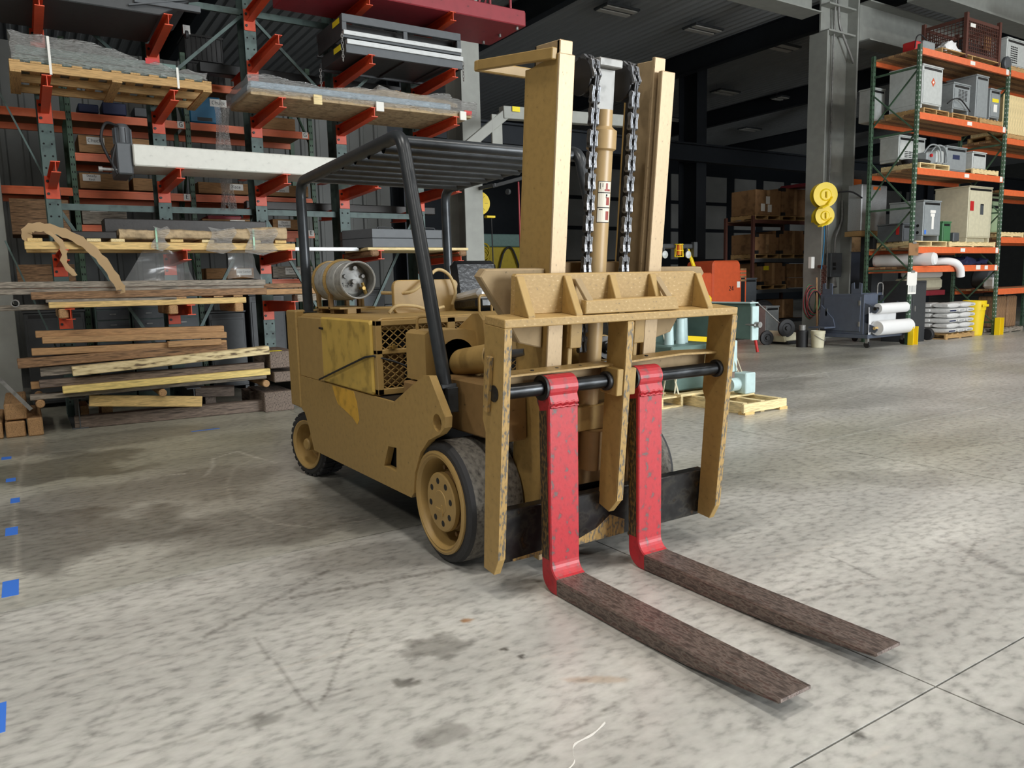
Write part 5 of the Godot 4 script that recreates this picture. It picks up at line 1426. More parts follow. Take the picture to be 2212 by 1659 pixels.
	for i in strip.size():
		var w: float = 0.045 + 0.008 * sin(i * 2.3)
		var t2: Vector3 = (strip[mini(i + 1, strip.size() - 1)] - strip[maxi(i - 1, 0)]).normalized()
		var nn := Vector3(-t2.y, t2.x, 0).normalized()
		rows2.append([strip[i] - nn * w, strip[i], strip[i] + nn * w * 1.1])
	skin(st, rows2, false); obj("cardboard_strip", st, mat("bare_cardboard", C(176, 148, 110), 0.85), o)
	st = S()
	rows2 = []
	strip = curve([Vector3(0.3, 2.22, -9.7), Vector3(0.4, 2.12, -9.68), Vector3(0.44, 2.0, -9.68), Vector3(0.43, 1.88, -9.67), Vector3(0.52, 1.74, -9.66)], 4)
	for i in strip.size():
		var w2: float = 0.03 + 0.008 * sin(i * 1.9)
		rows2.append([strip[i] - Vector3(w2, 0, 0), strip[i] + Vector3(0, 0, 0.01), strip[i] + Vector3(w2, 0.01, -0.01)])
	skin(st, rows2, false); obj("cardboard_strip", st, MT.bare_cardboard, o)
	single("black_bar", box_st(0.88, 2.72, 2.24, 2.4, -10.35, -10.0, 0.008), MT.dark_steel, "long black steel bar lying behind the brown paper bundle", "bar")
	single("aluminium_rail", box_st(2.75, 3.95, 2.032, 2.085, -10.1, -9.98, 0.006), MT.aluminium, "bright aluminium rail behind the guard post, left of the gray covers", "rail")
	# --- gray covers on a plank
	single("plank", box_st(3.97, 5.52, 2.032, 2.07, -10.6, -9.72, 0.008), MT.new_pine_x, "pale plank under the two gray machine covers", "plank")
	for x in [4.05, 5.4]: single("bearer", box_st(x - 0.06, x + 0.06, 1.95, 2.03, -10.7, -9.66, 0.02), MT.brown_wood_z, "brown bearer under the %s end of the pale plank" % ("left" if x < 5 else "right"), "bearer")
	for f in 2:
		o = thing("machine_cover", ["lower gray machine cover on the pale plank", "upper gray machine cover with loop handles"][f], "cover", Vector3(4.6, 2.07 + f * 0.125, -10.2))
		var y := 2.072 + f * 0.125
		st = S(); prism(st, poly([3.95, -10.7, 5.3, -10.7, 5.33, -9.95, 5.1, -9.74, 4.05, -9.74, 3.8, -10.2]), "y", y, y + 0.122, 0.006); obj("body", st, MT.machine_dark, o)
		if f: 
			for x in [4.2, 4.85]:
				st = S(); tube(st, bend([Vector3(x, y + 0.12, -9.95), Vector3(x + 0.02, y + 0.16, -9.95), Vector3(x + 0.24, y + 0.16, -9.95), Vector3(x + 0.26, y + 0.12, -9.95)], 0.02), 0.009, 6); obj("handle", st, MT.charcoal, o)
	# --- boards on the lowest arms
	timber("upper weathered gray beam running past the left column", MT.gray_wood_x, Vector3(-0.6, 1.658, -9.76), Vector3(2.6, 1.632, -9.76), 0.12, 0.07)
	timber("lower weathered gray beam running past the left column", MT.gray_wood_x, Vector3(-0.6, 1.588, -9.775), Vector3(2.58, 1.563, -9.775), 0.12, 0.066)
	timber("gray-brown timber flaked with white paint, below the two gray beams", MT.brown_wood_x, Vector3(0.09, 1.535, -9.73), Vector3(2.6, 1.522, -9.73), 0.14, 0.082)
	timber("short gray and tan board under the paint-flaked timber", MT.gray_wood_x, Vector3(0.22, 1.477, -9.74), Vector3(1.55, 1.462, -9.74), 0.12, 0.038)
	timber("clean orange pine board on the lowest arms", MT.pine_x, Vector3(0.245, 1.43, -9.74), Vector3(2.345, 1.42, -9.74), 0.14, 0.07)
	timber("brown board to the right of the gray beams behind the forklift", MT.brown_wood_x, Vector3(2.55, 1.585, -9.85), Vector3(3.5, 1.585, -9.85), 0.2, 0.06)
	timber("thick brown board below it behind the guard post", MT.oak_x, Vector3(2.6, 1.51, -9.8), Vector3(3.4, 1.51, -9.8), 0.2, 0.07)
	timber("pale torn-faced board end behind the guard post", MT.gray_wood_x, Vector3(2.98, 1.42, -9.72), Vector3(3.6, 1.44, -9.72), 0.25, 0.09)
	k2 = 0
	for x in [0.36, 0.75, 1.6, 2.02, 2.25]:
		single("spacer_block", box_st(x - 0.055, x + 0.055, 1.462 if x > 1.5 else 1.465, 1.482 if x > 1.5 else 1.46, -10.5, -9.74, 0.002), MT.oak_z, "%s short spacer from the left on the orange pine board" % ["first", "second", "third", "fourth", "fifth"][k2], "spacer")
		k2 += 1
	for q in [[0.38, "left"], [1.5, "middle"], [2.25, "right"]]:
		single("bearer", box_st(q[0] - 0.05, q[0] + 0.05, 1.28, 1.385, -10.6, -9.72, 0.012), MT.oak_z, "%s square bearer hanging under the orange pine board" % q[1], "bearer")
	st = S(); lathe(st, Vector3(-0.06, 1.46, -9.8), Vector3(0, 0, 1), [Vector2(0.034, -0.9), Vector2(0.04, -0.9), Vector2(0.04, 0.12), Vector2(0.03, 0.12), Vector2(0.03, -0.9)], 18); single("steel_pipe", st, MT.bright_steel, "open-ended steel pipe sticking out by the left column", "pipe")
	single("beam_end", box_st(-0.6, 0.32, 1.38, 1.44, -10.0, -9.85, 0.006), MT.gray_wood_x, "gray beam end under the steel pipe by the left column", "beam")
	# --- the timber pile below
	timber("dark red-brown board on top of the lower pile", MT.oak_x, Vector3(0.095, 1.11, -9.9), Vector3(2.09, 1.07, -9.9), 0.14, 0.075)
	timber("second board of the lower pile, pinkish brown with a knot", MT.oak_x, Vector3(0.15, 1.05, -9.75), Vector3(2.085, 1.0, -9.75), 0.15, 0.075)
	timber("third board of the lower pile, sloping up to the right", MT.oak_x, Vector3(0.04, 0.925, -9.76), Vector3(2.08, 0.9, -9.76), 0.15, 0.076)
	timber("short reddish board lying on the right of the lower pile", MT.oak_x, Vector3(1.4, 0.93, -9.66), Vector3(2.0, 0.925, -9.66), 0.09, 0.07)
	timber("broad brown timber sticking out furthest left", MT.brown_wood_x, Vector3(-0.1, 0.81, -9.72), Vector3(2.075, 0.858, -9.72), 0.2, 0.1)
	timber("pale weathered beam with dark mortises, sloping across the pile", MT.weathered_pine, Vector3(0.4, 0.695, -9.6), Vector3(2.55, 0.79, -9.6), 0.16, 0.1)
	timber("short dark gray board behind the pale weathered beam", MT.gray_wood_x, Vector3(0.1, 0.7, -9.78), Vector3(0.9, 0.72, -9.78), 0.1, 0.1)
	timber("dark gray timber below the pale weathered beam", MT.dark_wood_x, Vector3(0.08, 0.572, -9.7), Vector3(2.5, 0.594, -9.7), 0.16, 0.08)
	timber("bright new pine two by four in the pile", MT.yellow_pine, Vector3(0.29, 0.498, -9.62), Vector3(2.55, 0.518, -9.62), 0.09, 0.078)
	timber("long gray board under the bright pine two by four", MT.gray_wood_x, Vector3(-0.02, 0.43, -9.7), Vector3(2.52, 0.452, -9.7), 0.2, 0.05)
	timber("oak board end low on the left of the pile", MT.oak_x, Vector3(0.0, 0.55, -9.85), Vector3(0.5, 0.56, -9.85), 0.12, 0.08)
	for q in [[0.07, "left"], [1.3, "middle"], [2.5, "right"]]:
		st = S(); cyl(st, Vector3(q[0], 0.365, -10.6), Vector3(q[0], 0.365, -9.66), 0.045, 0.045, 14, 0.008); single("round_bearer", st, MT.oak_z, "%s rounded bearer under the long gray board" % q[1], "bearer")
	timber("plank with black stencilled marks leaning on the floor pile", MT.pine_x, Vector3(0.54, 0.34, -9.75), Vector3(1.75, 0.2, -9.8), 0.04, 0.13)
	timber("long weathered timber lying on the floor in front of the pile", MT.dark_wood_x, Vector3(0.39, 0.072, -9.97), Vector3(2.69, 0.072, -9.76), 0.14, 0.14)
	for q in [[0.46, 0.55, 0.0, 0.24, "pale block behind the left end of the floor timber"], [0.68, 0.8, 0.0, 0.26, "pink-ended block under the stencilled plank"], [1.85, 1.98, 0.0, 0.24, "small dark block behind the middle of the floor timber"], [2.4, 2.52, 0.0, 0.22, "dark block near the right end of the floor timber"]]:
		single("block", box_st(q[0], q[1], q[2], q[3], -10.6, -10.15, 0.006), MT.oak_z if q[0] < 1 else MT.dark_wood_z, q[4], "block")
	timber("thick black sleeper behind the floor timber", MT.dark_wood_x, Vector3(1.75, 0.28, -10.1), Vector3(2.2, 0.26, -10.0), 0.2, 0.12)
	for q in [[2.56, 2.9, 0.55, 0.76, "black timber with a yellow tag beside the forklift"], [2.6, 3.0, 0.37, 0.5, "black timber lower beside the forklift"], [2.46, 2.83, 0.0, 0.25, "dark sleeper on the floor beside the forklift counterweight"]]:
		single("black_timber", box_st(q[0], q[1], q[2], q[3], -10.5, -9.65, 0.01), MT.dark_wood_z, q[4], "timber")
	bxm("yellow_tag", 2.58, 2.74, 0.0, 0.003, -0.1, 0.0, MT.tag_yellow, get_node("black_timber")).position = Vector3(0, 0.762, -9.72)
	# square cut ends at the lower left corner
	for q in [[-0.27, -0.06, 0.19, 0.37, -9.86, "topmost square timber end at the lower left"], [-0.275, -0.09, 0.0, 0.175, -9.83, "square timber end under the topmost one at the lower left"], [-0.5, -0.3, 0.0, 0.18, -9.83, "square timber end cut by the left picture edge"], [-0.07, 0.075, 0.0, 0.2, -9.79, "rightmost square timber end at the lower left"]]:
		single("timber_end", box_st(q[0], q[1], q[2], q[3], q[4] - 1.2, q[4], 0.012), MT.oak_z, q[5], "timber")
	st = S(); bar(st, Vector3(-0.36, 0.78, -9.76), Vector3(-0.02, 0.3, -9.76), 0.012, 0.04); single("metal_strip", st, MT.bright_steel, "thin metal strip leaning against the left column", "strip")
	st = S(); cyl(st, Vector3(-0.42, 0.42, -10.2), Vector3(-0.4, 0.42, -9.9), 0.09, 0.09, 16, 0.01); single("green_drum", st, MT.green_plastic, "green object peeking in at the left edge above the cut timbers", "drum")
	# strips of blue tape on the floor
	var k3 := 0
	for q in [[-0.19, -4.72, 0.075, 0.13], [-0.195, -5.89, 0.07, 0.1], [-0.18, -6.78, 0.06, 0.08], [-0.215, -7.57, 0.07, 0.07], [-0.26, -8.63, 0.08, 0.07], [-0.23, -3.25, 0.08, 0.12]]:
		single("blue_tape", box_st(q[0] - q[2] / 2, q[0] + q[2] / 2, 0.0, 0.0012, q[1] - q[3], q[1] + q[3]), MT.tape_blue, ["piece of blue tape on the floor second nearest the camera", "third piece of blue tape from the camera", "fourth piece of blue tape from the camera", "fifth piece of blue tape from the camera", "farthest piece of blue tape on the floor", "nearest piece of blue tape, cut by the left picture edge"][k3], "tape")
		k3 += 1
	st = S()
	var mark := []
	for q in [Vector3(1.6, 0, -1.945), Vector3(1.52, 0, -1.915), Vector3(1.435, 0, -1.905), Vector3(1.40, 0, -1.87), Vector3(1.375, 0, -1.83), Vector3(1.32, 0, -1.803), Vector3(1.27, 0, -1.78)]: mark.append(q)
	mark = curve(mark, 4)
	var mrows := []
	for i in mark.size():
		var w := 0.006 + 0.002 * sin(i * 1.7)
		mrows.append([mark[i] + Vector3(0.5, 0, -0.85) * w + Vector3(0, 0.0012, 0), mark[i] + Vector3(0, 0.0016, 0), mark[i] - Vector3(0.5, 0, -0.85) * w + Vector3(0, 0.0012, 0)])
	skin(st, mrows, false); single("paint_drip", st, MT.paper, "wavy white paint drip on the floor at the bottom of the picture", "paint mark")
	single("blue_tape", box_st(1.45, 1.75, 0.0, 0.0012, -8.92, -8.88), MT.tape_blue, "thin faded strip of blue tape near the floor timber", "tape")

# ---------------------------------------------------------------- right: pallet rack of machines and what stands before it
func cabinet(called: String, label: String, x0: float, x1: float, y0: float, y1: float, z0: float, z1: float, m: Material, cat := "machine", legs := 0.08, group := "") -> Node3D:
	var o := thing(called, label, cat, Vector3((x0 + x1) / 2, y0, (z0 + z1) / 2), group)
	bxm("housing", x0, x1, y0 + legs, y1, z0, z1, m, o, 0.012)
	bxm("top_lid", x0 - 0.012, x1 + 0.012, y1 - 0.001, y1 + 0.03, z0 - 0.012, z1 + 0.012, m, o, 0.006)
	bxm("front_panel", x0 + 0.03, x1 - 0.03, y0 + legs + 0.03, y1 - 0.1, z1, z1 + 0.012, m, o, 0.004)
	bxm("top_slot", x0 + 0.05, x1 - 0.05, y1 - 0.075, y1 - 0.025, z1, z1 + 0.002, MT.black, o)
	if legs > 0.0:
		for x in [x0 + 0.03, x1 - 0.03]:
			bxm("leg", x - 0.03, x + 0.03, y0, y0 + legs, z0 + 0.02, z1 - 0.02, m, o, 0.003)
	return o

func louvers(o: Node3D, x0: float, x1: float, y0: float, y1: float, z: float, nx: int, ny: int) -> void:
	var st := S()
	for i in nx:
		for j in ny:
			var x := lerpf(x0, x1, (i + 0.1) / nx)
			var y := lerpf(y0, y1, (j + 0.2) / ny)
			B(st, x, x + (x1 - x0) / nx * 0.8, y, y + (y1 - y0) / ny * 0.5, z, z + 0.003)
	tag(obj("louvers", st, MT.black, o), "", "", "", "stuff")

func right_side() -> void:
	var st: SurfaceTool
	var o: Node3D
	var R := thing("pallet_rack", "tall green and orange pallet rack full of gray machines on the right", "rack", Vector3(20.0, 0, -9.8))
	var xs := [16.3, 20.08, 23.9]
	for i in 3:
		var x: float = xs[i]
		for z in [-9.33, -10.36]:
			var p := bxm("post", x - 0.04, x + 0.04, 0.0, 6.3, z - 0.035, z + 0.035, MT.post_green, R, 0.004)
			st = S()
			for r in 60:
				for s in [-0.016, 0.016]: B(st, x + s - 0.007, x + s + 0.007, 0.25 + r * 0.1, 0.285 + r * 0.1, z + 0.0345, z + 0.0365)
				B(st, x - 0.0415, x - 0.0395, 0.25 + r * 0.1, 0.28 + r * 0.1, z - 0.007, z + 0.007)
			tag(obj("slots", st, MT.hole if z < -10 else MT.machine_light, p), "", "", "", "stuff")
			bxm("foot_plate", x - 0.07, x + 0.07, 0.0, 0.012, z - 0.06, z + 0.06, MT.post_green, R)
		var ys := [0.3, 1.62, 2.95, 4.55, 5.85]
		for k in 5: bxm("frame_strut", x - 0.018, x + 0.018, ys[k] - 0.02, ys[k] + 0.02, -10.33, -9.36, MT.post_green, R)
		for k in 4:
			st = S(); bar(st, Vector3(x - 0.02, ys[k] + 0.03, -9.37), Vector3(x - 0.02, (ys[k] + ys[k + 1]) / 2 + 0.25, -10.32), 0.028, 0.028); obj("frame_brace", st, MT.post_green, R)
			st = S(); bar(st, Vector3(x + 0.02, ys[k] + 0.25, -10.32), Vector3(x + 0.02, ys[k + 1] - 0.05, -9.37), 0.028, 0.028); obj("frame_brace", st, MT.post_green, R)
	var lv := [[6.24, 4.935, 3.79, 2.12, 1.705], [6.25, 4.7, 3.5, 2.37, 1.12]]
	for b in 2:
		var x0: float = xs[b] + 0.042
		var x1: float = xs[b + 1] - 0.042
		for y in lv[b]:
			for z in [-9.32, -10.35]:
				st = S(); prism(st, poly([z - 0.025, y - 0.14, z + 0.03, y - 0.14, z + 0.03, y - 0.035, z + 0.012, y - 0.03, z + 0.012, y, z - 0.025, y]), "x", x0, x1); obj("beam", st, MT.beam_orange, R)
			for k in 7:
				var z := -10.27 + k * 0.138
				bxm("deck_plank", x0, x1, y - 0.05, y - 0.005, z - 0.063, z + 0.063, MT.brown_wood_x if k % 2 else MT.oak_x, R, 0.003)
			if b == 0:
				bxm("label", lerpf(x0, x1, 0.52), lerpf(x0, x1, 0.52) + 0.2, y - 0.11, y - 0.03, -9.289, -9.286, MT.paper, R)
				bxm("label", x1 - 0.16, x1 - 0.04, y - 0.13, y - 0.01, -9.289, -9.286, MT.paper, R)
	bxm("label", 19.0, 19.2, 1.6, 1.7, -9.289, -9.286, MT.paper, R); bxm("label", 19.4, 19.55, 1.6, 1.69, -9.289, -9.286, MT.paper, R)
	# pallets on the shelves
	var pl := [[16.6, 17.62, 4.94, "first pallet from the left on the second shelf of the right rack"], [17.75, 18.85, 4.94, "second pallet from the left on the second shelf of the right rack"], [18.95, 20.0, 4.94, "third pallet from the left on the second shelf of the right rack"], [16.55, 17.75, 3.795, "yellow pallet under the welder on the third shelf of the right rack"], [18.75, 19.95, 3.795, "pallet under the light gray box on the third shelf of the right rack"], [16.5, 17.8, 2.125, "gray-brown pallet under the gray transformer on the fourth shelf"], [17.9, 20.0, 2.125, "wide yellow pallet under the cream cabinet on the fourth shelf"], [17.2, 19.75, 6.245, "pallet under the wire basket on top of the rack"], [20.2, 21.4, 4.705, "pallet under the plywood crate in the right bay"], [20.2, 21.4, 2.375, "pallet in the right bay behind the second post"], [20.2, 21.4, 6.255, "pallet under the beige machine on the right bay top"]]
	for q in pl: pallet(q[3], q[0], q[1], q[2], -10.25, -9.36, "x" if q[0] > 17.85 and q[1] > 19.9 else "z", 7, "new_pine" if q[2] < 3 or q[2] == 3.795 else "pallet_wood")
	# second shelf from the top
	o = cabinet("machine_cabinet", "light gray power cabinet with a red diamond badge", 16.66, 17.46, 5.065, 5.96, -10.2, -9.45, MT.machine_light, "machine", 0.1)
	st = S(); prism(st, poly([17.06, 5.55, 17.14, 5.64, 17.06, 5.73, 16.98, 5.64]), "z", -9.438, -9.432); obj("diamond_badge", st, MT.lift_orange, o)
	st = S(); prism(st, poly([17.06, 5.61, 17.1, 5.64, 17.06, 5.67, 17.02, 5.64]), "z", -9.4325, -9.43); obj("badge_centre", st, MT.paper, o)
	o = cabinet("machine_cabinet", "gray louvered cabinet right of the diamond-badged one", 17.93, 18.64, 5.065, 5.73, -10.1, -9.45, MT.machine_gray, "machine", 0.12)
	louvers(o, 18.1, 18.5, 5.38, 5.62, -9.438, 3, 8)
	cabinet("machine_cabinet", "tall narrow gray cabinet behind the louvered one", 18.84, 19.38, 5.065, 6.0, -10.1, -9.42, MT.machine_gray, "machine", 0.0)
	o = cabinet("machine_cabinet", "narrow gray cabinet with a yellow label at the second post", 19.55, 20.02, 5.065, 5.78, -10.0, -9.45, MT.machine_gray, "machine", 0.08)
	bxm("label", 19.62, 19.92, 5.5, 5.58, -9.437, -9.434, MT.tag_yellow, o); bxm("label", 19.7, 19.86, 5.28, 5.45, -9.437, -9.434, MT.paper, o)
	cabinet("machine_cabinet", "light gray box at the rear left corner of the second shelf", 16.4, 16.85, 4.95, 5.65, -10.75, -10.4, MT.machine_light, "machine", 0.0)
	st = S(); tube(st, curve([Vector3(17.6, 5.25, -9.4), Vector3(17.8, 5.36, -9.36), Vector3(18.1, 5.36, -9.36), Vector3(18.5, 5.15, -9.36)]), 0.015, 6); single("cable", st, MT.rubber, "black cable drooping over the louvered gray cabinet", "cable")
	# third shelf
	o = cabinet("machine_cabinet", "light gray welder seen through the end frame of the third shelf", 16.55, 17.6, 4.0, 4.55, -10.3, -9.85, MT.machine_light, "machine", 0.05)
	louvers(o, 16.75, 17.2, 4.1, 4.25, -9.838, 3, 4)
	st = S()
	for k in 4:
		var ring := []
		for i in 17: ring.append(Vector3(16.9 + cos(TAU * i / 16) * (0.4 + 0.02 * k), 3.94 + 0.02 * k, -9.65 + sin(TAU * i / 16) * 0.2))
		tube(st, ring, 0.014, 6, false)
	single("cable_coil", st, MT.rubber, "flat black cable coil on the yellow pallet of the third shelf", "cable")
	o = thing("welder", "gray welding unit with leads and a red knob behind the first post", "machine", Vector3(17.4, 3.92, -9.6))
	bxm("housing", 17.08, 17.45, 3.925, 4.2, -9.95, -9.5, MT.machine_gray, o, 0.03); bxm("housing", 17.47, 17.78, 3.925, 4.26, -9.95, -9.5, MT.machine_light, o, 0.03)
	st = S(); cyl(st, Vector3(17.2, 4.12, -9.5), Vector3(17.2, 4.12, -9.46), 0.035); obj("knob", st, MT.red, o)
	for q in [[17.1, 0.0], [17.35, 0.05]]:
		st = S(); tube(st, curve([Vector3(q[0], 4.18, -9.6), Vector3(q[0] + 0.1, 4.35, -9.5), Vector3(q[0] + 0.35, 4.3, -9.45), Vector3(q[0] + 0.4, 4.0, -9.42), Vector3(q[0] + 0.2, 3.95, -9.42)]), 0.018, 7); obj("lead", st, MT.machine_gray, o)
	o = cabinet("machine_cabinet", "gray cabinet with a blue-black label in the middle of the third shelf", 17.85, 18.72, 3.8, 4.36, -10.2, -9.5, MT.machine_gray, "machine", 0.04)
	bxm("label", 18.1, 18.4, 4.1, 4.2, -9.487, -9.484, MT.navy, o)
	o = cabinet("machine_cabinet", "pale gray box at the right end of the third shelf", 18.9, 19.52, 3.92, 4.3, -9.95, -9.45, MT.machine_light, "machine", 0.0)
	# fourth shelf
	o = cabinet("transformer", "gray transformer with white labels and two round side holes", 17.03, 17.74, 2.25, 3.13, -10.3, -9.5, MT.machine_gray, "machine", 0.13)
	bxm("label", 17.28, 17.5, 2.88, 2.94, -9.487, -9.484, MT.paper, o); bxm("label", 17.3, 17.47, 2.8, 2.87, -9.487, -9.484, MT.paper, o); bxm("label", 17.35, 17.44, 2.52, 2.8, -9.487, -9.484, MT.paper, o); bxm("blue_label", 17.07, 17.14, 2.41, 2.5, -9.487, -9.484, MT.tape_blue, o)
	for y in [2.45, 2.6]:
		st = S(); cyl(st, Vector3(17.029, y, -9.62), Vector3(17.027, y, -9.62), 0.035, 0.035, 14); obj("cable_hole", st, MT.hole, o)
	o = cabinet("electric_cabinet", "large cream electric cabinet with a red tag", 18.93, 20.02, 2.25, 3.53, -10.3, -9.5, MT.machine_cream, "machine", 0.1)
	bxm("red_tag", 18.98, 19.14, 2.98, 3.2, -9.487, -9.48, MT.red, o)
	bxm("name_plate", 19.45, 19.6, 2.9, 3.15, -9.487, -9.484, MT.machine_dark, o); bxm("top_vent", 19.47, 19.6, 3.12, 3.15, -9.484, -9.482, MT.black, o)
	bxm("plinth", 19.0, 19.95, 2.25, 2.36, -10.2, -9.6, MT.machine_cream, o)
	cabinet("green_box", "small green metal box between the transformer and the cream cabinet", 17.86, 18.2, 2.25, 2.68, -9.75, -9.5, MT.green_plastic, "machine", 0.0)
	single("gray_fitting", box_st(18.25, 18.5, 2.25, 2.46, -9.65, -9.45, 0.02), MT.machine_dark, "small gray fitting at the foot of the cream cabinet", "fitting")
	o = thing("wrapped_carton", "silver film-wrapped carton behind the rack's left end", "carton", Vector3(16.6, 2.7, -11.0)); bxm("carton", 17.35, 18.4, 2.6, 3.72, -11.58, -11.2, MT.aluminium, o, 0.02); bxm("orange_label", 17.8, 18.1, 3.6, 3.68, -11.2, -11.196, MT.tag_orange, o)
	bxm("pallet_board", 17.3, 18.45, 2.48, 2.6, -11.6, -11.15, MT.pallet_wood_x, o)
	bxm("stand", 17.95, 18.4, 0.0, 2.48, -11.58, -11.25, MT.charcoal, o)
	o = thing("dark_cabinet", "tall slate cabinet between the tall column and the rack, a pale carton on top", "cabinet", Vector3(19.6, 0, -13))
	bxm("body", 19.15, 20.1, 0.0, 2.15, -13.4, -12.8, MT.slate, o, 0.01)
	bxm("shelf", 19.15, 20.1, 2.15, 2.17, -13.4, -12.8, MT.slate, o)
	single("carton", box_st(19.2, 20.1, 2.172, 2.82, -13.3, -12.8, 0.01), MT.cardboard, "pale carton on the slate cabinet between the tall column and the rack", "carton")
	o = thing("dark_case", "dark case with an orange and a yellow label above the pale carton", "case", Vector3(19.6, 2.83, -13))
	bxm("body", 19.3, 20.2, 2.825, 4.4, -13.4, -12.85, MT.charcoal, o, 0.02); bxm("orange_label", 19.45, 19.85, 3.85, 4.15, -12.85, -12.845, MT.tag_orange, o); bxm("yellow_label", 19.45, 19.85, 3.4, 3.65, -12.85, -12.845, MT.tag_yellow, o)
	o = thing("red_dividers", "row of red dividers behind the transformer on the fourth shelf", "dividers", Vector3(18.2, 2.14, -10.2))
	for k in 4:
		st = S(); bar(st, Vector3(17.95 + k * 0.13, 2.7, -10.28), Vector3(18.05 + k * 0.13, 3.2, -10.28), 0.1, 0.02); obj("divider", st, MT.red, o)
	bxm("tray", 17.9, 18.5, 2.14, 2.72, -10.3, -10.26, MT.machine_gray, o)
	o = cabinet("control_box", "dark gray control box with a red tag inside the rack's end frame", 16.42, 16.95, 2.25, 2.62, -10.2, -9.6, MT.machine_dark, "machine", 0.0)
	bxm("red_tag", 16.409, 16.415, 2.4, 2.6, -9.75, -9.68, MT.red, o)
	# fifth shelf: rolled cloths and tarpaulins
	st = S(); lathe(st, Vector3(16.62, 1.85, -10.35), Vector3(0.18, 0, 1.2), [Vector2(0, 0), Vector2(0.13, 0), Vector2(0.14, 0.05), Vector2(0.14, 1.26), Vector2(0.12, 1.3), Vector2(0, 1.31)], 24); single("fabric_roll", st, MT.white_roll, "thick white fabric roll sticking out of the fifth shelf behind the clipboard", "roll")
	st = S(); tube(st, curve([Vector3(17.2, 1.79, -10.2), Vector3(17.6, 1.8, -9.7), Vector3(17.9, 1.79, -9.3), Vector3(18.08, 1.66, -9.2), Vector3(18.16, 1.45, -9.2)]), 0.085, 14); single("fabric_roll", st, MT.white_roll, "white fabric roll drooping over the front of the fifth shelf", "roll")
	st = S(); film_skin(st, 18.2, 19.9, func(x: float) -> Array: return ring_box(-10.1, -9.5, 1.71, 1.86 + 0.05 * sin(x * 6)), 0.08, 31, 30); single("tarpaulin", st, MT.navy, "crumpled dark blue tarpaulin on the fifth shelf", "tarpaulin")
	# top of the rack: wire basket, small things
	o = thing("wire_basket", "rusty brown wire mesh basket on top of the right rack", "basket", Vector3(18.9, 6.375, -9.9))
	for x in [18.22, 19.68]:
		for z in [-10.35, -9.4]: bxm("corner_post", x - 0.04, x + 0.04, 6.3, 7.26, z - 0.04, z + 0.04, MT.rust, o, 0.005)
	for r in [[18.26, 19.64, -9.41, -9.39], [18.26, 19.64, -10.36, -10.34]]:
		bxm("top_rail", r[0], r[1], 7.1, 7.17, r[2], r[3], MT.rust, o); bxm("bottom_rail", r[0], r[1], 6.375, 6.45, r[2], r[3], MT.rust, o)
		st = S()
		for k in 17: B(st, r[0] + k * 0.0825, r[0] + k * 0.0825 + 0.012, 6.45, 7.1, r[2], r[3])
		for k in 8: B(st, r[0], r[1], 6.49 + k * 0.08, 6.502 + k * 0.08, r[2], r[3])
		tag(obj("wire_mesh", st, MT.rust, o), "", "", "", "stuff")
	for x in [18.22, 19.68]:
		bxm("top_rail", x - 0.015, x + 0.015, 7.1, 7.17, -10.31, -9.44, MT.rust, o); bxm("bottom_rail", x - 0.015, x + 0.015, 6.375, 6.45, -10.31, -9.44, MT.rust, o)
		st = S()
		for k in 11: B(st, x - 0.006, x + 0.006, 6.45, 7.1, -10.3 + k * 0.082, -10.288 + k * 0.082)
		for k in 8: B(st, x - 0.006, x + 0.006, 6.49 + k * 0.08, 6.502 + k * 0.08, -10.31, -9.44)
		tag(obj("wire_mesh", st, MT.rust, o), "", "", "", "stuff")
	bxm("wood_diamond", 19.15, 19.45, 6.6, 6.9, -9.46, -9.44, MT.crate_wood_x, o); bxm("sign", 18.38, 18.6, 6.98, 7.06, -9.389, -9.386, MT.paper, o); bxm("scrap", 18.35, 19.5, 6.45, 6.75, -10.25, -9.55, MT.charcoal, o)
	single("motor_block", box_st(16.75, 17.2, 6.25, 6.5, -9.9, -9.5, 0.03), MT.machine_gray, "gray motor block on the rack top left of the wire basket", "motor")
	single("red_box", box_st(16.52, 16.72, 6.25, 6.47, -9.85, -9.55, 0.02), MT.red, "small red box on the rack top at the left post", "box")
	st = S(); tube(st, curve([Vector3(16.4, 6.28, -9.5), Vector3(16.45, 6.5, -9.5), Vector3(16.7, 6.6, -9.55), Vector3(17.0, 6.55, -9.6)]), 0.014, 6); single("cable", st, MT.rubber, "black cable looping over the small red box on the rack top", "cable")
	st = S(); film_skin(st, 17.35, 18.1, func(x: float) -> Array: return ring_box(-9.6, -9.42, 6.375, 6.42 + 0.14 * sin((x - 17.35) * 4.2)), 0.08, 41, 16); single("white_cloth", st, MT.white_roll, "crumpled white cloth on the pallet in front of the wire basket", "cloth")
	o = cabinet("machine_cabinet", "beige louvered machine on the right bay top at the picture edge", 20.3, 21.2, 6.385, 7.05, -10.2, -9.5, MT.machine_light, "machine", 0.05)
	louvers(o, 20.45, 20.8, 6.5, 6.9, -9.487, 4, 8)
	st = S(); cyl(st, Vector3(20.1, 6.41, -9.45), Vector3(20.1, 6.41, -9.35), 0.16, 0.16, 18, 0.02); single("cable_reel", st, MT.machine_dark, "gray cable reel hanging left of the beige louvered machine", "reel")
	crate("plywood_crate", "yellow plywood crate in the right bay at the picture edge", 20.15, 21.3, 4.83, 5.75, -9.45, 0.7, MT.new_pine_y)
	o = cabinet("green_cabinet", "pale green cabinet seen past the second post of the right rack", 20.16, 20.62, 2.5, 3.45, -10.2, -9.6, mat("pale_green", C(150, 170, 136), 0.5), "machine", 0.0)
	for y in [3.25, 3.08]: bxm("slot", 20.2, 20.58, y, y + 0.07, -9.588, -9.585, MT.black, o)
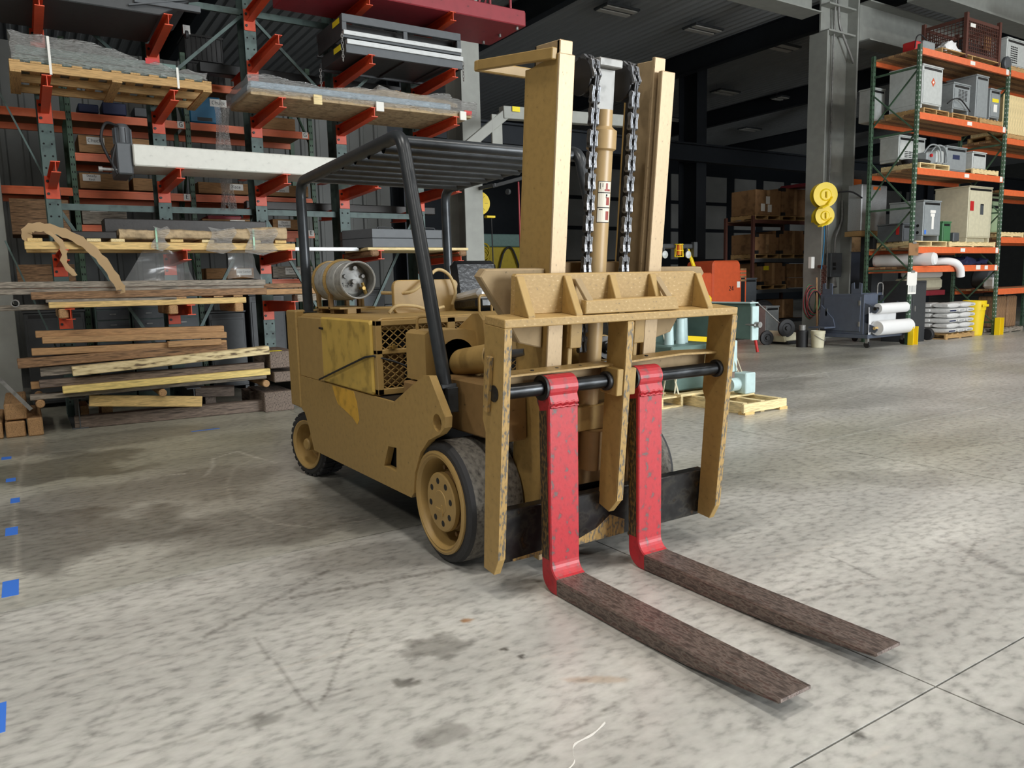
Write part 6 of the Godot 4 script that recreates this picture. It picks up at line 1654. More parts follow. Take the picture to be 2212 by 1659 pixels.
	st = S(); cyl(st, Vector3(20.4, 2.85, -9.588), Vector3(20.4, 2.85, -9.57), 0.03); obj("knob", st, MT.paper, o)
	single("plywood_sheet", box_st(20.7, 21.4, 2.5, 3.5, -10.0, -9.95, 0.004), MT.oak_y, "tan plywood sheet standing beside the pale green cabinet", "sheet")
	# fan, cloth and covered blocks in the right bay
	o = thing("fan_motor", "round gray motor with a spoked fan grille on the low shelf of the right bay", "motor", Vector3(20.6, 1.125, -9.7))
	st = S(); lathe(st, Vector3(20.62, 1.35, -10.1), Vector3(0, 0, 1), [Vector2(0, 0), Vector2(0.2, 0), Vector2(0.23, 0.05), Vector2(0.23, 0.4), Vector2(0.21, 0.45), Vector2(0.18, 0.45), Vector2(0.17, 0.42), Vector2(0.0, 0.42)], 28); obj("body", st, MT.machine_dark, o)
	for k in 6:
		var a := TAU * k / 6
		st = S(); bar(st, Vector3(20.62, 1.35, -9.66), Vector3(20.62 + cos(a) * 0.19, 1.35 + sin(a) * 0.19, -9.66), 0.03, 0.015); obj("spoke", st, MT.machine_gray, o)
	st = S(); cyl(st, Vector3(20.62, 1.35, -9.68), Vector3(20.62, 1.35, -9.64), 0.05); obj("hub", st, MT.machine_gray, o)
	single("white_cloth", box_st(20.16, 20.36, 1.125, 1.4, -9.7, -9.4, 0.06), MT.white_roll, "white rag at the second post beside the fan motor", "cloth")
	single("cream_bolster", box_st(18.3, 19.98, 1.12, 1.42, -10.9, -10.55, 0.06), MT.machine_cream, "cream padded bolster behind the rack under the fifth shelf", "bolster")
	single("cream_bolster", box_st(18.5, 19.98, 1.43, 1.6, -10.85, -10.55, 0.05), MT.paper, "upper pale bolster behind the rack under the fifth shelf", "bolster")
	single("red_shelf_beam", box_st(18.2, 20.0, 0.98, 1.11, -10.95, -10.5, 0.01), MT.maroon, "dark red beam under the cream bolsters", "beam")
	for q in [[20.62, 21.05, "left"], [21.12, 21.6, "right"]]:
		o = thing("covered_block", "%s of the two brown covered blocks on the pallet at the right edge" % q[2], "block", Vector3((q[0] + q[1]) / 2, 0.125, -9.6))
		bxm("body", q[0], q[1], 0.126, 0.92, -10.0, -9.5, MT.brown_wood_y, o, 0.03); bxm("cap", q[0] + 0.04, q[1] - 0.1, 0.92, 1.02, -9.9, -9.6, MT.charcoal, o, 0.02)
	pallet("low gray pallet under the brown covered blocks at the right edge", 20.5, 21.8, 0.0, -10.1, -9.42, "x", 7, "gray_wood")
	# yellow post guards, drum, bags, cabinet
	for q in [[20.08, -9.2, "right", 0.42], [16.3, -9.2, "left", 0.4]]:
		st = S(); prism(st, poly([q[0] - 0.1, q[1] - 0.06, q[0] + 0.1, q[1] - 0.06, q[0] + 0.1, q[1] + 0.06, q[0] + 0.08, q[1] + 0.06, q[0] + 0.08, q[1] - 0.04, q[0] - 0.08, q[1] - 0.04, q[0] - 0.08, q[1] + 0.06, q[0] - 0.1, q[1] + 0.06]), "y", 0.0, q[3]); single("post_guard", st, MT.safety_yellow, "yellow guard at the foot of the %s front rack post" % q[2], "guard")
	o = thing("waste_drum", "yellow plastic waste drum between the bags and the second post", "drum", Vector3(19.66, 0, -9.6))
	st = S(); lathe(st, Vector3(19.66, 0, -9.6), Vector3(0, 1, 0), [Vector2(0, 0), Vector2(0.19, 0.0), Vector2(0.2, 0.02), Vector2(0.235, 0.62), Vector2(0.25, 0.62), Vector2(0.265, 0.84), Vector2(0.25, 0.85), Vector2(0.24, 0.65), Vector2(0.22, 0.4), Vector2(0.0, 0.4)], 28); obj("body", st, MT.safety_yellow, o)
	bxm("handle", 19.52, 19.8, 0.7, 0.76, -9.345, -9.325, MT.safety_yellow, o, 0.008)
	pallet("pallet under the stack of white bags", 17.95, 19.25, 0.0, -10.3, -9.36, "x", 6, "pallet_wood", "", 0.13)
	var bag_st := S()
	var rings := []
	for i in 13:
		var t := i / 12.0
		var e := sin(PI * clampf(t, 0.03, 0.97))
		var w := 0.19 * (0.82 + 0.18 * pow(e, 0.5))
		var h := 0.064 * pow(e, 0.28)
		var ring := []
		for j in 20:
			var a := TAU * j / 20
			ring.append(Vector3(signf(cos(a)) * pow(absf(cos(a)), 0.4) * w, signf(sin(a)) * pow(absf(sin(a)), 0.6) * h, (t - 0.5) * 0.56))
		rings.append(ring)
	skin(bag_st, rings)
	bag_st.set_material(MT.bag_white)
	var bag_mesh := bag_st.commit()
	var words := ["lowest", "second", "third", "fourth", "fifth", "topmost"]
	for layer in 6:
		for k in 4:
			var b := MeshInstance3D.new()
			b.name = numbered("white_bag"); b.mesh = bag_mesh
			add_child(b)
			var y := 0.195 + layer * 0.118
			if layer % 2 == 0:
				if k == 3: b.transform = Transform3D(Basis(Vector3.UP, PI / 2), Vector3(18.26, y, -9.95))
				else: b.transform = Transform3D(Basis(), Vector3(18.2 + k * 0.38, y, -9.62))
			else:
				if k < 2: b.transform = Transform3D(Basis(Vector3.UP, PI / 2), Vector3(18.26 + k * 0.57, y, -9.53))
				elif k == 2: b.transform = Transform3D(Basis(), Vector3(19.03, y, -9.63))
				else: b.transform = Transform3D(Basis(Vector3.UP, PI / 2), Vector3(18.26, y, -9.93))
			tag(b, "white bag in the %s layer of the front stack, %s" % [words[layer], ["at its left corner", "in the middle of its front", "at its right end", "behind its left corner"][k]], "bag", "white bags stacked on the pallet")
			var print_st := S()
			if k == 0: B(print_st, -0.16, 0.12, -0.02, 0.012, 0.283, 0.2835)
			else: B(print_st, -0.1, 0.1, -0.012, 0.006, 0.283, 0.2835)
			var pr := MeshInstance3D.new(); pr.name = "printed_band"
			print_st.set_material(MT.navy if k == 0 or k == 3 else MT.machine_gray); pr.mesh = print_st.commit()
			b.add_child(pr)
	for layer in 8:
		var b := MeshInstance3D.new(); b.name = numbered("white_bag"); b.mesh = bag_mesh; add_child(b)
		b.transform = Transform3D(Basis(Vector3.UP, PI / 2 if layer % 2 else 0.1), Vector3(17.72, 0.195 + layer * 0.118, -10.15))
		tag(b, "white bag of the rear stack beside the gray cabinet, number %s from below" % ["one", "two", "three", "four", "five", "six", "seven", "eight"][layer], "bag", "white bags of the rear stack")
	pallet("pallet under the rear stack of white bags", 17.42, 18.0, 0.0, -10.5, -9.8, "z", 5, "pallet_wood", "", 0.13)
	o = thing("steel_cabinet", "tall dark gray steel cabinet beside the first rack post", "cabinet", Vector3(17.0, 0, -9.8))
	bxm("body", 16.72, 17.3, 0.0, 1.38, -10.2, -9.5, MT.charcoal, o, 0.01); bxm("door", 16.75, 17.27, 0.06, 1.34, -9.5, -9.487, MT.charcoal, o, 0.004); bxm("handle", 16.8, 16.83, 0.7, 0.82, -9.487, -9.465, MT.bright_steel, o)
	st = S(); cyl(st, Vector3(17.3, 0.16, -9.45), Vector3(17.4, 0.16, -9.45), 0.14, 0.14, 20, 0.02); single("black_disc", st, MT.rubber, "black rubber disc between the steel cabinet and the bags", "disc")
	for q in [[1.93, 2.2, -9.288, 0, "brown clipboard hung on the first rack post"], [1.1, 1.58, -9.293, 1, "white papers on a clipboard hung lower on the first rack post"]]:
		o = thing("clipboard", q[4], "clipboard", Vector3(16.3, q[0], q[2]))
		bxm("board", 16.13, 16.5, q[0] + (0.2 if q[3] else 0.0), q[1], q[2], q[2] + 0.01, MT.cardboard_dark if q[3] == 0 else MT.paper, o)
		if q[3]:
			bxm("sheet", 16.16, 16.48, q[0], q[0] + 0.26, q[2] + 0.011, q[2] + 0.013, MT.paper, o)
			for k in 6: bxm("text_column", 16.2 + k * 0.045, 16.22 + k * 0.045, q[0] + 0.04, q[0] + 0.18, q[2] + 0.0131, q[2] + 0.0136, MT.machine_gray, o)
		bxm("clip", 16.26, 16.4, q[1] - 0.02, q[1] + 0.03, q[2] + 0.01, q[2] + 0.022, MT.bright_steel, o, 0.004)
	roll_cart()
	column_gear()
	brown_shelf()

func roll_cart() -> void:
	var o := thing("roll_cart", "dark blue-gray cart with cabinet for rolls of white film", "cart", Vector3(15.7, 0, -9.95))
	var st: SurfaceTool
	for z in [-10.62, -9.45]: bxm("base_rail", 14.95, 16.4, 0.2, 0.28, z - 0.04, z + 0.04, MT.slate, o, 0.004)
	for x in [14.99, 16.36]: bxm("base_rail", x - 0.04, x + 0.04, 0.2, 0.28, -10.58, -9.49, MT.slate, o, 0.004)
	bxm("cabinet", 15.0, 15.5, 0.281, 1.13, -10.6, -9.55, MT.slate, o, 0.006)
	bxm("door", 14.985, 15.0, 0.34, 1.08, -10.5, -9.62, MT.slate, o, 0.004); bxm("handle", 14.96, 14.985, 0.66, 0.82, -10.44, -10.4, MT.machine_dark, o)
	for y in [0.45, 0.9]: bxm("hinge", 14.975, 14.99, y, y + 0.1, -9.66, -9.62, MT.bright_steel, o)
	for q in [[-10.45, 0.0], [-9.75, 0.0]]:
		st = S(); prism(st, poly([q[0] - 0.12, 1.13, q[0] + 0.12, 1.13, q[0] + 0.12, 1.36, q[0] + 0.06, 1.38, q[0] + 0.05, 1.25, q[0] - 0.05, 1.25, q[0] - 0.06, 1.38, q[0] - 0.12, 1.36]), "x", 15.02, 15.05); obj("top_hook", st, MT.slate, o)
	for x in [16.34]:
		bxm("upright", x - 0.03, x + 0.03, 0.28, 1.14, -10.0, -9.94, MT.slate, o); bxm("top_rail", 15.5, x + 0.03, 1.08, 1.14, -10.0, -9.94, MT.slate, o)
	st = S(); tube(st, bend([Vector3(15.55, 1.1, -9.6), Vector3(15.55, 1.36, -9.6), Vector3(15.75, 1.36, -9.6), Vector3(15.75, 1.1, -9.6)], 0.08), 0.012, 8); obj("loop", st, MT.bright_steel, o)
	for q in [[0.83, 0.11, 16.15, 0.035], [0.42, 0.155, 16.3, 0.03]]:
		for x in [15.02, q[2] + 0.06]:
			st = S(); prism(st, poly([-9.55, q[0] + 0.12, -9.32, q[0] + 0.04, -9.24, q[0] - 0.03, -9.3, q[0] - 0.1, -9.4, q[0] - 0.08, -9.55, q[0] - 0.14]), "x", x, x + 0.03); obj("roll_bracket", st, MT.slate, o)
		var R := thing("film_roll", "upper thin white film roll on the cart" if q[0] > 0.5 else "lower thick white film roll on the cart", "roll", Vector3(15.6, q[0], -9.3))
		st = S(); lathe(st, Vector3(15.1, q[0], -9.3), Vector3(1, 0, 0), [Vector2(q[3], 0.0), Vector2(q[1] - 0.01, 0.0), Vector2(q[1], 0.02), Vector2(q[1], q[2] - 15.13), Vector2(q[1] - 0.02, q[2] - 15.1), Vector2(q[3], q[2] - 15.1)], 28); obj("film", st, MT.white_roll, R)
		st = S(); cyl(st, Vector3(15.0, q[0], -9.3), Vector3(q[2] + 0.1, q[0], -9.3), q[3]); obj("core", st, MT.black if q[0] > 0.5 else MT.pine_x, R)
	var F := thing("film_sheet", "white film sheet hanging between the two rolls of the cart", "film", Vector3(15.6, 0.3, -9.4))
	st = S()
	var rows := []
	for i in 14:
		var y := lerpf(0.86, 0.26, i / 13.0)
		var row := []
		for j in 16: row.append(Vector3(lerpf(15.0, 16.0, j / 15.0), y, -9.44 + 0.012 * sin(j * 0.9 + i * 0.2)))
		rows.append(row)
	skin(st, rows, false); obj("sheet", st, MT.white_roll, F)
	for q in [[15.0, -9.45], [16.33, -9.45], [15.05, -10.6], [16.33, -10.6]]:
		bxm("caster_fork", q[0] - 0.03, q[0] + 0.03, 0.1, 0.2, q[1] - 0.03, q[1] + 0.03, MT.bright_steel, o)
		st = S(); cyl(st, Vector3(q[0] - 0.02, 0.07, q[1]), Vector3(q[0] + 0.02, 0.07, q[1]), 0.07, 0.07, 18, 0.008); obj("caster", st, MT.rubber, o)
	bxm("side_tray", 14.6, 15.0, 0.4, 0.43, -10.6, -10.2, MT.slate, o)
	st = S(); prism(st, poly([-10.6, 0.43, -10.2, 0.43, -10.25, 0.6, -10.55, 0.9]), "x", 14.96, 14.985); obj("side_bracket", st, MT.slate, o)
	var b := thing("broom", "wooden-handled broom leaning by the cart cabinet", "broom", Vector3(15.9, 0.0, -11.3))
	st = S(); cyl(st, Vector3(15.9, 0.1, -11.3), Vector3(16.1, 1.5, -11.5), 0.018); obj("handle", st, MT.oak_y, b)
	st = S(); BX(st, Transform3D(Basis(Vector3.BACK, 0.2), Vector3(15.88, 0.07, -11.3)), Vector3(0.3, 0.14, 0.06), 0.01); obj("head", st, MT.charcoal, b)

func column_gear() -> void:
	var st: SurfaceTool
	for q in [[3.42, 0.29, "large yellow hose reel high on the tall column", 16.1], [2.94, 0.23, "smaller yellow hose reel below the large one on the tall column", 16.1]]:
		var o := thing("hose_reel", q[2], "hose reel", Vector3(q[3], q[0], -11.4))
		var r: float = q[1]
		var d := Vector3(-0.5, 0, 0.86).normalized()
		var c := Vector3(q[3], q[0], -11.35) - d * 0.02
		st = S(); lathe(st, c - d * 0.13, d, [Vector2(0.03, 0), Vector2(r, 0.0), Vector2(r, 0.012), Vector2(0.12, 0.02), Vector2(0.12, 0.2)], 30); obj("rear_disc", st, MT.safety_yellow, o)
		st = S(); lathe(st, c - d * 0.1, d, [Vector2(0.12, 0), Vector2(r * 0.72, 0.0), Vector2(r * 0.75, 0.07), Vector2(r * 0.72, 0.14), Vector2(0.12, 0.14)], 30); obj("hose", st, MT.rubber, o)
		st = S(); lathe(st, c + d * 0.06, d, [Vector2(0.0, 0.04), Vector2(r * 0.4, 0.04), Vector2(r * 0.5, 0.015), Vector2(r, 0.012), Vector2(r, 0.0), Vector2(0.03, 0.0)], 30); obj("front_disc", st, MT.safety_yellow, o)
		st = S(); bar(st, c + d * 0.14, c + d * 0.14 + Vector3(0.42, 0.02, -0.3), 0.14, 0.03, 0.005, Vector3.BACK); bar(st, c + Vector3(0.36, 0.0, 0.0), c + Vector3(0.38, 0, -0.6), 0.04, 0.2, 0.005); obj("bracket", st, MT.safety_yellow, o)
		st = S(); bar(st, c + Vector3(-0.05, -r + 0.05, 0.1), c + Vector3(-0.3, -r - 0.03, 0.12), 0.12, 0.03, 0.005); bar(st, c + Vector3(-0.05, -r + 0.05, 0.1), c + Vector3(0.1, -0.05, 0.12), 0.1, 0.03, 0.005); obj("hose_guide", st, MT.safety_yellow, o)
	st = S(); tube(st, curve([Vector3(16.3, 3.46, -11.25), Vector3(17.0, 3.5, -11.2), Vector3(17.9, 3.15, -11.3), Vector3(17.9, 2.9, -11.6)]), 0.02, 8); single("feed_hose", st, MT.rubber, "black feed hose curving from the large yellow reel to the column", "hose")
	st = S(); tube(st, curve([Vector3(16.12, 2.76, -11.35), Vector3(16.2, 2.3, -11.4), Vector3(16.2, 1.7, -11.45)]), 0.014, 8); single("air_hose", st, MT.blue, "blue air hose hanging from the reels along the tall column", "hose")
	var o := thing("electric_box", "gray electric box with conduit on the tall column", "box", Vector3(17.3, 1.6, -11.85))
	bxm("housing", 17.05, 17.5, 1.5, 2.1, -11.97, -11.78, MT.machine_dark, o, 0.015); bxm("outlet", 17.12, 17.24, 1.78, 1.86, -11.78, -11.77, MT.black, o); bxm("outlet", 17.12, 17.24, 1.68, 1.74, -11.78, -11.77, MT.black, o)
	st = S(); cyl(st, Vector3(17.25, 1.5, -11.86), Vector3(17.2, 1.25, -11.8), 0.07, 0.09); obj("plug", st, MT.bright_steel, o)
	st = S(); tube(st, curve([Vector3(17.3, 2.1, -11.86), Vector3(17.32, 2.5, -11.86), Vector3(17.55, 2.9, -11.86), Vector3(17.6, 3.4, -11.9)]), 0.03, 8); obj("conduit", st, MT.bright_steel, o)
	o = thing("hanging_chain", "bundle of rusty chains hanging on the left flange of the tall column", "chain", Vector3(16.6, 0.3, -11.5))
	for q in [[16.5, -11.62, 1.7, 0.3], [16.56, -11.6, 1.75, 0.35]]:
		st = S()
		var y: float = q[2]
		var k := 0
		while y > q[3]:
			for s in [-0.03, 0.03]:
				var ring := []
				for i in 9:
					var a := TAU * i / 8
					var e := Vector3(cos(a) * 0.02, sin(a) * 0.035, 0)
					if (k + int(s > 0)) % 2: e = Vector3(0, e.y, e.x)
					ring.append(Vector3(q[0] + s, y, q[1]) + e)
				tube(st, ring, 0.008, 5, false)
			y -= 0.055; k += 1
		tag(obj("links", st, MT.rust, o), "", "", "", "stuff")
	bxm("chain_hook", 16.5, 16.6, 1.74, 1.8, -11.78, -11.6, MT.rust, o, 0.01)
	o = thing("cable_bundle", "coiled green and red cables hanging left of the tall column", "cable", Vector3(16.1, 0.5, -11.6))
	for k in 9:
		st = S()
		var ring := []
		for i in 21:
			var a := TAU * i / 20
			ring.append(Vector3(16.0 + cos(a) * (0.16 + 0.03 * sin(k * 2.0)) + 0.02 * sin(a * 3 + k), 0.92 + sin(a) * (0.42 - 0.02 * k), -11.6 + 0.02 * k + 0.05 * cos(a)))
		tube(st, ring, 0.013, 6, false); obj("loop", st, [MT.green_plastic, MT.maroon, MT.rubber][k % 3], o)
	single("wall_switch", box_st(16.1, 16.22, 1.72, 2.0, -11.75, -11.65, 0.01), MT.paper, "small white switch box left of the tall column", "switch")
	o = thing("pail", "white plastic pail standing on the floor by the cart", "pail", Vector3(14.45, 0, -10.25))
	st = S(); lathe(st, Vector3(14.45, 0, -10.25), Vector3(0, 1, 0), [Vector2(0, 0), Vector2(0.12, 0), Vector2(0.125, 0.01), Vector2(0.143, 0.3), Vector2(0.152, 0.3), Vector2(0.152, 0.36), Vector2(0.14, 0.365), Vector2(0.135, 0.3), Vector2(0.12, 0.1), Vector2(0, 0.1)], 28); obj("body", st, MT.machine_cream, o)
	st = S(); tube(st, curve([Vector3(14.3, 0.28, -10.22), Vector3(14.36, 0.2, -10.11), Vector3(14.5, 0.16, -10.1), Vector3(14.6, 0.26, -10.2)]), 0.006, 6); obj("bail", st, MT.bright_steel, o)
	o = thing("black_bucket", "black bucket left of the white pail", "bucket", Vector3(14.36, 0, -10.58))
	st = S(); lathe(st, Vector3(14.36, 0, -10.58), Vector3(0, 1, 0), [Vector2(0, 0), Vector2(0.12, 0), Vector2(0.13, 0.36), Vector2(0.12, 0.37), Vector2(0.11, 0.1), Vector2(0, 0.1)], 24); obj("body", st, MT.rubber, o)
	st = S(); cyl(st, Vector3(14.36, 0.1, -10.58), Vector3(14.36, 0.48, -10.58), 0.06, 0.07); obj("can", st, MT.bright_steel, o)
	# floor machine
	o = thing("floor_machine", "floor burnisher with black pads and a long handle", "floor machine", Vector3(15.0, 0, -11.6))
	st = S(); prism(st, poly([14.55, 0.06, 15.15, 0.08, 15.2, 0.16, 14.95, 0.26, 14.7, 0.3, 14.5, 0.2]), "z", -11.75, -11.15, 0.03); obj("body", st, MT.machine_cream, o)
	bxm("skirt", 14.6, 15.25, 0.02, 0.08, -11.78, -11.12, MT.rubber, o, 0.01)
	for q in [[14.3, 0.16, 0.16, -11.5], [14.6, 0.38, 0.2, -11.2]]:
		st = S(); lathe(st, Vector3(q[0], q[1], q[3]), Vector3(-0.35, 0, 0.94), [Vector2(0, 0), Vector2(q[2], 0), Vector2(q[2] + 0.01, 0.03), Vector2(q[2], 0.06), Vector2(q[2] * 0.6, 0.065), Vector2(q[2] * 0.5, 0.05), Vector2(0.05, 0.05), Vector2(0.04, 0.09), Vector2(0, 0.09)], 28); obj("black_pad", st, MT.rubber, o)
	st = S(); tube(st, [Vector3(14.6, 0.4, -11.25), Vector3(14.25, 0.95, -11.7), Vector3(14.15, 1.0, -11.8)], 0.016, 8); obj("handle", st, MT.bright_steel, o)

func brown_shelf() -> void:
	var R := thing("brown_shelving", "brown steel shelving stacked with cartons left of the tall column", "shelving", Vector3(17.9, 0, -14.5))
	var st: SurfaceTool
	for x in [16.85, 19.3]:
		for z in [-14.05, -15.0]: bxm("post", x - 0.04, x + 0.04, 0, 3.2, z - 0.04, z + 0.04, MT.rust, R, 0.004)
	for y in [3.1, 2.05, 1.2, 0.35]:
		for z in [-14.05, -15.0]: bxm("beam", 16.89, 19.26, y - 0.1, y, z - 0.025, z + 0.025, MT.rust if y > 3 else MT.machine_dark, R)
		bxm("deck", 16.89, 19.26, y - 0.03, y - 0.005, -14.97, -14.08, MT.brown_wood_x, R)
	var k := 0
	for q in [[16.93, 17.98, 3.1, "carton pallet under the labelled carton on the top of the brown shelving"], [18.05, 19.2, 3.1, "carton pallet at the right on the top of the brown shelving"], [16.95, 17.95, 2.05, "left pallet on the middle level of the brown shelving"], [18.02, 19.2, 2.05, "right pallet on the middle level of the brown shelving"], [17.2, 18.3, 1.2, "pallet under the yellow-labelled carton of the brown shelving"]]:
		pallet(q[3], q[0], q[1], q[2], -14.9, -14.05, "z", 6, "pallet_wood")
	for q in [[16.95, 18.0, 3.23, 3.9, "large carton with three white labels on top of the brown shelving"], [18.06, 19.2, 3.23, 3.98, "large carton with black corners on top of the brown shelving"], [16.97, 17.95, 2.18, 2.72, "left black-cornered carton on the middle level"], [18.0, 19.15, 2.18, 2.82, "right black-cornered carton on the middle level, stained"], [17.22, 18.25, 1.33, 1.93, "carton with a yellow label on the low level"]]:
		var o := thing("carton", q[4], "carton", Vector3((q[0] + q[1]) / 2, q[2], -14.5))
		bxm("box", q[0], q[1], q[2], q[3], -14.9, -14.06, MT.cardboard_dark, o, 0.008)
		bxm("tape", (q[0] + q[1]) / 2 - 0.06, (q[0] + q[1]) / 2 + 0.06, q[2] + 0.02, q[3] - 0.005, -14.06, -14.058, MT.cardboard, o)
		if k == 0:
			for r in [[0.42, 0.3], [0.22, 0.1], [0.5, 0.08]]: bxm("label", q[0] + r[0], q[0] + r[0] + 0.16, q[2] + r[1], q[2] + r[1] + 0.2, -14.058, -14.055, MT.paper, o)
		elif k == 4:
			bxm("label", q[0] + 0.1, q[0] + 0.32, q[3] - 0.2, q[3] - 0.08, -14.058, -14.055, MT.tag_yellow, o)
		if k in [1, 2, 3, 4]:
			for x in [q[0], q[1] - 0.13]:
				bxm("corner_cap", x - 0.004, x + 0.134, q[3] - 0.09, q[3] + 0.006, -14.2, -14.055, MT.rubber, o); bxm("corner_cap", x - 0.004, x + 0.134, q[2] - 0.004, q[2] + 0.09, -14.2, -14.055, MT.rubber, o)
		k += 1
	k = 0
	for q in [[18.4, 19.15, 1.22, 1.5], [18.4, 19.1, 1.51, 1.9], [17.0, 17.6, 0.37, 0.75], [17.8, 18.7, 0.37, 0.9]]:
		var o := thing("carton", ["low brown carton right of the yellow-labelled one", "brown carton stacked on the low carton at the right", "dim carton at the left on the bottom shelf", "dim larger carton on the bottom shelf"][k], "carton", Vector3((q[0] + q[1]) / 2, q[2], -14.5))
		bxm("box", q[0], q[1], q[2], q[3], -14.8, -14.1, MT.cardboard_dark, o, 0.008); bxm("tape", (q[0] + q[1]) / 2 - 0.04, (q[0] + q[1]) / 2 + 0.04, q[2] + 0.01, q[3] - 0.01, -14.1, -14.098, MT.cardboard, o)
		k += 1
	st = S(); prism(st, poly([18.3, 3.98, 19.75, 4.08, 19.8, 4.2, 18.4, 4.08]), "z", -14.4, -13.3, 0.02); single("maroon_cover", st, MT.maroon, "flat maroon cover jutting out above the cartons beside the tall column", "cover")
	st = S(); B(st, 18.7, 18.74, 2.1, 4.02, -13.62, -13.6); single("red_strap", st, MT.red, "long red strap hanging below the maroon cover", "strap")

# ---------------------------------------------------------------- behind the mast: green machine on its skid, orange lift, things in the dim bay
func middle() -> void:
	var st: SurfaceTool
	var o: Node3D
	# skid of new pine
	o = thing("skid", "new pine shipping skid behind the forklift carriage", "skid", Vector3(7.1, 0, -6.9))
	for x in [6.82, 7.12, 7.42]:
		bxm("runner", x - 0.035, x + 0.035, 0.0, 0.13, -8.3, -5.75, MT.new_pine_z, o, 0.004)
	for z in [-8.2, -7.4, -6.6]: bxm("cross_board", 6.6, 7.6, 0.131, 0.16, z - 0.06, z + 0.06, MT.new_pine_x, o, 0.004)
	bxm("front_board", 6.75, 7.5, 0.02, 0.125, -5.748, -5.71, MT.new_pine_x, o, 0.005); bxm("front_block", 6.76, 6.92, 0.0, 0.03, -5.8, -5.7, MT.pine_x, o); bxm("front_block", 7.36, 7.5, 0.0, 0.03, -5.8, -5.7, MT.pine_x, o)
	bxm("cross_board", 6.85, 7.4, 0.131, 0.155, -6.2, -6.1, MT.new_pine_x, o, 0.004)
	# low pallet left of it
	pallet("low new pine pallet left of the skid, seen under the fork shaft", 6.0, 6.7, 0.0, -8.2, -6.6, "z", 6, "new_pine", "", 0.14)
	# machine tool on the skid
	o = thing("machine_tool", "green-gray machine tool with a control panel on the pine skid", "machine", Vector3(7.1, 0.16, -7.2))
	bxm("base", 6.72, 7.45, 0.162, 0.42, -8.2, -6.75, MT.tool_green, o, 0.02)
	bxm("column", 6.8, 7.3, 0.42, 1.0, -8.1, -7.3, MT.tool_green, o, 0.03)
	bxm("table", 6.5, 7.35, 0.62, 0.74, -7.3, -6.6, MT.tool_green, o, 0.015)
	bxm("control_panel", 7.38, 7.47, 0.8, 1.235, -7.7, -6.16, MT.tool_green, o, 0.01); bxm("lit_door_edge", 7.37, 7.49, 0.79, 1.2, -6.16, -6.13, MT.tool_light, o, 0.006); bxm("lid", 7.34, 7.49, 1.235, 1.25, -7.72, -6.14, MT.tool_light, o, 0.004)  # edge and lid pale: brightness of their lit faces put into the colour
	for z in [-6.52, -6.66]: 
		bxm("meter", 7.366, 7.379, 1.08, 1.15, z - 0.055, z + 0.055, MT.red, o, 0.003); bxm("meter_face", 7.363, 7.366, 1.085, 1.135, z - 0.045, z + 0.045, MT.black, o)
	bxm("switch_plate", 7.366, 7.379, 0.96, 1.02, -6.75, -6.5, MT.tool_green, o, 0.003); bxm("socket", 7.366, 7.379, 0.86, 0.9, -6.62, -6.55, MT.bright_steel, o)
	for z in [-6.55, -6.62, -6.69]:
		st = S(); cyl(st, Vector3(7.366, 0.99, z), Vector3(7.35, 0.99, z), 0.014, 0.014, 10); obj("button", st, MT.black, o)
	st = S(); cyl(st, Vector3(7.42, 0.98, -6.4), Vector3(7.36, 0.98, -6.08), 0.012); obj("lever", st, MT.bright_steel, o)
	st = S(); cyl(st, Vector3(7.43, 0.98, -6.13), Vector3(7.43, 0.98, -6.06), 0.035); obj("lever_hub", st, MT.bright_steel, o)
	bxm("support", 7.05, 7.2, 0.42, 0.8, -6.35, -6.2, MT.tool_light, o, 0.01); bxm("foot", 7.14, 7.32, 0.17, 0.42, -6.2, -6.02, MT.tool_light, o, 0.01)
	st = S(); cyl(st, Vector3(7.0, 0.28, -6.15), Vector3(7.15, 0.28, -6.15), 0.08, 0.08); obj("motor", st, MT.tool_light, o)
	for q in [[6.75, -6.9], [6.95, -6.9], [7.1, -7.0]]:
		st = S(); cyl(st, Vector3(q[0], 0.74, q[1]), Vector3(q[0], 1.05, q[1]), 0.06, 0.05); obj("spindle_housing", st, MT.tool_light, o)
	for q in [[6.62, 0.16, -6.6, 6.95, 1.1, -7.3], [7.22, 0.16, -6.08, 7.1, 0.85, -6.3], [7.28, 0.16, -6.08, 7.16, 0.85, -6.3], [6.4, 0.15, -6.65, 6.5, 0.62, -6.65], [6.65, 0.15, -6.7, 6.72, 0.62, -6.7]]:
		st = S(); bar(st, Vector3(q[0], q[1], q[2]), Vector3(q[3], q[4], q[5]), 0.02, 0.006); obj("strap", st, MT.machine_cream, o)
	o = thing("rubber_wheel", "black rubber wheel seen past the right mast rail", "wheel", Vector3(6.5, 0.74, -7.6))
	st = S(); lathe(st, Vector3(6.52, 0.76, -7.45), Vector3(-0.5, 0, 0.86), [Vector2(0, 0.03), Vector2(0.06, 0.03), Vector2(0.09, 0.0), Vector2(0.1, 0.05), Vector2(0.16, 0.06), Vector2(0.185, 0.04), Vector2(0.2, 0.0), Vector2(0.2, -0.08), Vector2(0, -0.08)], 32); obj("tire", st, MT.rubber, o)
	st = S(); lathe(st, Vector3(6.52, 0.76, -7.45), Vector3(-0.5, 0, 0.86), [Vector2(0, 0.07), Vector2(0.03, 0.06), Vector2(0.045, 0.03)], 16); obj("hub", st, MT.machine_dark, o)
	st = S(); cyl(st, Vector3(6.52, 0.16, -7.62), Vector3(6.52, 0.56, -7.62), 0.03); obj("stand", st, MT.machine_dark, o)
	st = S(); tube(st, [Vector3(12.6, 0.3, -10.4), Vector3(12.62, 0.02, -10.35)], 0.03, 8); single("red_cone", st, MT.red, "thin red marker standing on the floor right of the green machine", "marker")
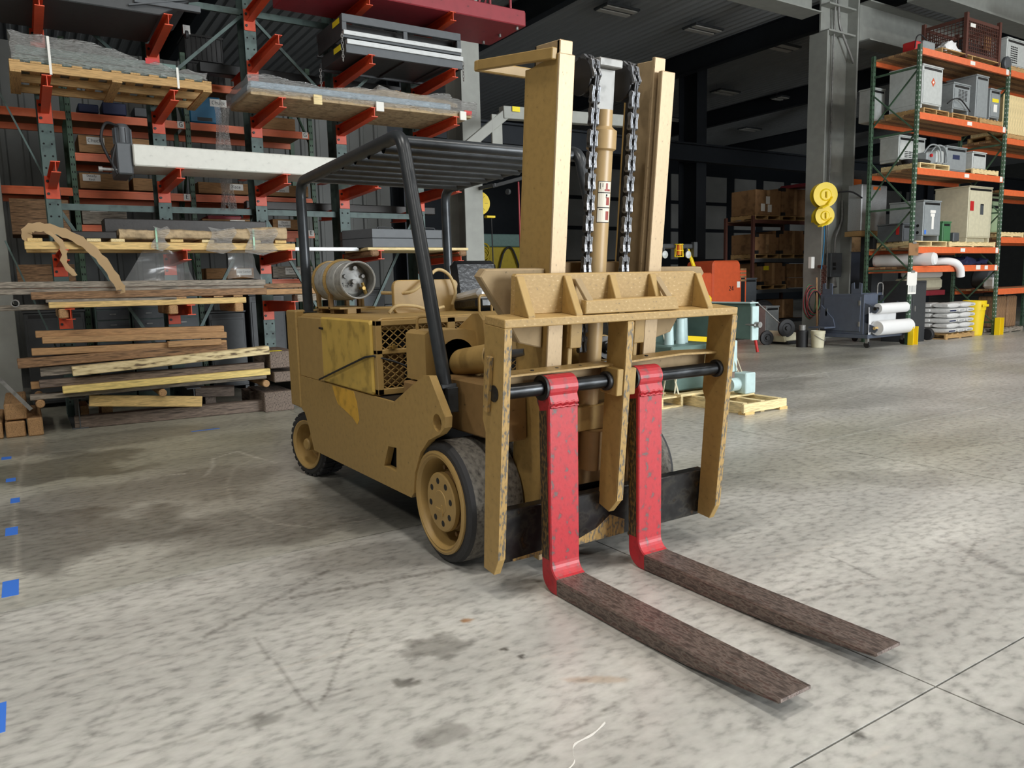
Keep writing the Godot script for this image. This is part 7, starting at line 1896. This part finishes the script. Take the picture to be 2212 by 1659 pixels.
	# orange order picker with 24 on its flank
	o = thing("orange_lift", "orange order picker numbered 24 behind the carriage", "lift truck", Vector3(14.4, 0, -13.2))
	var body := PackedVector2Array()
	body.append_array(circle(Vector2(14.3, 1.85), 0.12, 5, PI, PI / 2)); body.append_array(circle(Vector2(15.05, 1.85), 0.12, 5, PI / 2, 0)); body.append_array(poly([15.17, 0.2, 14.18, 0.2]))
	st = S(); prism(st, body, "z", -13.9, -13.0, 0.04); obj("power_unit", st, MT.lift_orange, o)
	bxm("battery_case", 13.75, 14.18, 0.2, 1.68, -13.9, -13.02, MT.lift_orange, o, 0.03)
	text("lettering", "24", 0.15, MT.ink, o, Vector3(14.82, 1.28, -12.992), Basis(), "Droid Sans", 0.004)
	bxm("side_panel", 15.17, 15.45, 0.3, 1.75, -13.8, -13.05, MT.lift_orange, o, 0.02); bxm("side_slot", 15.24, 15.38, 0.9, 1.55, -13.05, -13.045, MT.black, o); bxm("notice", 15.03, 15.14, 1.3, 1.45, -12.998, -12.994, MT.paper, o)
	for k in 4: bxm("rung", 15.2, 15.42, 1.45 + k * 0.09, 1.5 + k * 0.09, -13.05, -13.04, MT.cardboard_dark, o)
	bxm("bumper", 13.7, 15.5, 0.05, 0.25, -13.95, -12.95, MT.charcoal, o, 0.02)
	for x in [14.0, 15.2]:
		st = S(); cyl(st, Vector3(x, 0.1, -13.0), Vector3(x, 0.1, -12.9), 0.1); obj("wheel", st, MT.rubber, o)
	# yellow reach truck guard between the mast and the orange lift
	o = thing("yellow_lift", "yellow lift truck with a black guard, caged beacon and lamps beside the orange lift", "lift truck", Vector3(10.8, 0, -11.2))
	st = S(); bar(st, Vector3(11.45, 2.2, -11.2), Vector3(11.62, 1.2, -10.9), 0.12, 0.05, 0.01); obj("guard_post", st, MT.safety_yellow, o)
	st = S(); bar(st, Vector3(10.45, 2.1, -11.6), Vector3(10.5, 1.2, -11.6), 0.1, 0.05, 0.01); obj("guard_post", st, MT.safety_yellow, o)
	bxm("guard_beam", 10.4, 11.55, 2.15, 2.24, -11.3, -11.1, MT.charcoal, o, 0.015)
	bxm("body", 10.3, 11.9, 0.1, 1.2, -12.2, -10.9, MT.safety_yellow, o, 0.05); bxm("skirt", 10.25, 11.95, 0.0, 0.12, -12.2, -10.9, MT.charcoal, o)
	bxm("front_cap", 11.5, 11.6, 1.98, 2.28, -11.15, -11.05, MT.charcoal, o, 0.01)
	for x in [10.72, 11.36]:
		st = S(); lathe(st, Vector3(x, 2.03, -11.12), Vector3(0, 0, 1), [Vector2(0, 0.0), Vector2(0.06, 0.0), Vector2(0.075, 0.05), Vector2(0.0, 0.07)], 18); obj("lamp", st, MT.machine_light, o)
		bxm("lamp_bracket", x - 0.02, x + 0.02, 2.08, 2.16, -11.16, -11.1, MT.charcoal, o)
	st = S(); cyl(st, Vector3(11.07, 2.02, -11.05), Vector3(11.07, 2.22, -11.05), 0.045); obj("beacon", st, MT.tag_orange, o)
	for k in 6:
		var a := TAU * k / 6
		st = S(); bar(st, Vector3(11.07 + cos(a) * 0.07, 2.24, -11.05 + sin(a) * 0.07), Vector3(11.07 + cos(a) * 0.09, 1.98, -11.05 + sin(a) * 0.09), 0.012, 0.012); obj("cage_bar", st, MT.safety_yellow, o)
	for y in [1.98, 2.1, 2.22]:
		st = S(); lathe(st, Vector3(11.07, y, -11.05), Vector3(0, 1, 0), [Vector2(0.08, 0), Vector2(0.092, 0), Vector2(0.092, 0.012), Vector2(0.08, 0.012), Vector2(0.08, 0)], 18); obj("cage_ring", st, MT.safety_yellow, o)
	st = S(); lathe(st, Vector3(11.5, 1.42, -11.0), Vector3(-0.4, 0, 0.9), [Vector2(0, 0.01), Vector2(0.15, 0.01), Vector2(0.165, 0.0), Vector2(0.165, -0.02), Vector2(0, -0.02)], 24); var rs := obj("round_sign", st, MT.safety_yellow, o)
	bxm("symbol", 11.54, 11.57, 1.34, 1.46, -10.98, -10.97, MT.ink, rs)
	# machinery dimly seen around the orange lift
	for q in [[12.9, 14.0, 0.0, 1.75, -14.6, -14.0, "gray machine hood dimly seen left of the orange lift"], [15.7, 16.5, 0.0, 1.5, -14.4, -13.6, "dark machine between the orange lift and the brown shelving"], [15.4, 15.9, 0.0, 0.8, -12.9, -12.4, "dark green cabinet behind the floor burnisher"]]:
		o = cabinet("dim_machine", q[6], q[0], q[1], q[2], q[3], q[4], q[5], MT.machine_dark if q[0] > 15.5 else MT.machine_gray, "machine", 0.05)
	st = S(); lathe(st, Vector3(12.6, 2.1, -14.0), Vector3(0.2, 0, 1), [Vector2(0, 0), Vector2(0.34, 0), Vector2(0.36, 0.04), Vector2(0.34, 0.08), Vector2(0, 0.1)], 28); single("round_cover", st, MT.machine_cream, "pale round cover above the orange lift in the dim bay", "cover")
	st = S(); B(st, 12.5, 12.7, 0.0, 1.8, -14.1, -14.0); single("cover_stand", st, MT.machine_dark, "dark stand under the pale round cover", "stand")
	st = S(); lathe(st, Vector3(16.2, 0.6, -13.2), Vector3(-0.3, 0, 0.95), [Vector2(0, 0), Vector2(0.34, 0), Vector2(0.36, 0.08), Vector2(0.3, 0.16), Vector2(0.2, 0.14), Vector2(0.18, 0.1), Vector2(0, 0.1)], 28); single("cable_drum", st, MT.rubber, "big black cable drum standing behind the floor burnisher", "drum")
	st = S(); B(st, 16.0, 16.4, 0.0, 0.3, -13.3, -13.1, 0.02); single("drum_cradle", st, MT.charcoal, "dark cradle under the big black cable drum", "cradle")
	# ---- between the guard and the mast
	o = thing("hose_reel", "yellow hose reel on the column right of the cantilever rack", "hose reel", Vector3(7.16, 2.8, -12.3))
	var d := Vector3(-0.35, 0, 0.93).normalized()
	st = S(); lathe(st, Vector3(7.2, 3.0, -12.32), d, [Vector2(0, 0), Vector2(0.22, 0.0), Vector2(0.22, 0.015), Vector2(0.1, 0.02), Vector2(0.1, 0.12), Vector2(0.22, 0.125), Vector2(0.22, 0.14), Vector2(0.06, 0.15), Vector2(0.0, 0.15)], 30); obj("spool", st, MT.safety_yellow, o)
	for k in 8:
		var a := TAU * k / 8
		st = S(); bar(st, Vector3(7.2, 3.0, -12.32) + d * 0.142 + Vector3(0.93 * cos(a), 0, 0.35 * cos(a)) * 0.11 + Vector3(0, sin(a) * 0.11, 0), Vector3(7.2, 3.0, -12.32) + d * 0.142 + Vector3(0.93 * cos(a), 0, 0.35 * cos(a)) * 0.18 + Vector3(0, sin(a) * 0.18, 0), 0.008, 0.004); obj("slot", st, MT.black, o)
	bxm("bracket", 6.97, 7.24, 3.24, 3.36, -12.34, -12.22, MT.safety_yellow, o, 0.01); bxm("hose_guide", 7.28, 7.46, 2.74, 2.78, -12.2, -12.1, MT.safety_yellow, o, 0.005)
	st = S(); tube(st, [Vector3(7.4, 2.76, -12.15), Vector3(7.42, 1.6, -12.15)], 0.012, 8); obj("hose", st, MT.rubber, o)
	o = thing("trolley_bar", "dark festoon bar with two trolleys and a red air line", "rail", Vector3(7.35, 3.3, -11.4))
	st = S(); bar(st, Vector3(7.05, 3.22, -11.5), Vector3(7.75, 3.42, -11.0), 0.05, 0.06, 0.006); obj("rail", st, MT.charcoal, o)
	st = S(); bar(st, Vector3(7.08, 3.24, -12.0), Vector3(7.08, 3.24, -11.45), 0.05, 0.06, 0.005); obj("wall_bracket", st, MT.charcoal, o)
	for q in [[7.25, 3.12, -11.35], [7.6, 3.22, -11.1]]:
		st = S(); cyl(st, Vector3(q[0], q[1], q[2]), Vector3(q[0] + 0.05, q[1], q[2] - 0.02), 0.05, 0.05, 14, 0.01); obj("trolley", st, MT.bright_steel if q[0] > 7.4 else MT.charcoal, o)
	st = S(); tube(st, [Vector3(7.42, 3.28, -11.25), Vector3(7.44, 1.5, -11.25)], 0.016, 8); obj("air_line", st, MT.maroon, o)
	st = S(); cyl(st, Vector3(7.44, 1.5, -11.25), Vector3(7.44, 1.66, -11.25), 0.03); obj("fitting", st, MT.brass, o)
	o = thing("jib_brace", "pale gray diagonal jib brace running up behind the guard toward the mast", "beam", Vector3(6.6, 3.9, -11.3))
	st = S(); bar(st, Vector3(6.0, 3.5, -11.2), Vector3(7.1, 4.38, -11.0), 0.16, 0.16, 0.008); obj("diagonal", st, MT.column_gray, o)
	st = S(); bar(st, Vector3(6.95, 4.34, -11.0), Vector3(9.6, 4.44, -11.0), 0.16, 0.2, 0.008); obj("boom", st, MT.column_gray, o)
	bxm("hanger_plate", 6.75, 6.95, 3.7, 4.3, -11.02, -10.98, MT.column_gray, o, 0.005); bxm("warning_label", 7.1, 7.25, 4.36, 4.44, -10.9, -10.895, MT.tag_yellow, o)
	o = thing("crane_bridge", "dimmed yellow crane bridge lying in the unlit bay between guard and mast", "crane", Vector3(12.6, 1.9, -20.3))
	bxm("girder", 11.0, 15.0, 1.95, 2.65, -20.5, -20.1, MT.crane_yellow_dimmed, o, 0.02); bxm("end_truck", 11.3, 11.9, 1.6, 2.3, -20.1, -19.6, MT.crane_yellow_dimmed, o, 0.03)
	for x in [11.4, 13.6, 14.8]: bxm("trestle", x - 0.1, x + 0.1, 0.0, 1.95, -20.4, -20.2, MT.navy_steel, o)
	for k in 3:
		st = S()
		var ring := []
		for i in 17: ring.append(Vector3(11.6 + cos(TAU * i / 16) * 0.18, 2.3 + 0.1 * k + sin(TAU * i / 16) * 0.22, -19.55 + 0.03 * k))
		tube(st, ring, 0.03, 6, false); obj("cable_loop", st, MT.crane_yellow_dimmed, o)
	st = S(); tube(st, curve([Vector3(12.4, 1.9, -20.0), Vector3(12.6, 2.5, -20.0), Vector3(12.9, 2.6, -20.0), Vector3(13.2, 1.9, -20.0)]), 0.03, 8); obj("sling", st, MT.rubber, o)
	for q in [[11.6, 13.4, 2.66, 3.05, "teal drive unit resting on the yellow crane bridge"], [13.5, 14.6, 2.66, 3.15, "dark blue case resting on the yellow crane bridge"]]:
		single("drive_unit", box_st(q[0], q[1], q[2], q[3], -20.45, -20.1, 0.03), MT.tool_green if q[0] < 13 else MT.navy, q[4], "machine part")
